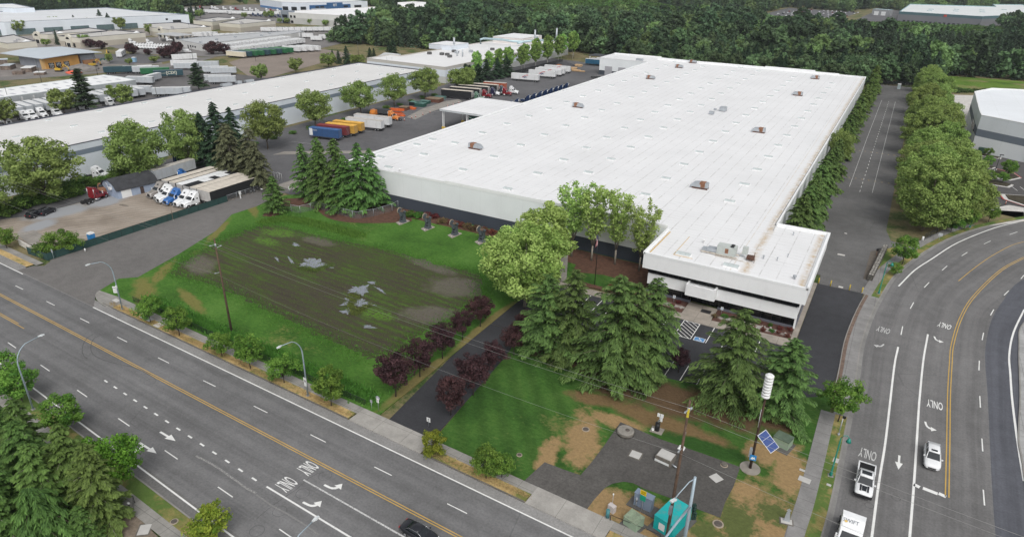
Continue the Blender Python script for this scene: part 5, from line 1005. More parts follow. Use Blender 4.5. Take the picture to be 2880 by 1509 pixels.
# ---- cars
def ring(y, w_, z0, z1, zs, wr=None):   # body section at station y
    wr = w_*.9 if wr is None else wr
    return [(-w_*.86, y, z0), (w_*.86, y, z0), (w_, y, z0+.16), (w_, y, zs), (wr, y, z1), (wr*.5, y, z1+.02), (-wr*.5, y, z1+.02), (-wr, y, z1), (-w_, y, zs), (-w_, y, z0+.16)]
def carshell(st): return [ring(*s) for s in st]
def car(name, label, paint, kind, cat='car', group=None, detail=True):
    """kind: sedan, suv, pickup, van; nose at +y, origin on the ground"""
    t = thing(name, label, cat, 0, 0, 0, 0, group); W_ = .93 if kind != 'pickup' else 1.01
    if kind == 'sedan':
        body = [(-2.42, .72, .42, .88, .7), (-2.3, .86, .3, 1.0, .78), (-1.7, W_, .24, 1.06, .84), (-.9, W_, .22, .98, .84), (.9, W_, .22, .96, .82), (1.3, W_, .22, .94, .80), (2.0, .9, .26, .82, .70), (2.32, .78, .34, .68, .58), (2.42, .62, .4, .58, .5)]
        base = [(-1.75, .80, 1.0), (-1.0, .84, .97), (.45, .84, .95), (1.3, .78, .93)]; topz = [(-1.0, .60, 1.36), (-.55, .64, 1.44), (.05, .64, 1.45), (.38, .62, 1.40)]; wy = (1.5, -1.42); wr = .34
    elif kind == 'suv':
        body = [(-2.35, .78, .45, 1.0, .85), (-2.25, .9, .34, 1.08, .9), (-1.5, .95, .28, 1.08, .92), (.9, .95, .28, 1.06, .92), (1.2, .95, .28, 1.08, .92), (1.9, .93, .3, 1.0, .86), (2.28, .82, .36, .86, .72), (2.4, .66, .42, .7, .6)]
        base = [(-2.15, .82, 1.05), (-1.0, .86, 1.06), (.4, .86, 1.05), (1.25, .80, 1.06)]; topz = [(-1.85, .66, 1.66), (-1.0, .70, 1.74), (0, .70, 1.74), (.35, .66, 1.68)]; wy = (1.45, -1.4); wr = .37
    elif kind == 'van':
        body = [(-2.9, .95, .45, 2.4, 1.6, .86), (-2.8, 1.0, .35, 2.5, 1.6, .88), (1.2, 1.0, .35, 2.45, 1.5, .86), (1.35, 1.0, .35, 1.3, 1.2), (2.4, .95, .4, 1.1, 1.0), (2.7, .85, .45, .8, .7)]
        base = [(.9, .92, 1.4), (1.1, .92, 1.4), (1.3, .9, 1.35), (1.75, .86, 1.22)]; topz = [(.6, .80, 2.3), (.8, .82, 2.35), (1.0, .82, 2.3), (1.1, .8, 2.2)]; wy = (1.75, -1.8); wr = .36
    else:
        body = [(-2.95, .92, .55, 1.12, .95), (-2.85, .99, .48, 1.18, 1.0), (-1.0, 1.0, .42, 1.2, 1.0), (1.0, 1.0, .42, 1.2, 1.02), (1.4, 1.0, .42, 1.2, 1.02), (2.4, .98, .44, 1.14, .98), (2.82, .9, .5, 1.0, .86), (2.95, .74, .55, .9, .7)]
        base = [(-.95, .88, 1.18), (-.2, .9, 1.18), (.8, .9, 1.17), (1.5, .86, 1.18)]; topz = [(-.7, .72, 1.86), (-.1, .76, 1.9), (.45, .76, 1.9), (.7, .72, 1.85)]; wy = (1.9, -1.85); wr = .42
    MB().loft(carshell(body)[::-1], 0, True, True).build('body', paint, t)
    g = MB(); n = 4; rl = [[(-b_[1], b_[0], b_[2]-.05), (b_[1], b_[0], b_[2]-.05), (tp[1], tp[0], tp[2]), (-tp[1], tp[0], tp[2])] for b_, tp in zip(base, topz)]
    g.loft(rl[::-1], 0, True, True).build('window', GLASSV, t)
    r = MB(); rw = [[(-tp[1]-.02, tp[0]+dy, tp[2]-.03), (tp[1]+.02, tp[0]+dy, tp[2]-.03), (tp[1]*.9, tp[0]+dy, tp[2]+.035), (-tp[1]*.9, tp[0]+dy, tp[2]+.035)] for tp, dy in zip(topz, (-.06, 0, 0, .06))]
    rf = r.loft(rw[::-1], 0, True, True).build('roof', paint, t)
    pl = MB()
    for s in (-1, 1):
        for i in (0, 3): pl.tube([(s*base[i][1], base[i][0], base[i][2]-.05), (s*topz[i][1], topz[i][0], topz[i][2])], .05, 5)
        if kind != 'van': i = 1; pl.tube([(s*(base[i][1]+.005), base[i][0]+.45, base[i][2]-.05), (s*(topz[i][1]+.005), topz[i][0]+.35, topz[i][2])], .035, 5)
    pl.build('pillars', paint, t)
    for s in (-1, 1):
        for y in wy: MB().wheel(s*(W_-.1), y, wr, .23).build('wheel', [TYREM, HUB], t)
        if detail:
            MB().at(s*(W_*.68), body[-2][0]-.08, body[-2][3]-.08).box(-.17, .17, -.1, .12, -.1, .06).build('headlight', LAMPW, t); MB().at(s*(W_*.7), body[0][0]+.03, .82 if kind == 'sedan' else .95).box(-.15, .15, -.06, .08, -.09, .09).build('tail_light', LAMPR, t)
            MB().at(s*(W_+.08), base[3][0]-.45, base[3][2]+.05).box(-.1, .1, -.06, .06, -.07, .08).build('mirror', paint, t)
    if detail:
        MB().box(-.45, .45, body[-1][0]-.12, body[-1][0]+.01, .45, .62).build('grille', CHASS, t)
    if kind == 'pickup':
        MB().box(-.84, .84, -2.8, -1.05, 1.19, 1.235).build('cargo_bed', M('black bed liner', (.008,.008,.009), .9), t)
        MB().box(-1.0, -.85, -2.88, -1.0, 1.1, 1.32).box(.85, 1.0, -2.88, -1.0, 1.1, 1.32).box(-1.0, 1.0, -2.95, -2.82, 1.0, 1.32).build('bed_side', paint, t)
        MB().box(-.55, .55, -.35, .35, 1.93, 1.95).build('sunroof', GLASSV, t); MB().box(-.95, .95, 2.86, 3.0, .5, .85).build('bumper', CHASS, t)
        for s in (-1, 1): MB().loft([[(s*.30, 1.55, 1.225), (s*.52, 1.55, 1.22), (s*.52, 1.55, 1.24), (s*.30, 1.55, 1.245)], [(s*.30, 2.6, 1.14), (s*.5, 2.6, 1.13), (s*.5, 2.6, 1.15), (s*.30, 2.6, 1.16)]]).build('hood_stripe', PBLACK, t)
        MB().loft([[(-.28, 1.7, 1.2), (.28, 1.7, 1.2), (.24, 1.7, 1.3), (-.24, 1.7, 1.3)], [(-.26, 2.5, 1.12), (.26, 2.5, 1.12), (.22, 2.5, 1.22), (-.22, 2.5, 1.22)]]).build('hood_scoop', GLASSV, t)
    if kind == 'suv': MB().box(-.36, .36, -.15, .22, 1.775, 1.787).build('sunroof', GLASSV, t); MB().box(-.72, -.67, -1.6, .2, 1.73, 1.80).box(.67, .72, -1.6, .2, 1.73, 1.80).build('roof_rail', CHROME, t)
    return t
bc = car('sedan', 'black sedan driving in the turn lane of the main road', PBLACK, 'sedan'); x, y = W('n', 1560, 1300, .7); bc.location = (-37.5, 45.5, 0); bc.rotation_euler = (0, 0, EAST-PI/2)
for s in (-1, 1): MB().tube([(s*.80, -1.75, 1.02), (s*.66, -1.0, 1.37), (s*.69, -.4, 1.44), (s*.67, .35, 1.41), (s*.82, 1.25, .97)], .022, 5).build('window_trim', CHROME, bc)
sv = car('estate_car', 'white estate car waiting at the stop bar of the cross road', PWHITE, 'suv'); sv.scale = (1.06, 1.06, 1.06); sv.location = (15.2, 92.6, 0); sv.rotation_euler = (0, 0, PI)
pk = car('pickup_truck', 'white pickup with black bonnet stripes on the cross road', PWHITE, 'pickup', 'pickup'); pk.scale = (1.08, 1.08, 1.08); pk.location = (7.45, 82.4, 0); pk.rotation_euler = (0, 0, PI)
bt = TR(6.5, 70.5, PI, 'white sleeper tractor with roof lettering at the foot of the cross road', PWHITE, 'vehicles on the cross road')
FA = MB().loft([[(-1.25, -.95, 2.7), (1.25, -.95, 2.7), (1.25, -.95, 4.0), (-1.25, -.95, 4.0)], [(-1.2, -.2, 2.75), (1.2, -.2, 2.75), (1.2, -.2, 3.9), (-1.2, -.2, 3.9)], [(-1.1, .75, 2.8), (1.1, .75, 2.8), (1.0, .75, 3.1), (-1.0, .75, 3.1)]][::-1], 0, True, False).build('roof_fairing', PWHITE, bt)
n_ = Vector((0, .95, -.8)).normalized(); lettering('SWIFT', FA, M('logo grey', (.12,.14,.17), .5), basis((.25, .35, 3.50), (-1, 0, 0), (0, -.76, .65)), .6, .0)
for q in list(bt.children):
    if q.name.startswith('roof_vent'): bpy.data.objects.remove(q)
MB().at(.75, .33, 3.56).poly([(-.2, 0, .0), (.0, .13, -.11), (.2, .02, -.01), (.0, -.12, .1)][::-1]).build('logo_swoosh', M('logo gold', (.6,.4,.1), .5), FA)
bk = car('parked_car', 'black hatchback parked on the gravel beside the hedge, nearer the road', PBLACK, 'suv'); bk.location = (*W('e',340,770), 0); bk.rotation_euler = (0, 0, .35)
r = dup(bk, *W('e',450,745), .35, 'black estate parked beside the black hatchback on the gravel')
r = dup(bc, *W('G',1045,650), math.radians(10)-PI/2, 'black sedan beside the orange tractor in the yard')
gk = 'cars parked in distant plots'
wv = car('white_van', 'white van parked in front of the freight terminal among plum trees', PWHITE, 'van', 'van', None, False); wv.location = (*W('B',900,910), 0); wv.rotation_euler = (0, 0, -.6)
sb = car('parked_car', 'silver car half hidden under the dark conifers by the fence', carpaint('silver car paint', (.40,.42,.44)), 'sedan', 'car', None, False); sb.location = (*W('e',2200,290), 0); sb.rotation_euler = (0, 0, 1.2)
c2 = dup(bk, *W('e',2080,270), 1.2, 'black car half hidden under the dark conifers by the fence')
c3 = dup(bk, *W('h',565,590), 0, 'black car parked in the narrow bay beneath the side conifers')
# far car park beyond the woods: one low detail car, many copies
mb = MB(); mb.loft(carshell([(-2.3,.8,.35,.9,.75),(-2,.92,.28,1.0,.8),(1.6,.92,.28,.95,.8),(2.3,.8,.35,.75,.6)])[::-1], 0); mb.loft([[(-.8,-1.9,.95),(.8,-1.9,.95),(.65,-1.4,1.5),(-.65,-1.4,1.5)],[(-.8,1.1,.95),(.8,1.1,.95),(.65,.5,1.5),(-.65,.5,1.5)]][::-1], 1); mb.box(-.66, .66, -1.45, .5, 1.48, 1.55, 0)
for y in (-1.4, 1.4): mb.wheel(-.82, y, .33, .22, 2, 2).wheel(.82, y, .33, .22, 2, 2)
fc = []
for nm, pn in (('white', PWHITE), ('black', PBLACK), ('silver', MATS['silver car paint']), ('red', PRED)): fc.append((nm, mb.build('distant_car', [pn, GLASSV, TYREM])))
rnd = random.Random(3); kc = 0; used = set()
for row in range(7):
    for k in range(15):
        if rnd.random() < .42: continue
        x = -176+k*6.0+row*2; y = 985+row*33+rnd.uniform(-2, 2)-.25*k*3; nm, src = fc[rnd.choice((0, 0, 0, 1, 2, 2, 3))]
        o = src if nm not in used else src.copy()
        if nm in used: COL.objects.link(o)
        used.add(nm); o.location = (x, y, 0); o.rotation_euler = (0, 0, rnd.uniform(-.1, .1)); o.scale = (1.1, 1.1, 1.15); tag(o, 'small %s car in the distant car park beyond the woods' % nm, 'car', 'cars in the distant car park')
for nm, src in fc:
    if nm not in used: bpy.data.objects.remove(src)
sheet('distant_car_park', [(-190, 970), (-92, 950), (-80, 1180), (-186, 1225)], .02, YARD); sheet('distant_yard', [(-70, 1000), (-24, 1000), (64, 968), (70, 990), (-20, 1030), (-22, 1300), (-60, 1290)], .02, YARD)
# rows of box trailers in the distance
FT = trailer('distant_trailer', 'x', 14.6, TW, M('pale trailer roof', (.62,.63,.63)), parts=False); FP_ = trailer('distant_trailer', 'x', 9, TW, MATS['pale trailer roof'], parts=False); FG = trailer('distant_trailer', 'x', 14.6, ctex('container green', (.025,.14,.06)), M('pale green roof', (.12,.26,.15), .7), parts=False); FN = trailer('distant_trailer', 'x', 14.6, ctex('container navyteal', (.03,.075,.095)), M('slate roof', (.10,.14,.17), .7), parts=False); FS = trailer('distant_trailer', 'x', 13.5, TSILV, M('pale trailer roof', (.62,.63,.63)), parts=False); FC_ = trailer('distant_trailer', 'x', 14.6, M('cream reefer side', (.66,.60,.48), .6, .08, .4), M('pale trailer roof', (.62,.63,.63)), parts=False)
seen = set()
def FTp(proto, x, y, rz, label, group):
    if proto in seen: r = dup(proto, x, y, rz, label, group)
    else: r = proto; seen.add(proto); r.location = (x, y, 0); r.rotation_euler = (0, 0, rz); r['label'] = label; r['group'] = group
    return r
MARK = M('faded red mark', (.45,.10,.09), .6)
for k in range(19): FTp(FP_, -425.6-.085*k*3.7, 322+k*3.9, -PI/2+.06, '%s white trailer docked along the sunny side of the freight terminal' % od(k), 'trailers docked at the freight terminal')
for k in range(21): FTp(FP_, -404.5-.12*k*3.4, 320+k*3.45, -PI/2+.1, '%s white trailer in the line facing the terminal docks' % od(k), 'trailers lined up facing the terminal')
for k in range(10): FTp(FP_, -484+k*2.4, 372+k*4.0, PI/2+.3, '%s white trailer on the shaded side of the freight terminal' % od(k), 'trailers behind the freight terminal')
for k in range(4): FTp(FP_, -505+k*1.2, 368+k*3.6, -PI/2+.3, '%s white trailer by the beige unit behind the terminal' % od(k), 'trailers beside the beige units')
gg = 'green and navy trailers on the dirt lot'
for k, pr_ in enumerate((FC_, FN, FG, FG, FN, FG, FN, FG, FG)): FTp(pr_, -385.5+k*.9, 307+k*4.3, -PI/2+.13, '%s in the line of mixed green trailers on the dirt lot' % (['cream reefer trailer first', 'navy trailer second', 'green trailer third', 'green trailer fourth', 'navy trailer fifth', 'green trailer sixth', 'navy trailer seventh', 'green trailer eighth', 'green trailer ninth'][k]), gg)
for k in range(4): FTp(FT, -379+k*2.2, 349+k*4.2, -PI/2+.13, '%s white trailer beyond the green ones on the dirt lot' % od(k), 'white trailers beyond the green ones')
for k, (rg, a, b_) in enumerate([('C',680,660),('C',900,665),('C',1050,715),('C',1190,690)]): FTp(FP_, *W(rg,a,b_), -PI/2+.5, '%s white trailer between the terminal and the birch belt' % od(k), 'trailers by the birch belt')
for k in range(12): FTp(FP_, -498+k*3.4, 432+k*3.7, -PI/2+.45, '%s white trailer along the far fence of the terminal' % od(k), 'trailers along the far terminal fence')
for k in range(7): FTp(FS, -288-k*1.8, 341+k*3.4, PI/2-.05, '%s silver trailer parked on the grass before the birches' % od(k), 'silver trailers on the grass')
# lorry park by the cross dock
gl2 = 'trailers in the lorry park behind the long warehouse'
for k, (pr_, rg, a, b_, rz, lb) in enumerate([(FN,'E',590,480,-PI/2+.98,'dark slate trailer with bracketed lettering in the lorry park'),(FG,'E',360,440,-PI/2+.9,'green trailer beside the slate lettered one'),(FS,'E',200,410,-PI/2+.9,'silver trailer next to the green one in the lorry park'),(FT,'E',60,400,-PI/2+.9,'white trailer between two green ones in the lorry park'),(FG,'A',2140,1270,-PI/2+.9,'green trailer at the road end of the lorry park'),(FN,'A',2060,1275,-PI/2+.9,'dark trailer at the road end beside the green one'),
        (FT,'E',860,300,-PI/2+.75,'white trailer with black lettering behind the big dark pine'),(FS,'E',900,350,-PI/2+.75,'silver trailer just behind the big dark pine'),(FT,'E',860,190,-PI/2+1.1,'white trailer skewed across the lorry park entrance'),(FS,'E',1400,410,-PI/2+.75,'silver trailer showing open end beyond the big dark pine'),(FS,'E',1540,430,-PI/2+.75,'nearer silver trailer out on the lorry park corner'),(FS,'E',1520,590,-PI/2+.75,'silver trailer against the long warehouse roof edge'),(FS,'E',1440,560,-PI/2+.75,'second silver trailer near the warehouse roof edge'),(FS,'E',1250,320,-PI/2+.75,'short silver trailer end behind the pine crown'),
        (FS,'E',110,600,-PI/2+.5,'white fronted trailer beside the lorry park lamp post'),(FS,'E',300,560,.4,'silver trailer with its doors toward the lamp post'),(FS,'E',60,770,-PI/2+.6,'silver trailer corner by the round maple tree'),(FS,'E',580,800,-PI/2+.75,'silver trailer behind the warehouse roof parapet'),(FS,'E',720,790,-PI/2+.75,'open ended silver trailer behind the roof parapet')]): FTp(pr_, *W(rg,a,b_), rz, lb, gl2)
fn = [o for o in COL.objects if o.get('label', '').startswith('dark slate trailer')][0]
lettering('[CSX]', fn, M('cream lettering', (.66,.66,.55), .6), basis((1.31, 1.5, 2.0), (0, 1, 0), (0, 0, 1)), 2.1, .03); MB().box(1.295, 1.31, -4.5, -.6, 2.5, 2.65).build('small_lettering', MATS['cream lettering'], fn)
for k in range(24):
    FTp(FS, -315.6, 104+k*3.8, PI/2-.12, '%s silver trailer backed to the narrow cross dock' % od(k), 'trailers at the narrow cross dock')
# distant tractors
DT = WT
for k in range(13): TR(-478+k*2.2-.2*k, 296+.9*k, PI*.75, '%s white day cab in the line before the fuel canopy' % od(k), PWHITE, 'white tractors before the fuel canopy')
for k, (rg, a, b_, rz) in enumerate([('B',230,770,-.9),('A',2260,760,-.9),('B',1310,840,.4),('B',1440,830,.4),('B',560,720,-.5)]): TR(*W(rg,a,b_), rz, ['white box tractor behind the line of day cabs', 'white tractor at the head of the day cab line', 'white tractor at the terminal wall beside the plum trees', 'second white tractor at the terminal wall docks', 'white tractor under the metal fuel canopy'][k], PWHITE, 'white tractors by the terminal')
for k, (rg, a, b_) in enumerate([('D',430,1095),('D',555,1080),('D',720,1040),('D',975,1025),('D',80,1150),('D',1440,925),('D',1890,850)]): TR(*W(rg,a,b_), -PI/2, '%s white day cab along the back of the long warehouse' % od(k), PWHITE, 'white day cabs behind the long warehouse')
rnd = random.Random(5)
for k in range(14):
    FTp(FT, -745+k*9+rnd.uniform(-2, 2), 520+k*3.5+rnd.uniform(-4, 4), rnd.choice((-.9, 1.0)), '%s white trailer in the depot yard beyond the beige units' % od(k), 'trailers in the depot yard')
for k in range(12): TR(-770+k*9.5, 575+k*2.2+rnd.uniform(-4, 4), rnd.uniform(-1.4, -.8), '%s white tractor in the depot yard by the blue fronted depot' % od(k), PWHITE if k % 5 else PRED, 'tractors in the depot yard')
for k in range(6): TR(-640+k*6.2, 540+k*1.5, -1.0, '%s navy tractor lined up behind the beige units' % od(k), PNAVY, 'navy tractors in the depot yard')
site = carpaint('machine yellow', (.55,.36,.04))
for k, (rg, a, b_, lb) in enumerate([('A',1030,1235,'small yellow excavator working before the orange sheathed block'),('A',1610,1150,'small yellow excavator beside the gravel heap'),('A',1870,975,'yellow wheel loader beside the white site cabin')]):
    t = thing('excavator', lb, 'excavator', *W(rg,a,b_), 0, .6+k); MB().box(-1.9, 1.9, -1.4, -.8, 0, .8).box(-1.9, 1.9, .8, 1.4, 0, .8).build('track', CHASS, t); MB().box(-1.8, 1.2, -1.3, 1.3, .8, 2.0).build('body', site, t); MB().box(.1, 1.3, -1.2, -.1, 2.0, 3.1).build('cab', GLASSV, t); MB().tube([(1, .4, 1.6), (3, .4, 3.8), (4.8, .4, 2.2), (5.0, .4, .6)], .28, 6).build('boom', site, t); MB().box(4.6, 5.5, -.1, .9, .1, .8).build('bucket', CHASS, t)
t = thing('site_cabin', 'white site cabin trailer with three dark windows', 'cabin', *W('A',2100,970), 0, .85); MB().box(-1.6, 1.6, -8, 8, .6, 3.5).build('body', TW, t); MB().box(-1.7, 1.7, -8.1, 8.1, 3.5, 3.65).build('roof', WHITEM, t)
for y in (-5.5, 0, 5): MB().box(1.58, 1.66, y-.6, y+.6, 1.7, 2.7).build('window', GLASSB, t)
MB().wheel(-1.2, -.6, .45, .3).wheel(1.2, -.6, .45, .3).box(-1, 1, -7, 7, .3, .6).build('chassis', CHASS, t)
# ================================================================== TREES AND PLANTS
BARK = M('grey brown bark', (.125,.10,.08), .95, .25, 2); BARKP = M('pale grey bark', (.24,.215,.18), .9, .25, 2); BARKD = M('dark bark', (.05,.038,.034), .95, .25, 2)
def leafmesh(name, C, U, V, tone, mat):
    n = len(C); P = np.empty((n, 4, 3), np.float32); P[:, 0] = C-U-V*.6; P[:, 1] = C-U*.1+V*-1.0*0-V; P[:, 2] = C+U; P[:, 3] = C-U*.1+V
    me = bpy.data.meshes.new(name); me.vertices.add(4*n); me.vertices.foreach_set('co', P.reshape(-1))
    me.loops.add(4*n); me.polygons.add(n); me.loops.foreach_set('vertex_index', np.arange(4*n, dtype=np.int32)); me.polygons.foreach_set('loop_start', np.arange(0, 4*n, 4, dtype=np.int32))
    me.update(calc_edges=True); a = me.attributes.new('tone', 'FLOAT', 'FACE'); a.data.foreach_set('value', np.clip(tone, 0, 1).astype(np.float32)); me.materials.append(mat); return me
def rdirs(rg, n):
    d = rg.normal(size=(n, 3)); return d/np.linalg.norm(d, axis=1)[:, None]
def frame(rg, N):
    a = np.cross(N, rdirs(rg, len(N))); a /= np.linalg.norm(a, axis=1)[:, None]+1e-9; return a, np.cross(N, a)
def plant(name, trunkmb, leafme, bark, label, cat='tree', group=None):
    t = thing(name, label, cat, 0, 0, 0, 0, group)
    if trunkmb: trunkmb.build('trunk', bark, t)
    o = bpy.data.objects.new('crown', leafme); COL.objects.link(o); o.parent = t; return t
def conifer(name, h, r, seed, mat, nb=120, nt=80, droop=.55, rise=.35, lw=(.36, .10), base=.08, power=.8, bark=None, gap=.0, flop=.45):
    rg = np.random.default_rng(seed); Cs, Us, Vs, Ts = [], [], [], []; tr = MB(); R_t = .016*h+.05
    tr.tube([(0, 0, -.1), (.05, 0, h*.3), (0, .06, h*.7), (0, 0, h*.98)], [R_t, R_t*.75, R_t*.4, .03], 7)
    for b in range(nb):
        t = ((b+rg.uniform())/nb)**.92; z = h*(base+(.985-base)*t); L = (r*(1-t)**power+.02*r)*rg.uniform(.5, 1.22)+.15; az = b*2.39996+rg.uniform(-.4, .4)
        if rg.uniform() < gap: continue
        ri = rise*rg.uniform(.6, 1.3)*(1+.8*t); dr = droop*rg.uniform(.7, 1.3)
        n = int(nt*(L/r)**1.15)+7; s = rg.uniform(.08, 1, n)**.75; ca, sa = math.cos(az), math.sin(az)
        P = np.stack([s*L*ca, s*L*sa, z+L*(ri*s-dr*s*s)], 1); T = np.stack([np.full(n, ca), np.full(n, sa), (ri-2*dr*s)], 1); T /= np.linalg.norm(T, axis=1)[:, None]
        side = np.array([-sa, ca, 0]); lat = rg.uniform(-1, 1, n); wd = (.10+.26*L*(1-.65*s))*(.35+.65*np.minimum(1, s*3)); off = lat*wd
        C = P+side*off[:, None]; C[:, 2] -= np.abs(off)*flop+rg.uniform(0, .10, n)*L*.35
        D = T+side*(np.sign(lat)*(.35+.6*np.abs(lat)))[:, None]; D[:, 2] -= .25+.2*rg.uniform(size=n); D /= np.linalg.norm(D, axis=1)[:, None]
        Nn = np.cross(D, np.cross([0, 0, 1.], D)); Nn += rg.normal(size=(n, 3))*.35; W_ = np.cross(D, Nn); W_ /= np.linalg.norm(W_, axis=1)[:, None]+1e-9
        k = rg.uniform(.7, 1.35, n)
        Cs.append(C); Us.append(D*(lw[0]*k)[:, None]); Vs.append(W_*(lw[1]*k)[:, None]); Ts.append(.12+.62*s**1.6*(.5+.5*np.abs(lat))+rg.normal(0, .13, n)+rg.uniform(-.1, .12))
        if L > .25*r and b % 2 == 0: tr.tube([tuple(P0) for P0 in [(0, 0, z), (.5*L*ca, .5*L*sa, z+L*(ri*.5-dr*.25)), (.92*L*ca, .92*L*sa, z+L*(ri*.92-dr*.85))]], [.05+.008*L, .035, .012], 4)
    return tr, leafmesh('crown', np.concatenate(Cs), np.concatenate(Us), np.concatenate(Vs), np.concatenate(Ts), mat)
def broadleaf(name, h, r, seed, mat, nc=60, nl=90, ls=.26, base=.3, trunk=.18, shape=1.0, lump=.30, hollow=.35, limbs=6, top=1.0, jit=1.0):
    rg = np.random.default_rng(seed); z0 = h*base; zc = (z0+h)/2; rz_ = (h-z0)/2; tr = MB()
    tr.tube([(0, 0, -.1), (.03*h*.3, 0, z0*.6), (0, .02*h, z0+rz_*.5), (0, 0, h*.8)], [trunk, trunk*.8, trunk*.45, .03], 7)
    d = rdirs(rg, nc); rad = rg.uniform(hollow, 1, nc)**.6; 
    prof = lambda uz: np.where(uz > 0, (1-np.abs(uz)**2.2*(1-top*.35))**.5, (1-np.abs(uz)**2.0)**.5)
    cz = d[:, 2]*rad; cr = np.sqrt(np.maximum(0, 1-np.minimum(1, np.abs(cz))**2))*0+np.linalg.norm(d[:, :2], axis=1)*rad
    an = np.arctan2(d[:, 1], d[:, 0]); lob = 1+.16*np.sin(3*an+seed)+.10*np.sin(5*an+2*seed)
    CC = np.stack([np.cos(an)*cr*r*lob*shape, np.sin(an)*cr*r*lob*shape, zc+cz*rz_], 1)
    Cs, Us, Vs, Ts = [], [], [], []
    for i in range(nc):
        n = int(nl*rg.uniform(.6, 1.4)); q = rdirs(rg, n)*(rg.uniform(.2, 1, n)**.5)[:, None]*np.array([1, 1, .75])*(lump*r*rg.uniform(.7, 1.25)*jit); C = CC[i]+q
        out = q/(np.linalg.norm(q, axis=1)[:, None]+1e-6)+np.array([0, 0, .6])+rg.normal(size=(n, 3))*.7; out /= np.linalg.norm(out, axis=1)[:, None]; U, V = frame(rg, out); k = ls*rg.uniform(.65, 1.4, n)
        Cs.append(C); Us.append(U*k[:, None]); Vs.append(V*(k*.62)[:, None]); Ts.append(np.full(n, rg.uniform(.15, .85))+rg.normal(0, .16, n))
        if i < limbs*3: c = CC[i]; tr.tube([(0, 0, z0*(.75+.5*rg.uniform())), (c[0]*.45, c[1]*.45, z0+(c[2]-z0)*.55), tuple(c)], [trunk*.42, trunk*.22, .015], 5)
    return tr, leafmesh('crown', np.concatenate(Cs), np.concatenate(Us), np.concatenate(Vs), np.concatenate(Ts), mat)
def vase(name, h, r, seed, mat, nlimb=9, ls=.25, nl=21):
    """open upright crown: a short trunk breaks into steep limbs that carry loose leaf sprays"""
    rg = np.random.default_rng(seed); tr = MB(); Cs, Us, Vs, Ts = [], [], [], []; tr.tube([(0, 0, -.1), (0, 0, h*.22)], [.26, .2], 8)
    for i in range(nlimb):
        az = i*2.4+rg.uniform(-.4, .4); f = rg.uniform(.35, 1); H_ = h*rg.uniform(.84, 1.0); e = np.array([math.cos(az)*r*f, math.sin(az)*r*f, H_]); m_ = np.array([math.cos(az)*r*f*.55, math.sin(az)*r*f*.55, h*.5]); a = np.array([0, 0, h*.2])
        tr.tube([tuple(a), tuple(a*.4+m_*.6), tuple(m_*.4+e*.6), tuple(e)], [.12, .085, .05, .015], 5)
        for s in np.linspace(.25, 1, 26):
            p = a*(1-s)**2+m_*2*s*(1-s)+e*s*s; az2 = rg.uniform(0, 6.28); L = rg.uniform(.5, 1.9)*(1.15-.4*s); q = p+np.array([math.cos(az2)*L, math.sin(az2)*L, rg.uniform(-.1, .8)])
            if rg.uniform() < .6: tr.tube([tuple(p), tuple(q)], [.03, .01], 3)
            n = int(nl*rg.uniform(.4, 1.5)*(.45+.75*s)); t = rg.uniform(.25, 1.1, n)[:, None]; C = p+(q-p)*t+rg.normal(0, .26, (n, 3)); N = rg.normal(size=(n, 3))+np.array([0, 0, .8]); N /= np.linalg.norm(N, axis=1)[:, None]; U, V = frame(rg, N); k = ls*rg.uniform(.6, 1.4, n)
            Cs.append(C); Us.append(U*k[:, None]); Vs.append(V*(k*.65)[:, None]); Ts.append(np.full(n, rg.uniform(.25, .85))+rg.normal(0, .15, n))
    return tr, leafmesh('crown', np.concatenate(Cs), np.concatenate(Us), np.concatenate(Vs), np.concatenate(Ts), mat)
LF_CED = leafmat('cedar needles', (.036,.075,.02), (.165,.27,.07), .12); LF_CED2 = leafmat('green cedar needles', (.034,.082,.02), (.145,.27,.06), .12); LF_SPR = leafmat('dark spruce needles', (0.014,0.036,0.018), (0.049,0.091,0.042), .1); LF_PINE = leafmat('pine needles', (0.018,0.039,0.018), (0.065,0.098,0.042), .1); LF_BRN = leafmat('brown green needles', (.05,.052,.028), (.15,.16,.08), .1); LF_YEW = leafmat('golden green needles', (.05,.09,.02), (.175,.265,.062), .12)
LF_MAP = leafmat('maple leaves', (.12,.185,.04), (.33,.43,.13), .3); LF_PLN = leafmat('plane leaves', (.18,.29,.06), (.46,.60,.18), .3); LF_BELT = leafmat('full summer leaves', (.14,.22,.05), (.33,.44,.125), .25); LF_ST = leafmat('street tree leaves', (.05,.14,.018), (.21,.36,.06), .3); LF_LIME = leafmat('lime leaves', (.055,.16,.015), (.19,.39,.045), .3); LF_YEL = leafmat('yellowing leaves', (.09,.16,.015), (.34,.38,.05), .3)
LF_PLUM = leafmat('purple plum leaves', (.022,.010,.012), (.098,.046,.050), .15, .12); LF_FOR = leafmat('forest leaves', (.035,.078,.03), (.145,.235,.088), .2, .42); LF_FOR2 = leafmat('forest needles', (.024,.05,.028), (.078,.125,.062), .1, .35); LF_FORL = leafmat('light forest leaves', (.06,.12,.03), (.22,.34,.10), .25, .3); LF_FORD = leafmat('deep forest leaves', (.02,.05,.024), (.085,.15,.062), .15, .3); LF_SHR = leafmat('clipped green leaves', (.03,.09,.012), (.09,.22,.03), .2); LF_RED = leafmat('red barberry leaves', (.06,.014,.012), (.21,.05,.04), .15); LF_RUS = leafmat('rusty heather leaves', (.06,.045,.02), (.19,.12,.06), .15); LF_HED = leafmat('bramble leaves', (.04,.095,.018), (.17,.29,.055), .2)
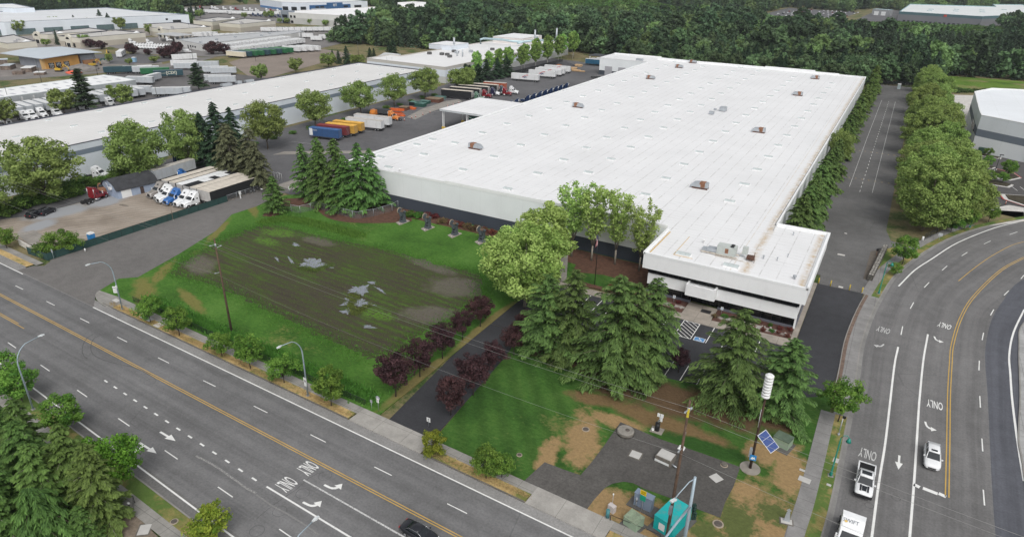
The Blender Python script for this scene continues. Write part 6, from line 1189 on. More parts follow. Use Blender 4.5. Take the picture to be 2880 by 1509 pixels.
# prototypes (kept as data, every plant in the scene is its own object)
PRO = {}
def proto(k, fn, bark): PRO[k] = (fn[0], fn[1], bark, None)
CNT = {}
def grow(k, name, x, y, label, s=1.0, rz=None, group=None, sz=None, cat='tree', z=0.0):
    tr, lm, bark, tm = PRO[k]
    t = thing(name, label, cat, x, y, z, random.uniform(0, 6.28) if rz is None else rz, group, (s, s, (sz or s)))
    if tr is not None:
        if tm is None:
            o = tr.build('trunk', bark, t); PRO[k] = (tr, lm, bark, o.data)
        else: o = bpy.data.objects.new('trunk', tm); COL.objects.link(o); o.parent = t
    c = bpy.data.objects.new('crown', lm); COL.objects.link(c); c.parent = t; return t
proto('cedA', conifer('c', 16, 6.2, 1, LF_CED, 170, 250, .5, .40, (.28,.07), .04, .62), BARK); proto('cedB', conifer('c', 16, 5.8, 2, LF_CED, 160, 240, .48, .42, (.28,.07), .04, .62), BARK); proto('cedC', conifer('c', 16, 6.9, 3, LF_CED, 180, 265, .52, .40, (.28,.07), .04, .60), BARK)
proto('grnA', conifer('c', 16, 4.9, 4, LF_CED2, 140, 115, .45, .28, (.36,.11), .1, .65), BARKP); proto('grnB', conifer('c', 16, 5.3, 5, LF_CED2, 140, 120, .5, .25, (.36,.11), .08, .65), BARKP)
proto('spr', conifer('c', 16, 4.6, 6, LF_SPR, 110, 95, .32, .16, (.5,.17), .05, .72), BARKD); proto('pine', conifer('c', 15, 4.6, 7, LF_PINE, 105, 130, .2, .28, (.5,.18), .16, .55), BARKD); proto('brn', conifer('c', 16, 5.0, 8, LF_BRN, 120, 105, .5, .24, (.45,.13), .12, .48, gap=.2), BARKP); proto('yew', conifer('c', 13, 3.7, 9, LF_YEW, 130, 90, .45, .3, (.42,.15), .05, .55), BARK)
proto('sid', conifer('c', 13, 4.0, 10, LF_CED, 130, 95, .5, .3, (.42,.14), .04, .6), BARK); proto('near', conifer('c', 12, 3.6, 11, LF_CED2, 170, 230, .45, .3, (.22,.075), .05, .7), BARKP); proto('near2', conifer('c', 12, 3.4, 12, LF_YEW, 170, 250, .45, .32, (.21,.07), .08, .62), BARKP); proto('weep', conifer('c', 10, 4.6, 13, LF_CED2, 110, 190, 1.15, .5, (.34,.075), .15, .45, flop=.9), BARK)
proto('mapA', broadleaf('b', 15, 7.0, 21, LF_MAP, 120, 90, .30, .22, .3, 1, .24), BARK); proto('mapB', broadleaf('b', 15, 6.6, 22, LF_MAP, 105, 85, .30, .24, .3, 1, .25), BARK); proto('mapC', broadleaf('b', 17, 7.5, 23, LF_MAP, 130, 95, .32, .14, .32, 1, .25), BARK)
proto('pln', broadleaf('b', 17, 7.4, 24, LF_PLN, 165, 110, .27, .16, .34, 1, .20, .5), BARKP); proto('plnB', broadleaf('b', 16, 6.0, 25, LF_PLN, 120, 95, .27, .2, .3, 1, .22, .5), BARKP)
for i in range(4): proto('vas%d' % i, vase('v', 17.5, 3.9, 30+i, LF_PLN), BARKP)
proto('blt', broadleaf('b', 20, 7.4, 26, LF_BELT, 270, 115, .25, .08, .35, 1, .19, .6), BARK); proto('bltB', broadleaf('b', 19, 7.0, 27, LF_BELT, 250, 115, .25, .08, .35, 1, .20, .6), BARK)
proto('stA', broadleaf('b', 5.6, 2.3, 28, LF_ST, 46, 75, .15, .25, .09, 1, .32), BARKD); proto('stB', broadleaf('b', 6.2, 2.3, 29, LF_ST, 52, 75, .15, .24, .09, 1, .30), BARKD); proto('yel', broadleaf('b', 5.2, 2.4, 30, LF_YEL, 56, 90, .14, .2, .09, 1, .28), BARKD); proto('lim', broadleaf('b', 9, 4.0, 31, LF_LIME, 90, 110, .17, .18, .15, 1, .25), BARK); proto('crn', broadleaf('b', 7.4, 3.2, 32, LF_ST, 42, 110, .16, .3, .1, 1, .30), BARKD)
proto('plmA', broadleaf('b', 7.6, 3.1, 33, LF_PLUM, 70, 100, .145, .34, .13, 1, .27, .3, 9), BARKD); proto('plmB', broadleaf('b', 7.4, 2.9, 34, LF_PLUM, 62, 100, .145, .34, .13, 1, .28, .3, 9), BARKD)
proto('bsh', broadleaf('b', 2.6, 2.0, 35, LF_HED, 34, 60, .16, .0, .05, 1, .42, .2, 2), BARKD); proto('shrG', broadleaf('b', 1.5, 1.15, 36, LF_SHR, 26, 60, .09, .0, .04, 1, .4, .4, 2), BARKD); proto('shrR', broadleaf('b', 1.3, 1.1, 37, LF_RED, 24, 50, .09, .0, .04, 1, .42, .4, 2), BARKD); proto('shrB', broadleaf('b', 1.5, 1.3, 38, LF_RUS, 26, 55, .09, .0, .04, 1, .42, .4, 2), BARKD); proto('wil', broadleaf('b', 5.0, 4.0, 39, LF_ST, 70, 110, .16, .02, .1, 1, .27, .3, 6), BARK)
proto('fru', broadleaf('b', 13, 5.0, 40, LF_FOR, 70, 60, .5, .12, .2, 1, .27, .4), BARKP); proto('bir', broadleaf('b', 15, 3.4, 41, leafmat('birch leaves', (.10,.22,.04), (.34,.52,.13), .25, .3), 70, 55, .38, .28, .13, 1, .34, .3), M('white bark', (.42,.41,.38), .8, .3, 2)); proto('farm', broadleaf('b', 9, 3.8, 42, LF_MAP, 50, 50, .36, .16, .2, 1, .28), BARK); proto('fplm', broadleaf('b', 6.5, 4.2, 43, LF_PLUM, 50, 60, .32, .16, .2, 1, .3), BARKD)
# ---- the big cedars before the office car park
gc = 'cedars before the office car park'
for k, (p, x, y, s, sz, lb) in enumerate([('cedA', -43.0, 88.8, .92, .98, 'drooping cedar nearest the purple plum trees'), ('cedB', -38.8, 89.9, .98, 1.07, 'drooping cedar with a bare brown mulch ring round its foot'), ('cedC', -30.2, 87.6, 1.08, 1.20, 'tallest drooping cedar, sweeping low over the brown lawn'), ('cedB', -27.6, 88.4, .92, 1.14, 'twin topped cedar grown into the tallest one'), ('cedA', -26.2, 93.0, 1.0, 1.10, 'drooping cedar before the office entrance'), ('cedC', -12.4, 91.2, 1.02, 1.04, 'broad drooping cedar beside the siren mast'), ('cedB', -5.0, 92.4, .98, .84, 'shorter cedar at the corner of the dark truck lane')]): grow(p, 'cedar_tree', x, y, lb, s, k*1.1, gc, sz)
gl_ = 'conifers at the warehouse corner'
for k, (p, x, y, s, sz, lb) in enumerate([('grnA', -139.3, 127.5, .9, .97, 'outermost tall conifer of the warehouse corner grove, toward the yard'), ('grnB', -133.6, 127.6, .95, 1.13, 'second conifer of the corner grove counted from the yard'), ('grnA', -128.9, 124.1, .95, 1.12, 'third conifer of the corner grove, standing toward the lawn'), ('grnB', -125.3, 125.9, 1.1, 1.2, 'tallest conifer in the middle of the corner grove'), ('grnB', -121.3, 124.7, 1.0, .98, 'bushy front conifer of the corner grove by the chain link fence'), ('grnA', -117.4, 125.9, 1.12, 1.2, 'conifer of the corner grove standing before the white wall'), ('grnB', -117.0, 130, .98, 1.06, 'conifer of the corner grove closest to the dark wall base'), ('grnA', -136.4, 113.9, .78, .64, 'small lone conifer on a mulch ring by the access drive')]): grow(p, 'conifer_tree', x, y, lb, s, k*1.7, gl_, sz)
# open upright planes at the office court, full planes by the drive
for k, (x, y, h_) in enumerate([(-57.3, 129.5, 18.1), (-52.4, 129.8, 17.7), (-47.1, 130.7, 17.2), (-41.2, 130.4, 15.8)]): grow('vas%d' % k, 'plane_tree', x, y, ['airy upright tree beside the garden path by the dark wall', 'airy upright tree just behind the flag', 'airy upright tree third along the court wall', 'airy upright tree closest to the office block'][k], h_/17.5, k*1.3, 'upright trees at the office court')
grow('pln', 'plane_tree', -54.8, 102.5, 'big light green tree between the front drive and car park', 1.0, .3, 'full light green trees by the drive', 1.0); grow('plnB', 'plane_tree', -58.8, 117.5, 'light green tree behind the biggest one, toward the long wall', 1.05, 1.3, 'full light green trees by the drive', 1.0); grow('plnB', 'plane_tree', -60.6, 108.5, 'light green tree at the boggy field end of the drive', .92, 2.3, 'full light green trees by the drive', .82)
# purple plums along the drive
gp_ = 'purple plum trees along the front drive'
for k, (x, y, h_, s) in enumerate([(-57.4, 65.8, 8.6, 1.12), (-57.5, 72.1, 7.5, 1.0), (-57.5, 78.5, 7.2, 1.0), (-58.1, 85.5, 6.4, .82), (-57.9, 91.1, 6.9, .92), (-47.5, 66.5, 7.0, .98), (-47.3, 72.4, 7.8, 1.02), (-48.2, 80.0, 5.8, .82), (-47.6, 85.7, 6.4, .86), (-49.0, 92, 5.8, .7), (-21.6, 95.6, 5.2, .62)]): grow('plmA' if k % 2 == 0 else 'plmB', 'plum_tree', x, y, (['purple plum nearest the main road on the field side of the drive', 'second purple plum on the field side of the drive', 'third purple plum on the field side of the drive', 'slender fourth purple plum on the field side of the drive', 'fifth purple plum beside the big light green tree', 'purple plum nearest the road sign on the lawn side of the drive', 'second purple plum on the lawn side of the drive', 'low third purple plum on the lawn side of the drive', 'fourth purple plum on the lawn side, beside the first cedar', 'purple plum tucked behind the first cedar', 'small purple plum between the cedars at the car park edge'])[k], s*.86, k*1.9, gp_, h_/7.5*.93)
# street trees
gs = 'young street trees along the main road'
for k, (p, rg, a, b_, h_, s) in enumerate([('stA','i',1430,495,5.4,1.05),('stB','i',1705,625,6.3,1.1),('stA','i',2110,820,4.8,.9),('stB','i',2380,935,7.0,1.15),('stA','j',270,1070,5.5,1.1),('stB','j',715,1290,7.4,1.15),('yel','n',1685,590,4.4,.85),('stB','n',2185,800,5.4,.95)]):
    x, y = W(rg, a, b_); grow(p, 'street_tree', x, y, ['young street tree nearest the access drive lamp post', 'second young street tree, overhanging the pavement', 'small third street tree before the leaning utility pole', 'fourth street tree, fullest crown in the verge', 'street tree beside the curved lamp post', 'street tree between lamp post and drive apron', 'small yellow green tree at the drive apron', 'leaning street tree nearest the service yard'][k], s*.88, k*1.3, gs, .95*h_/(5.6 if p == 'stA' else 6.2 if p == 'stB' else 5.2))
grow('stB', 'street_tree', *W('n',2330,790), 'low side stem beside the leaning street tree', .72, 1, gs, .62)
grow('yel', 'street_tree', *R_(-59.0, 30.4), 'yellow green tree in the southern verge', .98, .5, None); grow('lim', 'street_tree', -73.9, 31.2, 'bright green broad tree over the southern road edge', .86, .8, None, 1.0)
for k, (rg, a, b_, z_) in enumerate([('i',130,1010,4.6),('m',550,110,4.6),('i',-10,880,4.6),('e',30,960,3)]): x, y = W(rg, a, b_, z_); grow('stB' if k < 3 else 'stA', 'street_tree', x, y, ['round street tree behind the southern lamp post', 'round street tree over the southern edge line', 'street tree cut by the picture edge on the southern side', 'street tree by the pale low wall at the picture edge'][k], 1.15 if k < 3 else 1, k, 'street trees on the southern and western verge', 1.0 if k < 3 else .9)
gsw = 'conifers in the garden south of the road'
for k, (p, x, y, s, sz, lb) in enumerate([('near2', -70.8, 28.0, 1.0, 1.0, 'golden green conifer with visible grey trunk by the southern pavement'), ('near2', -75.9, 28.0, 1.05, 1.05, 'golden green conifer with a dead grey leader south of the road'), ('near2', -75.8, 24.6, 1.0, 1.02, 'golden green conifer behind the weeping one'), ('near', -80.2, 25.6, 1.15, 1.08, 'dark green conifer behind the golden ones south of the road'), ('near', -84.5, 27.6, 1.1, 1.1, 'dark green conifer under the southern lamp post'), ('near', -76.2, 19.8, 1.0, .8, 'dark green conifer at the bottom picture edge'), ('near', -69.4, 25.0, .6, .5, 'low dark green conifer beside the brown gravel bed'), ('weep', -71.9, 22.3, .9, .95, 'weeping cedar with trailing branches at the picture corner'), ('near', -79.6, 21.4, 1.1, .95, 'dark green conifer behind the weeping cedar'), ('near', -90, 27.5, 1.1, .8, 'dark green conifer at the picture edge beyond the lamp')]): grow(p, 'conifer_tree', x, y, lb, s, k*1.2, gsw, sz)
grow('crn', 'street_tree', 3.0, 95.2, 'dark green tree overhanging the cross road pavement', .95, .4, None, 1.0)
gr_ = 'trees along the cross road bend'
for k, (p, x, y, s, lb) in enumerate([('stB', 9.3, 166.3, 1.15, 'round verge tree beside the stone block wall'), ('stA', 8.0, 158.4, .55, 'small bushy verge tree by the teal lamp'), ('stB', 22.6, 200.6, 1.15, 'dark verge tree under the great green belt'), ('stA', 28.6, 210.8, .95, 'sapling beside the pale driveway apron'), ('stA', 19.5, 196, .9, 'verge tree half hidden by the tree belt')]): grow(p, 'street_tree', x, y, lb, s, k, gr_)
# conifers along the warehouse side and the great green belt
gw = 'conifers along the warehouse side wall'
ys_ = [(160, 1.12, 'sid'), (169, 1.1, 'sid'), (180, 1.1, 'sid'), (192, 1.08, 'sid'), (204, 1.06, 'sid'), (217, 1.02, 'sid'), (231, 1.0, 'sid'), (246, .92, 'mapB'), (258, .98, 'yew'), (274, .98, 'sid'), (290, .95, 'sid'), (306, .95, 'yew'), (322, .98, 'sid'), (338, .98, 'yew'), (356, 1, 'yew'), (374, 1.02, 'yew'), (392, 1.05, 'yew'), (414, 1.12, 'yew'), (424, 1.1, 'yew')]
for k, (y, s, p) in enumerate(ys_): grow(p, 'maple_tree' if p == 'mapB' else 'conifer_tree', -13.0+random.uniform(-.5, .5), y, ('light green maple between conifers along the warehouse side wall' if p == 'mapB' else '%s conifer from the office block along the warehouse side wall' % od(k if k < 7 else k-1)), s if p != 'mapB' else .62, k*1.4, gw, s*1.02 if p != 'mapB' else .85)
gb2 = 'great green tree belt beside the truck lane'
for k, (x, y, s, sz) in enumerate([(13, 194, 1.05, 1.08), (21, 205, .95, .95), (13, 212, 1.0, .98), (20, 222, 1.0, .98), (12.5, 233, .95, .92), (19, 243, .95, .92), (12, 256, .92, .88), (18, 266, .95, .9), (11.5, 280, .95, .9), (17, 293, .92, .88), (11.5, 306, .9, .86), (16.5, 320, .92, .86), (11, 335, .9, .84), (16, 350, .9, .84), (11, 365, .9, .82), (15, 382, .92, .84), (11.5, 400, .92, .84), (15.5, 418, .9, .8), (12.5, 437, .88, .76)]): grow('blt' if k % 2 == 0 else 'bltB', 'broadleaf_tree', x, y, '%s full crowned tree from the road in the belt beside the truck lane' % od(k), s*random.uniform(.88, 1.04), k*1.7, gb2, sz*random.uniform(.84, 1.1))
# maples and mixed trees by the long warehouse
gm = 'spring green maples before the long warehouse'
for k, (p, x, y, s, sz, lb) in enumerate([('mapC', -193.5, 86.0, 1.12, 1.04, 'broad maple standing beside the two black cars'), ('mapC', -190.6, 111.5, 1.05, 1.06, 'broad maple behind the pale blue shed'), ('mapB', -191, 70.5, .95, .85, 'maple at the picture edge above the gravel lot'), ('mapC', -190.6, 127.5, .8, 1.08, 'pale maple beside the dark spruces behind the trailers'), ('mapA', -188.5, 157.5, 1.0, 1.14, 'maple at the yard corner beyond the brown conifers'), ('mapB', -197.6, 190, 1.05, .98, 'maple behind the blue and maroon containers'), ('mapA', -200.1, 219, 1.0, .95, 'maple behind the orange flatbed tractor'), ('mapB', -199.5, 241, .98, .96, 'maple beside the stacked orange racks'), ('mapA', -199.0, 264, .98, 1.0, 'maple before the far end of the long warehouse'), ('mapB', -193.8, 292, .85, .82, 'maple behind the black curtain trailers')]): grow(p, 'maple_tree', x, y, lb, s, k*2.1, gm, sz)
gk_ = 'dark conifers behind the parked trailers'
for k, (p, x, y, s, sz, lb) in enumerate([('spr', -183.2, 134.3, 1.3, 1.3, 'tall dark spruce rising over the long warehouse roof'), ('spr', -187.2, 131.8, 1.2, 1.1, 'second dark spruce beside the tall one'), ('spr', -179.5, 137, 1.15, 1.2, 'dark spruce with a thin top nearest the yard'), ('brn', -167.2, 125.8, 1.05, 1.1, 'brownish conifer over the trailer tails'), ('brn', -160.2, 127.4, 1.1, 1.05, 'brownish conifer beside the access drive gate'), ('brn', -171.8, 128.5, 1.0, 1.05, 'brownish conifer between the spruces and the gate'), ('brn', -155.6, 125.2, .85, .85, 'lower brownish conifer next to the chain link fence'), ('spr', -174.5, 132, 1.0, .98, 'dark spruce hidden among brownish conifers')]): grow(p, 'conifer_tree', x, y, lb, s, k*1.2, gk_, sz)
# hedge bank behind the gravel lot
gh_ = 'bramble bushes along the gravel lot bank'
k = 0
for (rg, a, b_) in [('e',60,760),('e',140,730),('e',230,690),('e',300,660),('e',380,640),('e',460,640),('e',540,620),('e',610,600),('e',700,580),('e',760,560),('e',650,540),('e',560,560),('e',450,580),('e',860,480),('e',960,470),('e',1060,440),('e',1150,380),('e',1280,350),('e',340,570),('e',760,490)]:
    grow('bsh', 'bramble_bush', *W(rg, a, b_), '%s bramble bush counted along the bank behind the gravel lot' % od(k), random.uniform(.9, 1.5), None, gh_, cat='bush'); k += 1
for k in range(16): y = 150+k*9.5; grow('bsh', 'low_bush', -197.2-.03*(y-150)+random.uniform(-.6, .6), y, '%s low bush on the yard tree strip from its near end' % od(k), random.uniform(.55, .95), None, 'low bushes on the yard tree strip', random.uniform(.35, .6), 'bush')
grow('wil', 'willow_bush', *W('e',600,1100), 'rounded pale green willow bush at the fence corner', .95, .5, None, .92, 'bush'); grow('bsh', 'green_bush', *W('e',430,1140), 'dark green bush beside the willow by the pavement', 1.1, .5, None, None, 'bush')
# shrubs by the long front wall and office beds
gsx = 'shrubs under the long front wall'
for k, (a, b_, p) in enumerate([(1465,775,'shrG'),(1545,785,'shrG'),(1625,775,'shrR'),(1700,790,'shrR'),(1775,840,'shrB'),(1855,850,'shrR'),(1935,865,'shrR'),(2015,890,'shrB'),(2090,910,'shrB'),(2160,920,'shrR'),(2240,940,'shrR'),(2310,975,'shrB')]):
    grow(p, 'round_shrub', *W('f', a, b_), '%s shrub counted from the fence under the long front wall, %s leaved' % (od(k), {'shrG': 'green', 'shrR': 'dark red', 'shrB': 'rusty'}[p]), 1.25 if p == 'shrG' else 1.0, None, gsx, cat='shrub')
go_ = 'small shrubs in the office beds'
for k, (a, b_, p) in enumerate([(1945,595,'shrG'),(2085,625,'shrR'),(2010,680,'shrR'),(2130,705,'shrR'),(2205,655,'shrG'),(2315,690,'shrR'),(2420,705,'shrR'),(2225,720,'shrG'),(2300,735,'shrR'),(2395,775,'shrR'),(1710,565,'shrG'),(1600,560,'shrB'),(1205,405,'shrR'),(1130,440,'shrR'),(760,280,'shrG'),(820,350,'shrG'),(725,335,'shrR'),(460,235,'shrR'),(850,310,'shrR')]):
    grow(p, 'bed_shrub', *W('S', a, b_), '%s little %s shrub counted along the office beds from the parking symbol' % (od(k), {'shrG': 'green', 'shrR': 'red', 'shrB': 'rusty'}[p]), random.uniform(.42, .6), None, go_, cat='shrub', z=.12)
# trees far over the long warehouse
gf = 'trees around the lorry park'
for k, (p, rg, a, b_, s, sz, lb) in enumerate([('pine','D',1500,960,1.15,1.22,'big dark pine behind the long warehouse roof'),('pine','E',1110,715,1.0,.92,'big dark pine among silver trailers'),('farm','D',1120,1000,1.25,1.25,'maple at the back of the long warehouse beside the pine'),('farm','D',2130,880,1.25,1.2,'maple before the silver trailers at the cross dock end'),('farm','D',110,1180,1.2,1.2,'maple at the picture edge behind the long warehouse'),('farm','b',50,770,1.05,1.05,'pale maple at the dirt lot corner'),('farm','b',380,695,1.0,1.0,'lone pale maple on the dirt lot edge'),('farm','b',690,640,1.2,1.0,'pale maple beside the three dark firs'),('spr','C',1570,1115,.75,.72,'dark fir in front of the silver trailers'),('spr','C',1430,1100,.55,.52,'slim dark fir next to the pale maple'),('farm','C',1760,1170,1.1,.95,'pale maple between the dark firs and the plant'),('spr','C',1970,1010,.5,.45,'small dark fir by the end of the silver trailers'),('spr','C',2040,1010,.45,.42,'smaller dark fir by the end of the silver trailers'),('spr','C',1330,1080,.5,.5,'slim dark fir left of the bigger fir'),('spr','C',2370,960,.9,.72,'dark fir at the corner of the white plant'),('spr','C',2300,960,.7,.6,'lesser dark fir beside the white plant')]): x, y = W(rg, a, b_); grow(p, 'fir_tree' if p == 'spr' else 'pine_tree' if p == 'pine' else 'maple_tree', x, y, lb, s, k, gf, sz)
gfp = 'purple plums by the terminal'
for k, (rg, a, b_, s) in enumerate([('B',230,950,.6),('B',610,1010,1.25),('B',500,1000,.9),('B',700,930,1.2),('B',1340,940,1.3),('B',1540,930,1.0),('A',2300,930,1.0),('A',1760,850,.9),('A',1560,820,.9)]): grow('fplm', 'plum_tree', *W(rg, a, b_), '%s purple plum by the terminal counted from the day cabs' % od(k), s, k, gfp)
gfx = 'trees between the beige units'
for k, (p, rg, a, b_, s, sz) in enumerate([('farm','A',350,600,1.3,1.3),('farm','A',960,500,1.3,1.2),('farm','A',1560,500,1.25,1.15),('farm','A',2090,530,1.2,1.3),('spr','A',1310,500,.8,.72),('spr','A',620,520,.6,.55),('spr','A',780,520,.6,.6),('spr','A',1760,470,1.0,.95),('spr','A',1900,500,.9,.85),('spr','A',20,560,.8,.7),('spr','B',60,390,.6,.6),('farm','B',220,400,1.2,1.1),('spr','B',400,390,.7,.65),('spr','B',460,390,.7,.65),('spr','B',530,390,.7,.75),('farm','B',690,400,1.3,1.2),('spr','B',880,400,.9,.8),('spr','B',950,320,.8,.7),('farm','B',1130,310,1.0,1.0),('farm','B',250,600,.75,1.0),('spr','A',1000,780,.4,.7),('farm','A',800,800,.75,.6),('farm','A',1480,810,1.0,1.0),('farm','A',1900,1090,.5,.7),('farm','A',2240,1120,.5,.45),('farm','B',340,1080,.8,.45),('farm','C',410,400,.6,.55),('farm','C',535,410,.7,.65),('farm','C',760,400,.7,.7),('farm','C',860,420,.7,.7),('farm','C',950,430,.7,.7),('farm','C',1200,455,.8,.7),('farm','B',1890,320,.8,.7),('farm','C',180,310,.8,.8),('farm','C',270,310,.8,.9),('spr','B',1070,280,.8,.7),('spr','B',1170,260,.7,.6),('spr','B',990,290,.8,.75)]): grow(p, 'maple_tree' if p == 'farm' else 'fir_tree', *W(rg, a, b_), '%s %s counted among the beige business units' % (od(k) if k < 30 else 'last but '+ORD[37-k] if k < 37 else 'very last', 'pale maple' if p == 'farm' else 'dark fir'), s, k, gfx, sz)
# mixed line beside the ducted plant
gd = 'mixed trees beside the ducted plant'
for k, (p, x, y, s, sz) in enumerate([('spr', -200, 301, 1.25, .92), ('farm', -203, 297, 1.2, 1.35), ('spr', -203, 309, 1.2, .8), ('spr', -203, 318, 1.1, .78), ('spr', -204, 328, 1.1, .86), ('bir', -209, 326, 1.05, 1.0), ('bir', -207, 336, 1.05, .95), ('spr', -203, 338, 1.1, .85), ('spr', -202, 347, 1.2, .85), ('bir', -209, 350, 1.1, .95), ('bir', -208, 360, 1.2, .95), ('bir', -203, 367, 1.2, .95), ('bir', -206, 376, 1.2, 1.0), ('bir', -203, 385, 1.3, 1.0), ('bir', -207, 393, 1.3, 1.1), ('bir', -203, 401, 1.3, 1.0), ('bir', -207, 410, 1.3, 1.15), ('bir', -204, 420, 1.3, 1.1), ('bir', -207, 430, 1.4, 1.1), ('bir', -203, 440, 1.4, 1.15), ('bir', -208, 452, 1.4, 1.1)]): grow(p, {'spr': 'fir_tree', 'bir': 'birch_tree', 'farm': 'maple_tree'}[p], x, y, '%s tree of the mixed line beside the ducted plant, a %s' % (od(k), {'spr': 'dark fir', 'bir': 'fresh green birch', 'farm': 'pale maple'}[p]), s*(.78 if p == 'bir' else 1), k*1.3, gd, sz*(1.08 if p == 'bir' else .85))
# ================================================================== STREET FURNITURE AND SMALL THINGS
WOODP = M('weathered pole timber', (.13,.085,.06), .95, .35, 1.5, fine=.4); STEELP = M('pale blue grey pole', (.36,.44,.50), .5, .08, 1, .3); TEAL = M('teal green enamel', (.015,.22,.17), .45, .1, 1); WIRE = M('aluminium wire', (.30,.30,.29), .5, .1, 1, .5); WSIGN = M('white sign face', (.70,.71,.70), .5, .05, 2)
def heap(name, label, x, y, r, h, mat, seed, cat='heap'):
    mb = MB(); rr = random.Random(seed); n = 22; rings = []
    for j in range(7):
        t = j/6; rings.append([(x+r*(1-t)*(1+.14*math.sin(3*a+seed)+rr.uniform(-.05, .05))*math.cos(a), y+r*.75*(1-t)*(1+.12*math.sin(2*a+seed))*math.sin(a), h*(t**.8)*(1+rr.uniform(-.06, .06))) for a in [2*PI*k/n for k in range(n)]])
    mb.loft(rings, 0, True, True); o = mb.build(name, mat); tag(o, label, cat); return o
# utility poles and lines
def upole(x, y, h, label, lean):
    t = thing('utility_pole', label, 'pole', x, y); MB().tube([(0, 0, -.2), (lean[0]*.5, lean[1]*.5, h*.5), (lean[0], lean[1], h)], [.21, .17, .12], 8).build('post', WOODP, t)
    for z, s in ((h-1.1, 1), (h-1.7, -1), (h-6.2, 1)): MB().tube([(lean[0]*z/h, lean[1]*z/h, z), (lean[0]*z/h-s*.1, lean[1]*z/h-s*1.0, z+.1)], .055, 6).tube([(lean[0]*z/h-s*.1, lean[1]*z/h-s*.75, z+.07), (lean[0]*z/h-s*.1, lean[1]*z/h-s*1.05, z+.14)], .1, 7).build('insulator', GALV, t)
    MB().at(lean[0], lean[1], h).cyl(0, 0, -1.5, -.9, .16, 8).build('pole_band', GALV, t); return t
upole(-94.7, 65.6, 18.4, 'leaning wooden utility pole rising from the roadside lawn', (-.15, .0)); P2 = upole(-11.8, 58.3, 21.5, 'wooden utility pole with a yellow tag beside the teal cabinet', (.25, -.1))
MB().at(.27, -.22, 19.4).box(-.12, .12, -.04, .02, 0, 1.1).build('warning_tag', M('yellow tag', (.62,.50,.05), .6), P2)
def wire(a, b_, sag, label):
    mb = MB(); pts = [tuple(Vector(a).lerp(Vector(b_), k/24)-Vector((0, 0, sag*4*(k/24)*(1-k/24)))) for k in range(25)]; o = mb.tube(pts, .017, 4).build('power_line', WIRE); return tag(o, label, 'wire', 'power lines on the utility poles')
for dy, z1, z2, sg, lb in ((-1.0, 17.4, 20.4, 1.0, 'upper'), (1.0, 16.8, 19.8, 1.1, 'middle'), (-1.0, 12.3, 15.3, 1.5, 'lower')):
    wire((-94.9, 65.6+dy, z1), (-11.6, 58.2+dy, z2), sg, '%s power line between the two wooden poles' % lb); wire((-11.6, 58.2+dy, z2), (70, 54+dy, z2), sg, '%s power line running on across the cross road' % lb); wire((-250, 71+dy, z1), (-94.9, 65.6+dy, z1), sg*1.6, '%s power line running on over the gravel lot' % lb)
# curved street lamps
def lamp(x, y, dr, label, h=10.3, sign=None):
    t = thing('street_lamp', label, 'street lamp', x, y, .1, 0, 'curved lamp posts on the main road'); d = Vector((math.cos(dr), math.sin(dr), 0)); pts = [(0, 0, 0), (0, 0, h*.75)]+[tuple(d*(1.9*(1-math.cos(a)))+Vector((0, 0, h*.75+2.3*math.sin(a)+1.2*(1-math.cos(a))*.5))) for a in np.linspace(.2, 1.45, 6)]; e = Vector(pts[-1]); pts.append(tuple(e+d*1.8+Vector((0, 0, .25)))); n = len(pts)
    MB().tube(pts, [.14, .11]+[.10-.045*k/(n-3) for k in range(n-2)], 8).build('post', STEELP, t); MB().box(-.25, .25, -.25, .25, -.1, .12).build('base_plate', KERB, t)
    q = e+d*2.2+Vector((0, 0, .28)); MB().at(q.x, q.y, q.z, dr).loft([[(-.45, -.08, -.06), (-.45, .08, -.06), (-.45, .08, .06), (-.45, -.08, .06)], [(0, -.19, -.1), (0, .19, -.1), (0, .15, .1), (0, -.15, .1)], [(.42, -.13, -.06), (.42, .13, -.06), (.42, .1, .04), (.42, -.1, .04)]]).build('lamp_head', M('pale lamp head', (.58,.61,.62), .4), t); return t
l1 = lamp(*R_(-121.7, 56.3), -PI/2-DA, 'lamp post with a white notice by the access drive'); l2 = lamp(-69.1, 58.9, -PI/2-DA, 'lamp post with a speed sign between street trees'); lamp(*R_(-102.4, 31.6), PI/2-DA, 'lamp post rising from trees south of the road'); lamp(*R_(-42.4, 28.6), PI/2-DA, 'lamp post reaching in over the turn arrows')
a = MB().at(-.55, -.1, 3.4, .5).box(-.45, .45, -.03, .03, 0, 1.35).build('notice_board', WSIGN, l1); lettering('NO', a, BLACKM, Matrix.Translation((-.55, -.1, 3.4)) @ Matrix.Rotation(.5, 4, 'Z') @ basis((0, -.04, .9), (1, 0, 0), (0, 0, 1)), .35); lettering('TRUCKS', a, BLACKM, Matrix.Translation((-.55, -.1, 3.4)) @ Matrix.Rotation(.5, 4, 'Z') @ basis((0, -.04, .35), (1, 0, 0), (0, 0, 1)), .2); MB().at(.1, -.15, 4.6).box(-.15, .15, -.1, .1, 0, .5).build('control_box', WSIGN, l1)
a = MB().at(-.03, -.17, 2.6).box(-.31, .31, -.02, .02, 0, .8).build('speed_sign', WSIGN, l2); lettering('35', a, BLACKM, basis((-.03, -.2, 2.7), (1, 0, 0), (0, 0, 1)), .42, .02); MB().at(-.03, -.17, 1.9).box(-.24, .24, -.02, .02, 0, .6).build('small_sign', WSIGN, l2)
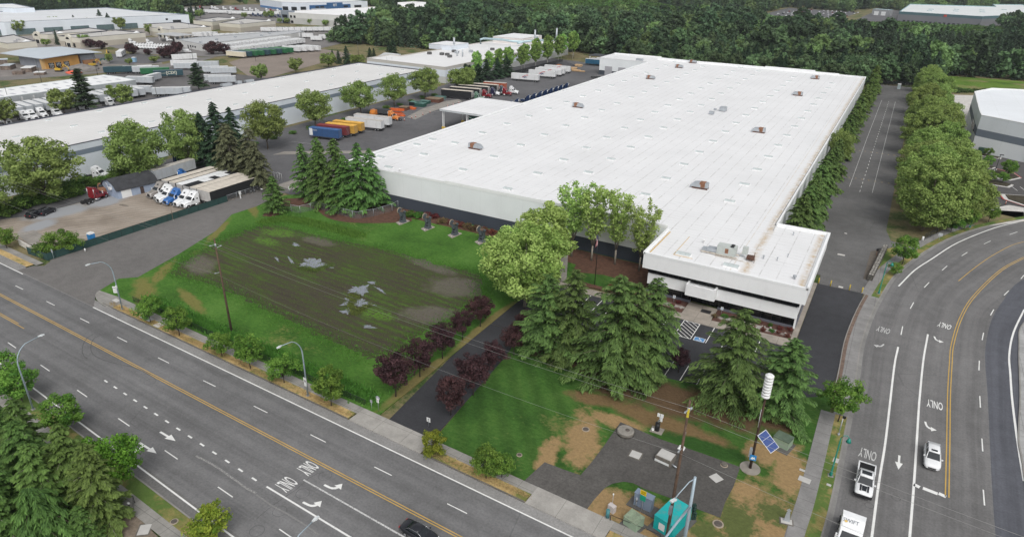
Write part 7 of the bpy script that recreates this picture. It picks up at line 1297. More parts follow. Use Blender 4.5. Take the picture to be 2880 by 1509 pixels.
# teal lamps
tl = None
for k, (x, y, dr, lb, h) in enumerate([(3.45, 82.0, .1, 'teal lamp post beside the white pickup lane', 6.8), (5.6, 146.5, -.2, 'teal lamp post beside the stone block wall', 7.6), (24.0, 203.2, .9, 'teal lamp post by the pale driveway apron', 7.6)]):
    t = thing('teal_lamp_post', lb, 'street lamp', x, y, .1, dr, 'teal lamp posts on the cross road'); MB().tube([(0, 0, 0), (0, 0, .5), (0, 0, .9), (0, 0, h-.5), (.25, 0, h-.05), (.6, 0, h+.05), (.95, 0, h-.25)], [.24, .2, .11, .08, .06, .05, .05], 8).build('post', TEAL, t); MB().at(.95, 0, h-.85).tube([(0, 0, 0), (0, 0, .25), (0, 0, .6)], [.34, .26, .1], 10).build('lamp_head', TEAL, t); MB().box(-.35, .35, -.35, .35, -.1, .08).build('base_plate', KERB, t)
t = thing('path_lamp', 'short grey pole with a dark lamp under the verge tree', 'lamp', *W('J',708,625), .1); MB().cyl(0, 0, 0, 3.2, .07, 8).build('post', GALV, t); MB().cyl(0, 0, 0, .4, .16, 8).build('base_plate', GALV, t); MB().box(-.1, .35, -.14, .14, 3.1, 3.4).build('lamp_head', BLACKM, t)
# traffic signal
t = thing('traffic_signal', 'tall grey signal pole with long mast arm over the main road', 'traffic signal', -9.7, 57.8, .1); MB().tube([(0, 0, 0), (0, 0, 6), (0, 0, 12.4)], [.24, .2, .15], 10).build('post', STEELP, t); MB().tube([(0, 0, 8.3), (-.4, -3.4, 8.9), (-1.6, -12, 9.3)], [.17, .14, .08], 8).build('mast_arm', STEELP, t); MB().tube([(0, 0, 12.2), (-.4, -.7, 12.1), (-1.1, -1.9, 11.0), (-1.3, -2.2, 10.6)], .06, 6).build('lamp_arm', STEELP, t); MB().at(-1.35, -2.4, 10.5, 1.1).box(-.45, .3, -.17, .17, -.08, .1).build('lamp_head', M('pale lamp head', (.58,.61,.62)), t)
def sig(x, y, z, rz, nm='signal_head'):
    o = MB().at(x, y, z, rz).box(-.18, .18, -.14, .14, -.55, .55).build(nm, M('dark green signal case', (.012,.04,.03), .6), t); m_ = MB().at(x, y, z, rz)
    for k in range(3): m_.tube([(0, -.12, .36-.36*k), (0, -.36, .33-.36*k)], .15, 8)
    m_.build('visor', M('dark green signal case', (.012,.04,.03)), o)
sig(.42, .1, 8.2, .6); sig(.42, .3, 7.0, PI/2); sig(-1.4, -9.5, 8.6, PI); MB().at(-1.5, -2.6, 9.2).box(-.16, .16, -.2, .2, -.5, .5).build('signal_back', M('grey signal back', (.16,.18,.2)), t)
nm_ = MB().at(-.8, -5.5, 8.6, -1.42).box(-1.6, 1.6, -.03, .03, -.5, .1).build('street_name_board', M('green name board', (.01,.17,.12), .5), t)
# siren mast with solar panel
t = thing('siren_mast', 'wooden mast crowned by a stack of white siren discs, with solar panel', 'siren', -6.2, 77.8, .1); MB().tube([(0, 0, 0), (0, 0, 6), (.05, 0, 11.8)], [.19, .16, .13], 8).build('post', M('dark mast timber', (.055,.032,.022), .9, .3, 2), t); sr = MB()
for k in range(8): z = 11.7+k*.43; sr.tube([(0, 0, z), (0, 0, z+.06), (0, 0, z+.28), (0, 0, z+.34)], [.42, .55, .55, .38], 14)
sr.tube([(0, 0, 11.7), (0, 0, 15.15)], .33, 10).build('siren_stack', M('siren white', (.74,.75,.75), .5, .04, 2), t)
sp = MB().at(1.5, -.25, 5.4, -.3, math.radians(30), math.radians(36)).box(-1.35, 1.35, -.72, .72, -.03, .03).build('solar_panel', M('panel frame', (.62,.64,.66), .4), t); PV = NB('solar cells'); br = PV.n('ShaderNodeTexBrick'); PV.put(br.inputs['Vector'], PV.obj()); br.offset = 0; br.inputs['Scale'].default_value = 1; br.inputs['Brick Width'].default_value = .14; br.inputs['Row Height'].default_value = .2; br.inputs['Mortar Size'].default_value = .008; br.inputs['Color1'].default_value = (.03,.06,.20,1); br.inputs['Color2'].default_value = (.04,.075,.23,1); br.inputs['Mortar'].default_value = (.09,.12,.26,1); PVM = PV.out(br.outputs[0], .55, 0, .15)
for k in range(3): MB().at(1.5, -.25, 5.4, -.3, math.radians(30), math.radians(36)).box(-1.28+k*.87, -.45+k*.87, -.66, .66, .03, .045).build('cell_panel', PVM, sp)
MB().tube([(0, 0, 4.6), (1.6, -.3, 4.7), (1.6, -.4, 5.2)], .05, 6).build('panel_bracket', WHITEM, t); MB().box(-.5, -.12, -.25, .25, 2.0, 3.3).build('control_box', GALV, t); bs = MB().at(.12, -.32, 1.7, .15).box(-.42, .42, -.03, .03, 0, .85).build('blue_sign', M('volcano sign blue', (.03,.24,.56), .5), t); MB().at(.12, -.36, 1.7, .15).poly([(-.3, 0, .2), (-.1, 0, .62), (.02, 0, .45), (.15, 0, .62), (.32, 0, .2), (.1, 0, .28), (-.05, 0, .15)]).build('sign_mark', WHITEM, bs)
MB().tube([(-.1, -.15, 7), (-.14, -.15, 9.8)], .03, 5).build('conduit', WHITEM, t); MB().cyl(0, 0, -.05, .12, 1.35, 20).build('base_pad', M('mast pad concrete', (.25,.23,.2), .9, .2, .8), t)
# service yard things
def plate(name, label, rg, a, b_, sx, sy, rz, mat, z=.13, h=.03, rim=None):
    t = thing(name, label, 'cover', *W(rg, a, b_), z, rz)
    if rim: MB().box(-sx-.18, sx+.18, -sy-.18, sy+.18, -.05, .008).build('frame', rim, t)
    MB().box(-sx, sx, -sy, sy, -.02, h).build('lid', mat, t); return t
PALEL = M('pale grey lid', (.47,.46,.44), .75, .08, 1); MANH = M('rusty manhole iron', (.10,.085,.075), .85, .3, 2); GRIMEC = M('grimy concrete', (.16,.145,.125), .95, .35, 1.5, fine=.3)
plate('access_hatch', 'pale square hatch in the middle of the service yard', 'o',1172,576, .72, .68, .0, PALEL, .13, .04, GRIMEC); plate('access_hatch', 'pale square hatch at the siren end of the service yard', 'o',1937,797, .68, .68, -.55, PALEL)
t = thing('round_vault', 'round raised concrete vault at the top corner of the service yard', 'vault', *W('o',1075,372), .12); MB().cyl(0, 0, 0, .55, 1.28, 24).build('body', GRIMEC, t); MB().tube([(0,0,.55),(0,0,.62)], [1.28, 1.1], 24).build('lid', M('worn vault lid', (.24,.225,.2), .9, .2, 1.5), t); MB().cyl(.25, .1, .62, .66, .33, 14).build('manhole_cover', MANH, t)
t = thing('raised_vault', 'raised concrete box vault with pale lid beside the wooden pole', 'vault', *W('o',1455,630), .12, -.12); MB().box(-1.15, 1.15, -.95, .95, 0, .95).build('body', GRIMEC, t); MB().box(-1.02, 1.02, -.82, .82, .95, 1.05).build('lid', PALEL, t); MB().box(-1.17, .9, -1.0, -.96, .1, .45).build('side_rail', WSIGN, t); MB().tube([(1.1, -.5, .3), (1.9, -.7, .3)], .1, 7).build('outlet_pipe', GALV, t)
t = thing('pump_station', 'black cylinder pump with white meter boxes by the service yard edge', 'pump', *W('o',1375,345), .12); MB().cyl(0, 0, 0, 1.35, .36, 12).build('body', BLACKM, t); MB().tube([(0, 0, 1.3), (0, 0, 1.6), (.1, .3, 1.7)], .12, 7).build('outlet_pipe', M('dull iron', (.12,.13,.12)), t)
for x in (-.12, .38): MB().box(x-.2, x+.2, .3, .42, 2.2, 2.75).build('meter_box', WSIGN, t)
MB().box(.2, .5, .3, .42, 1.5, 2.1).build('meter_box', WSIGN, t); MB().tube([(.1, .4, 0), (.1, .4, 2.4)], .06, 6).build('post', GALV, t); MB().cyl(-.55, -.3, 0, .3, .2, 8).build('valve_cap', WSIGN, t); MB().box(-.9, .9, -.75, .75, -.05, .06).build('base_pad', M('mast pad concrete', (.25,.23,.2)), t)
t = thing('yard_lamp', 'white hooded lamp on a thin pole behind the wooden pole', 'lamp', *W('o',1590,620), .12); MB().tube([(0, 0, 0), (0, 0, 2.0)], .05, 6).tube([(.05, 0, 1.9), (.25, .2, 4.6)], .03, 5).build('post', GALV, t); MB().loft([[(-.45, -.4, 1.95), (.45, -.4, 1.95), (.45, .4, 1.95), (-.45, .4, 1.95)], [(-.25, -.2, 2.3), (.25, -.2, 2.3), (.25, .2, 2.3), (-.25, .2, 2.3)]]).build('hood', WSIGN, t)
for k, (rg, a, b_, r, lb) in enumerate([('o',700,335,.42,'manhole in the straw grass beyond the service yard'),('o',1955,1232,.5,'manhole in the straw grass below the service yard'),('o',2012,675,.38,'small mushroom vent at the service yard edge'),('o',70,578,.3,'small brown cover in the south lawn'),('m',1655,1210,.36,'brown manhole in the southern verge')]): t = thing('manhole', lb, 'manhole', *W(rg,a,b_), .11); MB().cyl(0, 0, -.05, .05, r*1.35, 18).build('surround', M('manhole surround', (.33,.28,.22), .95, .2, 2), t); MB().cyl(0, 0, .05, .08 if k != 2 else .35, r, 16).build('lid', MANH if k != 2 else GRIMEC, t)
t = thing('power_cabinet', 'blue grey power cabinet with a yellow and a green sign in front', 'cabinet', *W('o',1245,1070), .1, -.12); MB().box(-1.15, 1.15, -.45, .45, .1, 2.0).build('body', M('blue grey cabinet', (.20,.25,.33), .6, .08, .8), t); MB().box(-1.2, 1.2, -.5, .5, 2.0, 2.1).build('lid', M('blue grey cabinet', (.20,.25,.33)), t); MB().box(-1.9, 1.9, -1.0, .9, -.05, .1).build('base_pad', M('dark slab', (.10,.095,.09), .9, .2, 1), t); MB().tube([(.15, -.8, 0), (.15, -.8, 3.2)], .04, 6).build('sign_post', GALV, t)
a = MB().box(-.28, .52, -.86, -.83, 2.65, 3.35).build('yellow_sign', M('sign yellow', (.68,.48,.01), .5), t); lettering('DEAD', a, BLACKM, basis((.12, -.875, 3.05), (1, 0, 0), (0, 0, 1)), .24); lettering('END', a, BLACKM, basis((.12, -.875, 2.78), (1, 0, 0), (0, 0, 1)), .24); MB().box(-.22, .48, -.86, -.83, 1.75, 2.55).build('green_sign', M('sign green', (.01,.32,.20), .5), t); MB().cyl(-.75, -.55, .9, 1.5, .12, 8).tube([(-.75, -.55, .1), (-.75, -.55, .9)], .05, 6).build('meter', GALV, t)
t = thing('transformer_box', 'pale green transformer box with patched lid by the black rail', 'cabinet', *W('o',1150,1240), .1, -.3); MB().loft([[(-.95, -.8, 0), (.95, -.8, 0), (.95, .8, 0), (-.95, .8, 0)], [(-.95, -.8, 1.2), (.95, -.8, 1.2), (.95, .8, 1.35), (-.95, .8, 1.35)]]).build('body', M('pale transformer green', (.25,.33,.24), .7, .08, 1), t); MB().loft([[(-.98, -.83, 1.2), (.98, -.83, 1.2), (.98, .83, 1.36), (-.98, .83, 1.36)], [(-.98, -.83, 1.27), (.98, -.83, 1.27), (.98, .83, 1.43), (-.98, .83, 1.43)]]).build('lid', M('patchy transformer lid', (.23,.29,.20), .8, .3, 1.2, dirt=(.12,.10,.09), dirtamt=.9), t); MB().box(-1.3, 1.3, -1.1, 1.1, -.08, .03).build('base_pad', M('dark slab', (.10,.095,.09)), t)
t = thing('teal_generator', 'bright teal generator cabinet partly behind the wooden pole', 'generator', -12.3, 62.6, .1, -.25); MB().box(-1.3, 1.3, -2.1, 2.1, .1, 2.1).build('body', M('bright teal enamel', (.005,.36,.36), .5, .06, .5), t); MB().box(-1.34, 1.34, -2.14, 2.14, 2.1, 2.18).build('lid', M('chipped teal lid', (.01,.40,.40), .6, .05, .5, dirt=(.2,.24,.24), dirtamt=.8), t); MB().box(-1.33, -1.3, -1.5, -.4, .6, 1.4).box(-.6, .2, -2.13, -2.1, .5, 1.5).build('label_plate', WSIGN, t); MB().box(-1.9, 1.9, -2.7, 2.7, -.08, .1).build('base_pad', M('dark slab', (.10,.095,.09)), t)
t = thing('meter_cabinet', 'small white meter cabinet with a thin lamp at the yard corner', 'cabinet', *W('o',945,1110), .1, -.3); MB().box(-.45, .45, -.3, .3, 0, 1.0).build('body', M('dirty white cabinet', (.50,.46,.45), .7, .1, 1), t); MB().tube([(-.2, .3, 0), (-.2, .3, 2.3)], .03, 5).build('post', GALV, t); MB().cyl(-.2, .3, 2.3, 2.5, .09, 8).build('lamp_head', WSIGN, t)
t = thing('teal_pedestal', 'teal cable pedestal at the end of the black rail', 'pedestal', *W('o',905,1170), .1); MB().cyl(0, 0, 0, 1.25, .24, 10).build('body', M('dull teal enamel', (.06,.20,.22), .6), t); MB().cyl(0, 0, -.05, .06, .4, 12).build('base_pad', KERB, t)
def railfence(name, label, pts, h, mat, z=.1, rails=(1.0,), thick=.035, mesh=None, cat='fence', panel_=None):
    L = cumlen(pts); t = thing(name, label, cat, *pts[0], z); ox, oy = pts[0]; n = max(2, int(L[-1]/3)+1); P = [sub_line(pts, 0, max(.01, L[-1]*k/(n-1)))[-1] for k in range(n)]
    for p in P: MB().cyl(p[0]-ox, p[1]-oy, 0, h+.05, thick*1.3, 6).build('fence_post', mat, t)
    for i, r_ in enumerate(rails): MB().tube([(p[0]-ox, p[1]-oy, h*r_) for p in pts], thick, 5).build('rail', mat, t)
    if mesh:
        mb = MB()
        for a, b_ in zip(pts, pts[1:]): mb.poly([(a[0]-ox, a[1]-oy, .02), (b_[0]-ox, b_[1]-oy, .02), (b_[0]-ox, b_[1]-oy, h), (a[0]-ox, a[1]-oy, h)])
        mb.build('mesh_panel', mesh, t)
    return t
railfence('guard_rail', 'low black pipe rail before the pale green transformer box', [W('o',930,1200), W('o',1150,1290), W('o',1400,1390)], .95, BLACKM)
def chainmat(name, c, op):
    b = NB(name); b.out(c, .6, .4); tr = b.n('ShaderNodeBsdfTransparent'); mx = b.n('ShaderNodeMixShader'); mx.inputs[0].default_value = op; b.t.links.new(tr.outputs[0], mx.inputs[1]); b.t.links.new(b.b.outputs[0], mx.inputs[2]); b.t.links.new(mx.outputs[0], b.t.nodes['Material Output'].inputs[0]); return b.m
CHAIN = chainmat('chain link', (.35,.36,.37), .22); CHAINB = chainmat('black chain link', (.02,.025,.025), .45); SCREEN = M('green privacy screen', (.022,.060,.055), .9, .18, .4, dirt=(.05,.08,.07), dirtamt=.4)
railfence('screened_fence', 'long dark green screened fence along the access drive', [(-162, 65.4), (-154.6, 65.7), (-154.4, 80), (-154.4, 96), (-154.4, 113)], 1.75, BLACKM, 0, (1.0,), .03, SCREEN); railfence('chain_link_fence', 'grey chain link fence beside the black curtain trailer', [(-154.4, 113), (-154.3, 126), (-156, 131)], 1.75, GALV, 0, (1.0,), .03, CHAIN)
railfence('chain_link_fence', 'grey chain link fence curving round the conifer grove', [W('f', *p) for p in [(185,690),(300,720),(410,745),(500,725),(585,700),(650,720),(800,760),(960,800),(1140,768),(1300,720),(1350,690)]], 2.0, GALV, .1, (1.0,), .04, CHAIN); railfence('ditch_fence', 'low black chain link fence along the roadside ditch', [R_(u, 59.3) for u in (-123, -110, -95, -80, -66, -62)], 1.1, BLACKM, .1, (1.0,), .03, CHAINB)
railfence('yard_fence', 'dark green fence closing the far end of the truck lane', [(-13, 452), (-4, 452), (6, 452)], 2.6, BLACKM, 0, (1.0,), .05, CHAINB); railfence('garden_fence', 'low black fence beside the brown gravel bed', [(-71.5, 24.5), R_(-70.4, 28.0), R_(-72, 29.0)], 1.2, BLACKM, 0, (1.0, .5), .03)
t = thing('plant_fence', 'long grey fence between the yard and the mixed trees', 'fence', -201, 300, 0, 0); MB().box(-.05, .05, 0, 120, 0, 2.4).build('mesh_panel', CHAINB, t)
# southern verge and bed
uS = np.linspace(-110, -10, 20); strip('verge', [R_(u, vS(u)-.2) for u in uS][::-1], 1.8, .0, .1, MATS['kerbside grass']); strip('pavement', [R_(u, vS(u)-1.95) for u in uS][::-1], 1.75, 0, .11, WALK); kerb('kerb', [R_(u, vS(u)) for u in uS][::-1], .2, .13)
sheet('gravel_bed', [R_(-70.3, 27.9), R_(-62, 27.2), R_(-55, 25), R_(-62, 20), R_(-71.5, 23.6)], .09, M('brown pea gravel', (.23,.185,.14), .95, .25, 3, fine=.4)); sheet('garden_lawn', [R_(-130, 32), R_(-100, 30.7), R_(-71, 29.2), R_(-71.5, 16), R_(-130, 16)], .05, M('dark garden grass', (.03,.05,.018), .95, .4, .5))  # garden grass is a darker mottled green than the other lawns
plate('access_hatch', 'pale hatch in the brown gravel bed south of the road', 'm',1372,1285, .62, .78, .7, PALEL, .1, .04, GRIMEC); t = thing('post_light', 'small white cap light on the black garden fence', 'lamp', *W('m',1240,1105), .1); MB().box(-.06, .06, -.06, .06, 0, 1.1).build('post', BLACKM, t); MB().box(-.16, .16, -.1, .1, 1.1, 1.25).build('cap', WSIGN, t)
for k, (rg, a, b_, sx, sy, lb) in enumerate([('i',1105,290,.8,.45,'pale pavement hatch by the lamp post'),('i',1395,460,1.5,.5,'long metal pavement hatch under the first street tree'),('i',1505,525,.8,.6,'pale pavement hatch beside the second street tree'),('J',465,945,.75,.5,'pale hatch beside the curving pavement'),('J',448,876,.35,.2,'little pale cover above the pavement hatch'),('J',640,982,.28,.2,'small cover in the kerbside grass'),('J',690,805,.35,.5,'pale cover behind the teal lamp post')]): plate('pavement_hatch', lb, rg, a, b_, sx, sy, -DA if k < 3 else -.1, PALEL if k != 1 else GALV, .14)
t = thing('green_cabinet', 'mossy green utility cabinet behind the solar panel', 'cabinet', *W('J',305,690), .1, -.25); MB().box(-1.1, 1.1, -.9, .9, 0, 1.3).build('body', M('pale transformer green', (.25,.33,.24)), t); MB().box(-1.15, 1.15, -.95, .95, 1.3, 1.4).build('lid', M('mossy lid', (.10,.14,.10), .8, .3, 1.2), t); MB().box(-1.5, 1.5, -1.9, 1.2, -.08, .03).build('base_pad', M('dark slab', (.10,.095,.09)), t)
t = thing('metal_pedestal', 'bare metal sign pedestal on a pale slab by the pavement', 'pedestal', *W('J',335,1245), .1, .2); MB().box(-.8, .8, -.55, .55, -.05, .08).build('base_pad', GRIMEC, t); MB().box(-.65, .65, -.42, .42, .08, .12).build('lid', PALEL, t); MB().loft([[(-.35, -.05, .1), (.35, -.05, .1), (.35, .05, .1), (-.35, .05, .1)], [(-.2, .05, 1.5), (.2, .05, 1.5), (.2, .12, 1.5), (-.2, .12, 1.5)]]).build('plate', GALV, t); MB().at(0, .1, 1.75, 0, 0, PI/4).box(-.2, .2, -.02, .02, -.2, .2).build('diamond_plate', GALV, t)
# signs on posts
def sign(label, rg, a, b_, h, fn, rz=0, cat='sign', nm='road_sign', post=GALV):
    t = thing(nm, label, cat, *W(rg, a, b_), .1, rz); MB().cyl(0, 0, 0, h, .04, 6).build('post', post, t); fn(t, h); return t
def octo(t, h):
    q = [(.4*math.cos(PI/8+PI/4*k), .4*math.sin(PI/8+PI/4*k)) for k in range(8)]; MB().loft([[(x, -.02, h-.3+z) for x, z in q], [(x, .02, h-.3+z) for x, z in q]]).build('sign_face', GALV, t); o = MB().box(-.22, .22, -.05, -.03, h-1.1, h-.35).build('number_plate', WSIGN, t); lettering('7', o, BLACKM, basis((0, -.06, h-.95), (1, 0, 0), (0, 0, 1)), .5)
sign('back of an octagonal sign with a white number plate by the drive', 'j',1165,1335, 2.6, octo); sign('grey round sign back beside the octagonal one', 'j',1100,1320, 1.5, lambda t, h: MB().box(-.22, .22, -.02, .02, h-.3, h+.2).build('sign_face', GALV, t))
def arrow(t, h): o = MB().box(-.32, .32, -.02, .02, h-.7, h+.05).build('sign_face', WSIGN, t); MB().at(0, -.03, h-.33).poly([(-.04, 0, -.28), (.04, 0, -.28), (.04, 0, .05), (.13, 0, .05), (0, 0, .28), (-.13, 0, .05), (-.04, 0, .05)]).build('arrow_mark', BLACKM, o)
sign('white arrow sign at the lawn side of the drive mouth', 'n',1640,305, 1.5, arrow)
def acc(t, h): o = MB().box(-.25, .25, -.02, .02, h-.65, h).build('sign_face', WSIGN, t); MB().box(-.1, .1, -.035, -.02, h-.45, h-.2).build('blue_mark', BLUEP, o)
sign('white parking sign on the shrub bed before the entrance', 'S',1148,395, 1.6, acc); sign('white parking sign on the shrub bed beyond the entrance', 'S',1670,525, 1.6, acc)
sign('white notice at the yard entrance behind the lone conifer', 'f',322,560, 2.2, lambda t, h: MB().box(-.35, .35, -.02, .02, h-.9, h).build('sign_face', WSIGN, t)); sign('grey sign back at the corner by the willow bush', 'e',515,1180, 2.4, lambda t, h: MB().box(-.3, .3, -.02, .02, h-.8, h).build('sign_face', GALV, t))
sign('pale square sign under the tree belt facing the bend', 'h',1618,1010, 2.2, lambda t, h: MB().box(-.45, .45, -.02, .02, h-.8, h).build('sign_face', M('grey sign back', (.4,.42,.43)), t))
t = thing('drive_post_lamp', 'black post lamp with white top beside the lone conifer', 'lamp', *W('f',70,620), 0); MB().cyl(0, 0, 0, 3.3, .07, 8).build('post', BLACKM, t); MB().box(-.3, .3, -.15, .15, 3.2, 3.4).build('lamp_head', WSIGN, t)
t = thing('fuel_bollard', 'slim white meter post at the fence end by the access drive', 'post', *W('e',2285,600), 0); MB().box(-.12, .12, -.12, .12, 0, 2.1).build('post', WSIGN, t); MB().box(-.25, .25, -.2, .2, 1.2, 2.1).build('meter_box', WSIGN, t)
for k, (a, b_) in enumerate([(140,440),(165,425),(190,432),(212,428),(232,440)]): t = thing('gate_hoop', '%s white gate hoop at the yard entrance' % od(k), 'gate', *W('f', a, b_), 0, 1.2); MB().tube([(-.5, 0, 0), (-.5, 0, 2.4), (.5, 0, 2.4), (.5, 0, 0)], .05, 6).build('hoop', WSIGN, t); t['group'] = 'white gate hoops'
t = thing('gravel_lot_lamp', 'thin brown lamp pole before the white tractors', 'pole', *W('e',1645,810), 0); MB().cyl(0, 0, 0, 4.8, .07, 6).build('post', M('thin timber', (.2,.15,.11)), t); MB().box(-.2, .2, -.15, .15, 0, .25).build('base_pad', KERB, t)
t = thing('fire_hydrant', 'white fire hydrant at the foot of the green screen', 'hydrant', *W('e',810,1102), 0); MB().tube([(0, 0, 0), (0, 0, .6), (0, 0, .75)], [.16, .15, .06], 10).build('body', WSIGN, t); MB().tube([(-.3, 0, .45), (.3, 0, .45)], .09, 8).build('nozzle', WSIGN, t)
t = thing('portable_toilet', 'blue portable toilet with white roof behind the green screen', 'toilet', *W('e',878,1010), 0, .1); MB().box(-.6, .6, -.6, .6, 0, 2.05).build('body', M('portable toilet blue', (.03,.22,.52), .5), t); MB().loft([[(-.65, -.65, 2.05), (.65, -.65, 2.05), (.65, .65, 2.05), (-.65, .65, 2.05)], [(-.5, -.5, 2.35), (.5, -.5, 2.35), (.5, .5, 2.35), (-.5, .5, 2.35)]]).build('roof', WSIGN, t)
t = thing('portable_toilet', 'pale portable toilet at the far end of the truck lane', 'toilet', *W('d',1238,845), 0, .1); MB().box(-.8, .8, -.8, .8, 0, 2.6).build('body', M('grey toilet', (.35,.42,.44)), t); MB().box(-.85, .85, -.85, .85, 2.6, 2.85).build('roof', WSIGN, t)
t = thing('low_wall', 'low pale wall beside the pavement at the gravel lot', 'wall', *W('e',270,1085), 0, math.atan2(W('e',365,1130)[1]-W('e',170,1020)[1], W('e',365,1130)[0]-W('e',170,1020)[0])); MB().box(-4.6, 4.6, -.12, .12, 0, 1.35).build('wall', M('pale wall paint', (.60,.58,.54), .8, .12, .6), t)
# bollards, block wall, mailbox
for k, x in enumerate((-6.0, -3.6, .1, 2.5)): t = thing('yellow_bollard', '%s yellow bollard from the office across the truck lane' % od(k), 'bollard', x, 145.2, 0, 0, 'yellow bollards across the truck lane'); MB().tube([(0, 0, 0), (0, 0, 1.25), (0, 0, 1.33)], [.11, .11, .05], 10).build('post', M('bollard yellow', (.66,.50,.06), .6, .12, 3), t)
t = thing('stone_block_wall', 'wall of caged grey stone blocks beside the truck lane', 'wall', 3.5, 152.6, 0, math.atan2(21.6, 1.9)); cb = NB('caged stone'); vo = cb.n('ShaderNodeTexVoronoi'); cb.put(vo.inputs['Vector'], cb.obj()); vo.inputs['Scale'].default_value = 2.4; bk_ = cb.n('ShaderNodeTexBrick'); cb.put(bk_.inputs['Vector'], cb.obj()); bk_.offset = 0; bk_.inputs['Scale'].default_value = 1; bk_.inputs['Brick Width'].default_value = .9; bk_.inputs['Row Height'].default_value = .5; bk_.inputs['Mortar Size'].default_value = .05; bk_.inputs['Color1'].default_value = bk_.inputs['Color2'].default_value = (1,1,1,1); bk_.inputs['Mortar'].default_value = (.35,.35,.34,1)
cb.bump(vo.outputs[0], .12, .8); CAGE = cb.out(cb.mix(1, cb.ramp(vo.outputs[0], (0, (.46,.44,.40)), (.7, (.16,.15,.135))), bk_.outputs[0], 'MULTIPLY'), .95)
for k in range(21): MB().box(k*1.03, k*1.03+.98, -.5, .5, 0, 1.45+.06*math.sin(k*2.1)).build('stone_block', CAGE, t)
t = thing('mailbox', 'black mailbox on a brown post by the stone wall', 'mailbox', *W('T',702,475), .05); MB().box(-.06, .06, -.06, .06, 0, 1.1).build('post', RUST, t); MB().box(-.25, .25, -.18, .18, 1.1, 1.45).tube([(-.25, 0, 1.45), (.25, 0, 1.45)], .18, 10).build('box', BLACKM, t)
t = thing('pipe_stub', 'white pipe stub under the dark tree belt', 'pipe', *W('h',1465,1000), 0); MB().cyl(0, 0, 0, 1.1, .25, 10).build('pipe', WSIGN, t); railfence('black_gate', 'low black gate under the tree belt edge', [W('h',1480,1000), W('h',1600,940)], 1.8, BLACKM, 0, (1.0,), .04, CHAINB)
# punch presses standing as landmarks on the lawn
PRS = M('oxidised press iron', (.075,.088,.10), .75, .3, 1.5); PRB = M('worn bronze rim', (.30,.25,.19), .7, .25, 2)
def press(x, y, label, k):
    t = thing('punch_press', label, 'machine', x, y, .1, 1.45, 'old punch presses on the lawn', 1.12); MB().prism([(-1.9, -.9), (1.5, -.8), (1.7, .9), (-1.2, 1.0)], -.05, .12).build('plinth', M('press plinth stone', (.30,.265,.235), .95, .2, 1), t)
    MB().loft([[(-.55, -.7, .12), (.7, -.7, .12), (.7, .7, .12), (-.55, .7, .12)], [(-.45, -.55, .5), (.55, -.55, .5), (.55, .55, .5), (-.45, .55, .5)]]).build('foot', PRS, t)
    fr = MB()
    for s in (-1, 1): fr.loft([[(-.4, s*.5-.1, .5), (.5, s*.5-.1, .5), (.5, s*.5+.1, .5), (-.4, s*.5+.1, .5)], [(-.15, s*.45-.1, 1.4), (.5, s*.45-.1, 1.4), (.5, s*.45+.1, 1.4), (-.15, s*.45+.1, 1.4)], [(-.45, s*.45-.1, 2.6), (.5, s*.45-.1, 2.6), (.5, s*.45+.1, 2.6), (-.45, s*.45+.1, 2.6)]])
    fr.box(-.3, .45, -.4, .4, .9, 1.15).box(-.35, .4, -.4, .4, 2.25, 2.65).box(-.2, .4, -.4, .4, 1.5, 1.6).build('frame', PRS, t)
    MB().box(-.65, -.3, -.32, .32, 1.7, 2.7).build('ram', PRS, t); MB().tube([(0, -1.0, 2.8), (0, 1.25, 2.8)], .12, 8).build('shaft', PRS, t); MB().tube([(0, -1.05, 2.8), (0, -.65, 2.8)], .26, 10).build('crank_hub', PRS, t)
    fw_ = MB().tube([(0, .72, 2.7), (0, .98, 2.7)], .62, 16).build('flywheel', PRS, t); MB().tube([(.66*math.cos(q), .85, 2.7+.66*math.sin(q)) for q in np.linspace(0, 2*PI, 19)], .11, 6).build('rim', PRB, fw_); MB().tube([(0, .95, 2.7), (0, 1.08, 2.7)], .18, 8).build('hub', GALV, fw_)
    MB().box(-.5, .3, -.6, .1, 2.75, 3.0).tube([(-.4, -.5, 3.0), (-.5, -.4, 3.45), (.1, -.2, 3.5), (.2, -.1, 3.0)], .07, 6).build('top_bracket', M('rusty bracket', (.16,.11,.08), .8, .3, 2), t); MB().cyl(-1.35, -.3, .12, .2, .09, 6).build('plaque', WSIGN, t)
for k, (x, y) in enumerate([(-103.7, 126), (-95.7, 126), (-87.5, 126), (-79.6, 126)]): press(x, y, ['old iron punch press nearest the chain link fence, by green shrubs', 'second old iron punch press from the chain link fence', 'third old iron punch press from the chain link fence', 'old iron punch press nearest the light green trees'][k], k)
# flagpole and flag
t = thing('flagpole', 'black flagpole standing at the court lawn by the car park', 'flagpole', -46.75, 118.6, .1); MB().tube([(0, 0, 0), (0, 0, 11.9)], [.09, .05], 8).build('pole', BLACKM, t); MB().cyl(0, 0, 11.9, 12.05, .08, 8).build('finial', M('gilt', (.5,.36,.1), .4, .1, 1, .8), t)
fl = thing('flag', 'striped red and white flag with blue canton hanging limp on the pole', 'flag', -46.75, 118.6, 0); FR, FW, FB = M('flag red', (.45,.02,.035), .8), M('flag white', (.68,.66,.66), .8), M('flag blue', (.02,.035,.16), .8); mb = MB()
fx = lambda u, v: (-.08-.34*u-.08*math.sin(v*5+u*4), -.05+.17*math.sin(u*7+v*2.2)*(u+.1), 11.6-2.35*v-.75*u)
for i in range(13):
    for j in range(8):
        u0, u1, v0, v1 = i/13, (i+1)/13, j/8, (j+1)/8; mb.poly([fx(u0, v0), fx(u1, v0), fx(u1, v1), fx(u0, v1)], 2 if (i < 7 and j < 3) else i % 2)
mb.build('cloth', [FR, FW, FB], fl)
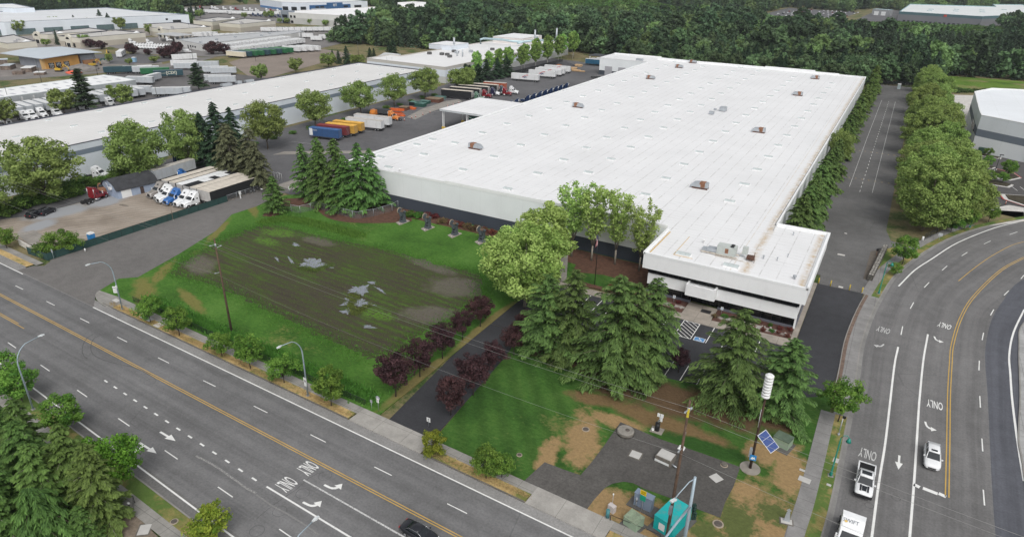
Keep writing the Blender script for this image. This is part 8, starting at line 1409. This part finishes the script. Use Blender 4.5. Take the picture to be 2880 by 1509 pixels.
# yard clutter
def pile(name, label, cat, rg, a, b_, rz, sx, sy, h, mat, n=1, seed=0, z0=.1):
    t = thing(name, label, cat, *W(rg, a, b_), 0, rz); rr = random.Random(seed)
    for i in range(n): z = z0+i*h/n; d = rr.uniform(-.25, .25); MB().at(0, 0, 0, rr.uniform(-.06, .06)).box(-sx+d, sx+d, -sy, sy, z, z+h/n*.86).build('layer' if n > 1 else 'body', mat, t)
    return t
ORM = M('orange rack steel', (.62,.13,.03), .6, .15, 1); BRM = M('brown steel plate', (.12,.05,.032), .85, .2, 1); GNM = M('dark green steel', (.02,.075,.06), .7, .15, 1); GNT = M('weathered teal top', (.10,.20,.18), .8, .2, 1); BRT = M('weathered brown top', (.22,.16,.11), .9, .2, 1)
for k, (a, b_, rz, L, tall) in enumerate([(990,580,.2,4.2,0),(1040,590,.2,4.2,1),(1085,570,.2,3.6,2),(1060,560,.25,4.0,1),(1110,600,.2,2.4,0),(1020,565,.2,4.0,2)]):
    t = thing('orange_rack', ['orange rack frame nearest the orange flatbed tractor','orange rack frame lying along the heap front','tall tilted orange rack frame in the heap','orange rack frame in the middle of the heap','short orange rack frame at the heap end','orange rack frame behind the others in the heap'][k], 'rack', *W('G', a, b_), 0, rz, 'heaped orange rack frames')
    mb = MB()
    for s in (-1, 1): mb.box(-L/2, L/2, s*.6-.08, s*.6+.08, .2+.5*tall, .5+.5*tall+(.6 if tall == 2 else 0))
    for q in range(5): mb.box(-L/2+L*q/4-.1, -L/2+L*q/4+.1, -.6, .6, .25+.5*tall, .42+.5*tall)
    mb.build('side_beam', ORM, t); MB().box(-L/2, L/2, -.7, .7, 0, .2).build('base', ORM, t)
for k, (a, b_, sx, sy, h, m1, m2, lb) in enumerate([(1135,515,1.9,1.6,1.4,BRM,BRT,'small brown lidded crate beside the orange racks'),(1195,497,1.2,1.0,.6,ORM,ORM,'flat orange crate behind the brown one'),(1230,508,1.4,.9,.6,ORM,ORM,'flat orange crate beside the tree strip'),(1265,462,2.6,1.6,1.5,BLACKM,GNT,'black box with teal lid on the tree strip side'),(1322,475,2.3,1.6,1.5,GNM,GNT,'dark green box with teal lid out in the yard'),(1375,440,2.2,1.4,1.2,GNM,GNT,'green box next to the wide brown one'),(1482,420,3.6,2.6,1.6,BRM,BRT,'wide brown box with a rusty lid near the curtain trailers'),(1540,388,2.6,2.0,1.0,GNT,GNT,'low teal box under the last yard maple')]): t = thing('steel_box', lb, 'box', *W('G', a, b_+12), 0, .16, 'steel boxes along the yard'); MB().box(-sx, sx, -sy, sy, 0, h).build('body', m1, t); MB().box(-sx-.08, sx+.08, -sy-.08, sy+.08, h, h+.12).build('lid', m2, t)
for k, (a, b_) in enumerate([(1135,650),(1220,625),(1265,610),(1348,585),(1430,560),(1633,492),(1697,475),(1762,452)]): t = thing('traffic_cone', '%s orange and white cone across the yard from the black sedan' % od(k), 'cone', *W('G', a, b_), 0, 0, 'cones across the yard'); MB().tube([(0, 0, .04), (0, 0, .95)], [.24, .06], 8).build('body', M('cone orange', (.60,.12,.06), .6), t); MB().tube([(0, 0, .42), (0, 0, .72)], [.185, .12], 8).build('band', WSIGN, t); MB().box(-.3, .3, -.3, .3, 0, .05).build('base', BLACKM, t)
TIMB = M('pallet timber', (.50,.34,.19), .9, .2, 1)
for k, (a, b_, sx, sy, h) in enumerate([(2090,560,2.6,1.2,1.6),(2130,575,2.4,1.3,.9),(2180,580,2.6,1.0,.5),(2160,520,2.2,1.6,1.2)]): pile('pallet_pile', ['tall pale pallet pile beside the last logo trailer','lower pale pallet pile out in the yard','flat pallet pile furthest out in the yard','pallet pile behind the dark scrap heap'][k], 'pallets', 'F', a, b_, .1, sx, sy, h, TIMB, 5, k)
heap('scrap_heap', 'dark scrap heap under the birches beside the pallets', *W('F',2000,505), 7, 2.6, M('dark scrap', (.06,.06,.065), .9, .5, .6), 5); heap('rust_heap', 'small rusty heap beside the logo trailers', *W('F',1930,515), 3, 1.2, M('rust scrap', (.32,.13,.06), .9, .4, .6), 6)
t = thing('green_dumpster', 'green dumpster under the loading canopy', 'dumpster', *W('G',1925,640), 0, .1); MB().box(-1.6, 1.6, -.9, .9, .1, 1.5).build('body', M('dumpster green', (.005,.13,.09), .6), t); MB().box(-1.65, 1.65, -.95, .95, 1.5, 1.6).build('lid', BLACKM, t)
t = thing('tray_cart', 'dark flat cart by the dock doors of the extension', 'cart', *W('F',2360,655), 0, .1); MB().box(-3, 3, -1.2, 1.2, .6, 1.0).build('deck', M('dark flat deck', (.05,.055,.055), .8), t); MB().wheel(-1, -2, .3, .2).wheel(1, 2, .3, .2).build('wheel', [TYREM, HUB], t)
# tall yard lights
for k, (rg, a, b_, h) in enumerate([('E',385,850,9.5),('D',720,440,11.3),('A',1690,1310,9.8),('B',1005,1050,8),('B',960,620,9),('A',2290,690,9),('A',1790,755,8),('E',2085,200,9),('b',975,560,11),('D',190,890,9)]):
    t = thing('yard_light', ['dark lamp post in the lorry park by the silver trailers','lamp post on the far road verge','lamp post beside the gravel heap road','lamp post by the white skewed trailer','lamp post behind the fuel canopy','lamp post by the day cab line','lamp post before the beige wall','lamp post on the dirt lot','pale mast behind the long warehouse end','lamp post at the cross dock'][k], 'lamp post', *W(rg, a, b_), 0, 0, 'lamp posts in the industrial plots'); MB().tube([(0, 0, 0), (0, 0, h)], [.13, .08], 6).build('post', M('dark post paint', (.06,.065,.065), .7), t); MB().box(-.7, .7, -.15, .15, h, h+.16).build('lamp_head', M('dark post paint', (.06,.065,.065)), t)
# neighbour's planted islands
ISL = M('island shrubs', (.06,.05,.03), .95, .6, 1.2, fine=.4); KW = M('white kerb paint', (.55,.54,.52), .8, .12, 1)
for k, (pts, lb) in enumerate([([(30.2,282),(28.6,279),(29.2,276.5),(33.5,274.5),(34.5,277)], 'upper'), ([(28.8,261.5),(28.6,257.5),(31,252.5),(36.5,252.0),(38,256),(34,259)], 'middle'), ([(34.5,275.5),(39.5,272.5),(41,267),(37.5,261.5),(34,262),(32.8,268)], 'inner'), ([(33.2,242.5),(33.8,237),(42,229.5),(60,240),(56,247),(40,245)], 'front'), ([(27.6,300),(27.6,296),(30,293.6),(37,291.8),(37.5,294.2)], 'wall')]):
    t = thing('planted_island', '%s planted island with pale and red kerb in the neighbouring car park' % lb, 'planter', pts[0][0], pts[0][1], 0, 0, 'planted islands next door'); P_ = [(p[0]-pts[0][0], p[1]-pts[0][1]) for p in pts]; MB().prism(P_, 0, .14).build('kerb', KW, t); cxx = sum(p[0] for p in P_)/len(P_); cyy = sum(p[1] for p in P_)/len(P_); MB().prism([(cxx+(p[0]-cxx)*.86, cyy+(p[1]-cyy)*.86) for p in P_], .1, .3).build('planting', ISL, t)
    A_ = P_[:3]; mb = MB(); ribbon(mb, [(p[0], p[1]) for p in A_], .16, -.2, .17); mb.build('red_kerb', PR, t)
nl = struct(MB().box(50, 50.1, 250, 250.1, -.3, -.2).build('neighbour_markings', PW))
for k in range(6): mark(nl, 'stall_line', [(29.2+k*.35, 273-k*2.5), (33.0+k*.3, 272-k*2.5)], .14, PW, .02)
for k in range(9): mark(nl, 'stall_line', [(37+k*2.6, 255.5-k*.2), (38.5+k*2.6, 249.8-k*.2)], .14, PW, .02); mark(nl, 'stall_line', [(38+k*2.7, 283.5-k*.8), (39.5+k*2.7, 289-k*.8)], .14, PW, .02)
for k in range(4): mark(nl, 'stall_line', [(43+k*2.7, 236+k*1.0), (41.5+k*2.7, 241+k*1.0)], .14, PW, .02)
mark(nl, 'fire_lane_line', [(28.0, 300), (27.6, 318), (26.8, 340)], .35, PR, .03); mark(nl, 'fire_lane_line', [(26.8, 340), (24.5, 352), (29, 372)], .25, PR, .03); mark(nl, 'fire_lane_line', [(33.2, 242), (34, 236.5), (40, 231.5)], .35, PR, .2)
for k, (x, y) in enumerate([(31.8, 276), (31.5, 255.5), (35, 256.5), (37, 266), (33, 293.5)]): grow('stA', 'young_tree', x, y, ['thin young tree on the upper planted island', 'thin young tree on the middle planted island, red kerb end', 'thin young tree on the middle planted island', 'fresh green young tree on the inner planted island', 'thin young tree on the wall planted island'][k], (.75, .7, .65, 1.05, .6)[k], k, 'young trees next door')
t = thing('car_park_lamp', 'tall black lamp post on the middle planted island', 'lamp post', 32.4, 258.5, .1); MB().cyl(0, 0, 0, 8.4, .09, 8).build('post', BLACKM, t); MB().cyl(0, 0, 0, .8, .28, 10).build('base', KW, t); MB().box(-.2, .9, -.2, .2, 8.3, 8.5).build('lamp_head', BLACKM, t)
t = thing('transformer_box', 'dark green transformer box by the neighbouring wall', 'cabinet', *W('I',695,700), .1, -.2); MB().box(-1.3, 1.3, -.9, .9, 0, 1.9).build('body', M('dark transformer green', (.03,.07,.05), .7), t); MB().box(-1.35, 1.35, -.95, .95, 1.9, 2).build('lid', M('dark transformer green', (.03,.07,.05)), t)
for k, (a, b_) in enumerate([(735,1280),(955,1250),(820,1245)]): t = thing('channel_post', '%s orange channel post at the neighbouring driveway' % od(k), 'post', *W('I', a, b_), 0, 0, 'orange posts at the driveway'); MB().tube([(0, 0, 0), (0, 0, 1.1)], .09, 7).build('post', M('cone orange', (.60,.12,.06)), t); MB().cyl(0, 0, .6, .85, .1, 8).build('band', WSIGN, t); MB().cyl(0, 0, 0, .08, .25, 8).build('base', BLACKM, t)
# rocks in the office beds
ROCK = M('pale river rock', (.36,.345,.32), .9, .2, 2)
for k in range(46):
    a = random.choice([(-36.5, -27.5), (-19.8, -8)]); x = random.uniform(*a); y = 118.5+random.uniform(-.8, .8); s = random.uniform(.14, .34); rr = random.Random(k)
    o = MB().at(x, y, .13, rr.uniform(0, 3)).loft([[(q[0]*s*z_[0], q[1]*s*.75*z_[0], z_[1]*s) for q in [(math.cos(2*PI*i/7)*rr.uniform(.8, 1.1), math.sin(2*PI*i/7)*rr.uniform(.8, 1.1)) for i in range(7)]] for z_ in ((.8, -.2), (1, .25), (.55, .6))], 0, True, False).build('river_rock', ROCK); tag(o, 'pale river rock in the bed %s the office entrance' % ('beyond' if x > -22 else 'before'), 'rock', 'river rocks %s the office entrance' % ('beyond' if x > -22 else 'before'))
# ================================================================== FAR GROUND, WOODS
sheet('lorry_park', [(-385, 205), (-300, 140), (-262, 140), (-262, 300), (-300, 262), (-345, 262), (-388, 285)], -.02, asphalt('lorry park asphalt', (.125,.12,.12), .2, .2, False, False))
sheet('lorry_park', [(-330, 95), (-260, 95), (-262, 140), (-330, 150)], -.021, MATS['lorry park asphalt'])
sheet('far_road', [(-420, 160), (-404, 185), (-380, 262), (-398, 300), (-410, 292), (-396, 262), (-402, 215), (-412, 190), (-430, 175)], -.015, asphalt('far road asphalt', (.20,.19,.18), .12, .15, False, False))
DIRT = M('compacted dirt', (.245,.205,.175), .95, .18, .05, fine=.15)
sheet('dirt_lot', [(-372, 290), (-322, 262), (-306, 262), (-318, 300), (-340, 368), (-376, 376), (-392, 330)], -.018, DIRT)
sheet('building_site', [(-436, 165), (-408, 190), (-404, 215), (-398, 262), (-408, 268), (-432, 260), (-440, 240), (-470, 210), (-470, 170)], -.018, M('churned site earth', (.22,.20,.185), .95, .25, .12, fine=.2))
TY = asphalt('terminal asphalt', (.20,.19,.185), .12, .15, False, False)
sheet('terminal_yard', [(-520, 296), (-452, 282), (-400, 300), (-398, 330), (-378, 372), (-392, 420), (-460, 500), (-545, 470), (-500, 400), (-545, 330)], -.017, TY)
sheet('cabin_car_park', [(-470, 262), (-425, 238), (-404, 262), (-410, 285), (-452, 282)], -.0165, YARD); 
sheet('business_park_road', [(-690, 240), (-560, 225), (-480, 230), (-500, 290), (-540, 335), (-590, 470), (-600, 380), (-620, 280)], -.025, M('pale park paving', (.27,.25,.235), .95, .12, .1))
sheet('depot_yard', [(-830, 500), (-600, 470), (-560, 500), (-560, 640), (-800, 680)], -.022, TY)
GRV = M('grey gravel heap', (.23,.215,.2), .95, .3, .5, fine=.3)
heap('gravel_heap', 'long grey gravel heap before the unfinished block', -418, 224, 11, 2.6, GRV, 1); heap('gravel_heap', 'smaller grey gravel heap beside the dark green skip', -428, 243, 5, 2.4, GRV, 2); heap('orange_netting', 'crumpled orange netting heaped on the building site', *W('A',1280,1255), 5.5, 1.3, M('orange netting', (.70,.12,.06), .8, .25, .5), 3, 'netting')
t = thing('waste_skip', 'dark green waste skip on the building site', 'skip', *W('A',1790,1080), 0, .9); MB().loft([[(-1.2, -2.8, 0), (1.2, -2.8, 0), (1.2, 2.8, 0), (-1.2, 2.8, 0)], [(-1.3, -3.6, 2.2), (1.3, -3.6, 2.2), (1.3, 3.6, 2.2), (-1.3, 3.6, 2.2)]]).build('body', M('skip green', (.01,.09,.06), .6), t); MB().box(1.24, 1.34, -1.8, 1.8, .9, 1.6).build('name_plate', WHITEM, t)
t = thing('portable_toilet', 'pale blue portable toilet on the cabin car park', 'toilet', *W('A',2325,1070), 0, .4); MB().box(-1, 1, -1, 1, 0, 2.6).build('body', M('toilet blue', (.25,.42,.58), .5), t); MB().box(-1.05, 1.05, -1.05, 1.05, 2.6, 2.8).build('roof', WHITEM, t)
# builders' merchant racks at the picture edge
rc = ['merchant rack with a pale lid, closest to the unfinished block', 'middle merchant rack with a pale lid at the picture edge', 'merchant rack nearest the far road at the picture edge', 'merchant rack behind the others at the picture edge']
PALEMT = MATS['pale metal roof']; CLUT = M('stacked goods', (.22,.17,.14), .9, .6, .8, fine=.5)
for k in range(4):
    t = thing('goods_rack', rc[k], 'rack', -458-k*1.0+6*(k % 2), 168+k*9.5, 0, 1.15); MB().box(-18, 6, -2, 2, 0, 4.6).build('stacked_goods', CLUT, t); MB().box(-18.5, 6.5, -2.4, 2.4, 4.6, 4.9).build('roof', PALEMT, t)
for k, (rg, a, b_, lb) in enumerate([('A',150,1190,'pale blue covered stack in the merchant yard'),('A',510,1230,'white covered stack nearest the far road'),('A',330,1280,'grey pallet stack in the merchant yard'),('A',700,1290,'small white covered stack by the road verge')]): 
    t = thing('covered_pile', lb, 'stack', *W(rg,a,b_), 0, .8); MB().box(-2.5, 2.5, -4 if k < 2 else -2, 4 if k < 2 else 2, 0, 2.2 if k < 2 else 1.4).build('load', CLUT, t); MB().box(-2.6, 2.6, -4.1 if k < 2 else -2.1, 4.1 if k < 2 else 2.1, 2.2 if k < 2 else 1.4, 2.5 if k < 2 else 1.6).build('cover', PALEMT if k == 0 else WHITEM if k != 2 else CLUT, t)
# ---- woods
def inpoly(x, y, P):
    c = np.zeros(len(x), bool); n = len(P)
    for i in range(n):
        x1, y1 = P[i]; x2, y2 = P[(i+1) % n]; k = ((y1 > y) != (y2 > y)); c ^= k & (x < (x2-x1)*(y-y1)/((y2-y1)+1e-12)+x1)
    return c
protos = bpy.data.collections.new('wood prototypes')
def pobj(tr, lm, mat):
    me = lm; o = bpy.data.objects.new('wood tree', me); protos.objects.link(o)
for sd, h_, r_, mt, nc, nl, ls in [(51, 13, 5.0, LF_FOR, 46, 24, .82), (52, 16, 5.2, LF_FOR, 50, 24, .85), (53, 11, 4.6, LF_FOR, 42, 24, .78), (54, 18, 4.6, LF_FORD, 54, 26, .8), (57, 12, 5.6, LF_FORL, 64, 28, .72), (58, 16, 5.6, LF_FORD, 60, 28, .75), (59, 14, 6.0, LF_FORL, 70, 28, .72)]: pobj(*broadleaf('b', h_, r_, sd, mt, nc, nl, ls, .06, .2, 1, .27, .5), mt)
for sd, h_, r_ in [(65, 20, 4.2), (66, 17, 3.8)]: pobj(*conifer('c', h_, r_, sd, LF_FOR2, 60, 26, .35, .12, (.95, .34), .06, .85), LF_FOR2)
def wood(name, label, pts, srange, coll, seed, kinds):
    me = bpy.data.meshes.new(name); me.from_pydata([tuple(p) for p in pts], [], []); o = bpy.data.objects.new(name, me); COL.objects.link(o); o['label'] = label; stuff(o)
    ng = bpy.data.node_groups.new(name, 'GeometryNodeTree'); ng.interface.new_socket('Geometry', in_out='INPUT', socket_type='NodeSocketGeometry'); ng.interface.new_socket('Geometry', in_out='OUTPUT', socket_type='NodeSocketGeometry')
    N = ng.nodes; gi = N.new('NodeGroupInput'); go = N.new('NodeGroupOutput'); ip = N.new('GeometryNodeInstanceOnPoints'); ci = N.new('GeometryNodeCollectionInfo'); ci.inputs[0].default_value = coll; ci.inputs['Separate Children'].default_value = True; ci.inputs['Reset Children'].default_value = True; ip.inputs['Pick Instance'].default_value = True
    rr = N.new('FunctionNodeRandomValue'); rr.data_type = 'FLOAT'; rr.inputs[2].default_value = 0; rr.inputs[3].default_value = 6.283; cb = N.new('ShaderNodeCombineXYZ'); ng.links.new(rr.outputs[1], cb.inputs[2])
    rs = N.new('FunctionNodeRandomValue'); rs.data_type = 'FLOAT'; rs.inputs[2].default_value = srange[0]; rs.inputs[3].default_value = srange[1]; rs.inputs['Seed'].default_value = seed
    ri = N.new('FunctionNodeRandomValue'); ri.data_type = 'INT'; ri.inputs[4].default_value = kinds[0]; ri.inputs[5].default_value = kinds[1]; ri.inputs['Seed'].default_value = seed+9
    L = ng.links.new; L(gi.outputs[0], ip.inputs['Points']); L(ci.outputs[0], ip.inputs['Instance']); L(ri.outputs[2], ip.inputs['Instance Index']); L(cb.outputs[0], ip.inputs['Rotation']); L(rs.outputs[1], ip.inputs['Scale']); L(ip.outputs[0], go.inputs[0])
    md = o.modifiers.new('planting', 'NODES'); md.node_group = ng; return o
rg_ = np.random.default_rng(77)
def jgrid(x0, x1, y0, y1, d): 
    X, Y = np.meshgrid(np.arange(x0, x1, d), np.arange(y0, y1, d)); X = X.ravel()+rg_.uniform(-.48, .48, X.size)*d; Y = Y.ravel()+rg_.uniform(-.48, .48, Y.size)*d; return X, Y
def visible(x, y, m=120):
    d = np.stack([x, y, np.full(len(x), 8-HH)], 1); k = d@CF; px = cx+FPX*(d@CR)/k; py = cy-FPX*(d@CU)/k; return (k > 0) & (px > -m) & (px < 2880+m) & (py > -260) & (py < 1600)
HC, HA, HBR, HR, HZ = (-392, 838), 175, 150, math.atan2(.42, .9), 17
def hill(x, y):
    dx, dy = x-HC[0], y-HC[1]; a = (dx*math.cos(HR)+dy*math.sin(HR))/HA; b_ = (-dx*math.sin(HR)+dy*math.cos(HR))/HBR; return HZ*np.maximum(0, 1-a*a-b_*b_)
el = lambda k, n=40: [(HC[0]+k*(HA*math.cos(t)*math.cos(HR)-HBR*math.sin(t)*math.sin(HR)), HC[1]+k*(HA*math.cos(t)*math.sin(HR)+HBR*math.sin(t)*math.cos(HR))) for t in [2*PI*q/n for q in range(n)]]
MOUND = el(1.0)+[]
FRONT = [(-430, 690), (-300, 690), (-225, 800), (-215, 730), (-235, 640), (-300, 600), (-400, 640)]
MEADOW = [(16, 449), (66, 470), (120, 500), (120, 560), (66, 523), (24, 518), (16, 500)]
WOOD = [(-408, 410), (-376, 407), (-344, 416), (-305, 421), (-278, 440), (-275, 470), (-205, 474), (-155, 450), (-150, 418), (-60, 414), (-18, 412), (-14, 456), (24, 456), (24, 519), (66, 522), (160, 560), (700, 700), (900, 2600), (-1700, 2600), (-2300, 620), (-1400, 260), (-900, 340), (-800, 380), (-745, 345), (-735, 440), (-600, 440), (-830, 520), (-800, 760), (-630, 745), (-600, 700), (-445, 712), (-440, 512), (-392, 438)]
CLEAR = [MOUND, FRONT, MEADOW, [(-160, 720), (-40, 720), (-30, 935), (-75, 935), (-205, 965)], [(-55, 680), (72, 680), (90, 965), (-30, 965)], [(-200, 960), (-70, 930), (-10, 950), (80, 962), (90, 1000), (165, 1110), (160, 1420), (-30, 1260), (-36, 1300), (-70, 1300), (-92, 1190), (-190, 1235)], [(-60, 870), (40, 880), (70, 960), (-20, 980)], [(-780, 520), (-560, 500), (-445, 505), (-440, 720), (-640, 760), (-760, 770)], [W('B',1420,0), W('B',2150,0), W('B',2150,60), W('B',1500,90)], [W('A',560,140), W('A',560,100), W('A',800,130), W('A',700,160)], [(-380, 405), (-300, 420), (-280, 380), (-330, 370)]]
allp = []
for x0, x1, y0, y1, d in [(-1500, 700, 400, 760, 7.0), (-1900, 800, 760, 1200, 8.2), (-2400, 900, 1200, 2600, 11.5)]:
    X, Y = jgrid(x0, x1, y0, y1, d); k = inpoly(X, Y, WOOD)
    for c in CLEAR: k &= ~inpoly(X, Y, c)
    k &= visible(X, Y); allp.append(np.stack([X[k], Y[k], np.full(k.sum(), -.2)], 1))
allp = np.concatenate(allp)
dist = np.hypot(allp[:, 0], allp[:, 1]); order = np.argsort(dist)
nearest = allp[order[:150]]; rest = allp[order[150:]]
sel = rg_.uniform(size=len(rest)); con = (np.sin(rest[:, 0]*.011+1.3)*np.sin(rest[:, 1]*.013)+rg_.normal(0, .5, len(rest))) > .28
wood('far_forest', 'dense green forest of leafy trees filling the land beyond the warehouses', rest[~con], (.55, 1.6), protos, 4, (0, 6)); wood('far_conifers', 'dark conifers scattered through the forest beyond the warehouses', rest[con], (.6, 1.15), protos, 8, (7, 8))
kinds = {}
for k, p in enumerate(nearest):
    pr_ = 'fru' if rg_.uniform() < .68 else 'spr'
    if -410 < p[0] < -300 and p[1] < 445: pr_ = 'bir'
    zone = 'birch belt beyond the dirt lot' if p[0] < -300 else 'forest edge behind the ducted plant' if p[0] < -160 else 'forest edge behind the main warehouse roof' if p[0] < -20 else 'forest edge beyond the truck lane end' if p[0] < 24 else 'forest edge beyond the meadow'
    kd = {'fru': 'leafy tree', 'spr': 'dark fir', 'bir': 'slender birch'}[pr_]; kinds[(zone, kd)] = kinds.get((zone, kd), 0)+1
    grow(pr_, {'fru': 'leafy_tree', 'spr': 'fir_tree', 'bir': 'birch_tree'}[pr_], float(p[0]), float(p[1]), '%s in the %s' % (kd, zone), float(rg_.uniform(.85, 1.25)), None, '%s %ss' % (zone, kd), float(rg_.uniform(.85, 1.2))*(1.15 if pr_ == 'bir' else 1))
# bramble mound and meadow scrub
low = bpy.data.collections.new('scrub prototypes')
for sd in (61, 62, 63): low.objects.link(bpy.data.objects.new('scrub', broadleaf('b', 2.6, 3.2, sd, leafmat('scrub leaves', (.028,.07,.016), (.11,.20,.045), .2, .4), 26, 22, .55, .0, .05, 1, .42, .2)[1]))
X, Y = jgrid(-600, 110, 590, 1010, 4.9); k = inpoly(X, Y, MOUND)
for c in (FRONT, [(-160, 720), (-40, 720), (-30, 935), (-75, 935), (-205, 965)], [(-55, 680), (72, 680), (90, 965), (-30, 965)]): k |= inpoly(X, Y, c)
wood('bramble_scrub', 'green bramble scrub spread over the open hillside in the forest', np.stack([X[k], Y[k], hill(X[k], Y[k])-.3], 1), (.7, 1.7), low, 3, (0, 2))
sheet('meadow_field', [(p[0], p[1]) for p in MEADOW], -.03, grass('bright meadow', (.05,.10,.015), (.10,.18,.025), (.17,.26,.045), (.22,.2,.09), .3, .05))
hm = MB().loft([[(*p, hill(*p)-.2) for p in el(k)] for k in (1.0, .85, .7, .5, .3, .1)], 0, True, True).build('scrub_hill', MATS['rank grass']); struct(hm)
X, Y = jgrid(14, 130, 430, 470, 2.6); k = (Y < 452+.45*(X-16)) & (Y > 443+.45*(X-16)); wood('meadow_scrub', 'low green scrub along the track behind the neighbouring building', np.stack([X[k], Y[k], X[k]*0], 1), (.3, .6), low, 5, (0, 2))
# ---- rank grass and weeds as loose blades
def blades(name, label, pts, n, hgt, mat, spread, seed, hw=.05):
    r = np.random.default_rng(seed); P = np.array([p[:2] for p in pts]); sl = np.hypot(*np.diff(P, axis=0).T); c = np.r_[0, np.cumsum(sl)]; u = r.uniform(0, c[-1], n); i = np.clip(np.searchsorted(c, u)-1, 0, len(sl)-1); t = (u-c[i])/sl[i]; Q = P[i]+(P[i+1]-P[i])*t[:, None]+r.normal(0, spread, (n, 2)); q = np.floor(Q/.7); cl = np.sin(q[:, 0]*12.9+q[:, 1]*78.2)*.5+.5
    k = hgt*r.uniform(.5, 1.3, n)*(.5+.8*cl); D = np.stack([r.normal(0, .3, n), r.normal(0, .3, n), np.ones(n)], 1); U = D*(k/2)[:, None]; a = r.uniform(0, PI, n); V = np.stack([np.cos(a), np.sin(a), a*0], 1)*(hw*r.uniform(.7, 1.6, n))[:, None]; C = np.stack([Q[:, 0], Q[:, 1], .1+k/2], 1)
    o = bpy.data.objects.new(name, leafmesh(name, C, U, V, r.uniform(0, 1, n)*.6+cl*.4, mat)); COL.objects.link(o); o['label'] = label; return stuff(o)
LF_GR = leafmat('tall grass blades', (.05,.14,.018), (.14,.30,.05), .25, .05); LF_GR2 = leafmat('marsh grass blades', (.06,.08,.025), (.16,.22,.05), .2, .05); LF_DR = leafmat('straw blades', (.22,.17,.075), (.52,.40,.19), .2, .05)
rim = [(q[0], q[1]) for q in smooth_line([(*p, 0) for p in FP+[FP[0]]], 8)]
blades('tall_grass', 'tall green grass fringe round the boggy field', rim, 16000, .26, LF_GR, 1.3, 1, .06); blades('tall_grass', 'rank green grass in the roadside ditch', [R_(u, 61.2) for u in (-122, -100, -80, -62)], 20000, .55, LF_GR, .75, 2, .07); blades('tall_grass', 'rank grass below the chain link fence', [W('f', *p) for p in [(60,830),(300,800),(500,830),(760,900),(1000,960)]], 12000, .5, LF_GR, 1.0, 3, .06)
blades('marsh_grass', 'thin marsh grass tufts in the boggy field', [R_(u, v) for u, v in [(-125, 78), (-70, 72), (-75, 86), (-120, 92), (-112, 102), (-72, 96)]], 26000, .16, LF_GR2, 4.2, 4, .035)
blades('dry_grass', 'dry straw grass in the roadside verge', [R_(u, 56.4) for u in (-126, -62)], 9000, .13, LF_DR, .38, 5, .04); blades('dry_grass', 'dry straw grass in the verge by the service yard', [R_(u, 56.4) for u in (-48, -31.5)], 3000, .13, LF_DR, .38, 6, .04)

blades('marsh_grass', 'grass tufts standing in the puddle margins', [W('f',420,1260), W('f',560,1290), W('f',700,1240)], 1500, .3, LF_GR2, .5, 8, .06); blades('marsh_grass', 'grass tufts standing in the second puddle', [W('j',880,250), W('j',960,250), W('j',900,320), W('j',930,420), W('j',1080,330)], 3500, .3, LF_GR2, .45, 9, .06)
# the damp air over the valley
hz_ = MB().box(-2900, 1800, -700, 4500, -1.2, 64.5).build('haze', bpy.data.materials.new('haze air')); hm_ = hz_.data.materials[0]; hm_.use_nodes = True; hm_.node_tree.nodes.clear(); ho = hm_.node_tree.nodes.new('ShaderNodeOutputMaterial'); hv = hm_.node_tree.nodes.new('ShaderNodeVolumePrincipled'); hv.inputs['Color'].default_value = (.86, .92, 1, 1); hv.inputs['Density'].default_value = .00008; hv.inputs['Anisotropy'].default_value = .2
hm_.node_tree.links.new(hv.outputs[0], ho.inputs['Volume']); hz_['label'] = 'thin pale haze over the whole industrial valley'; stuff(hz_)
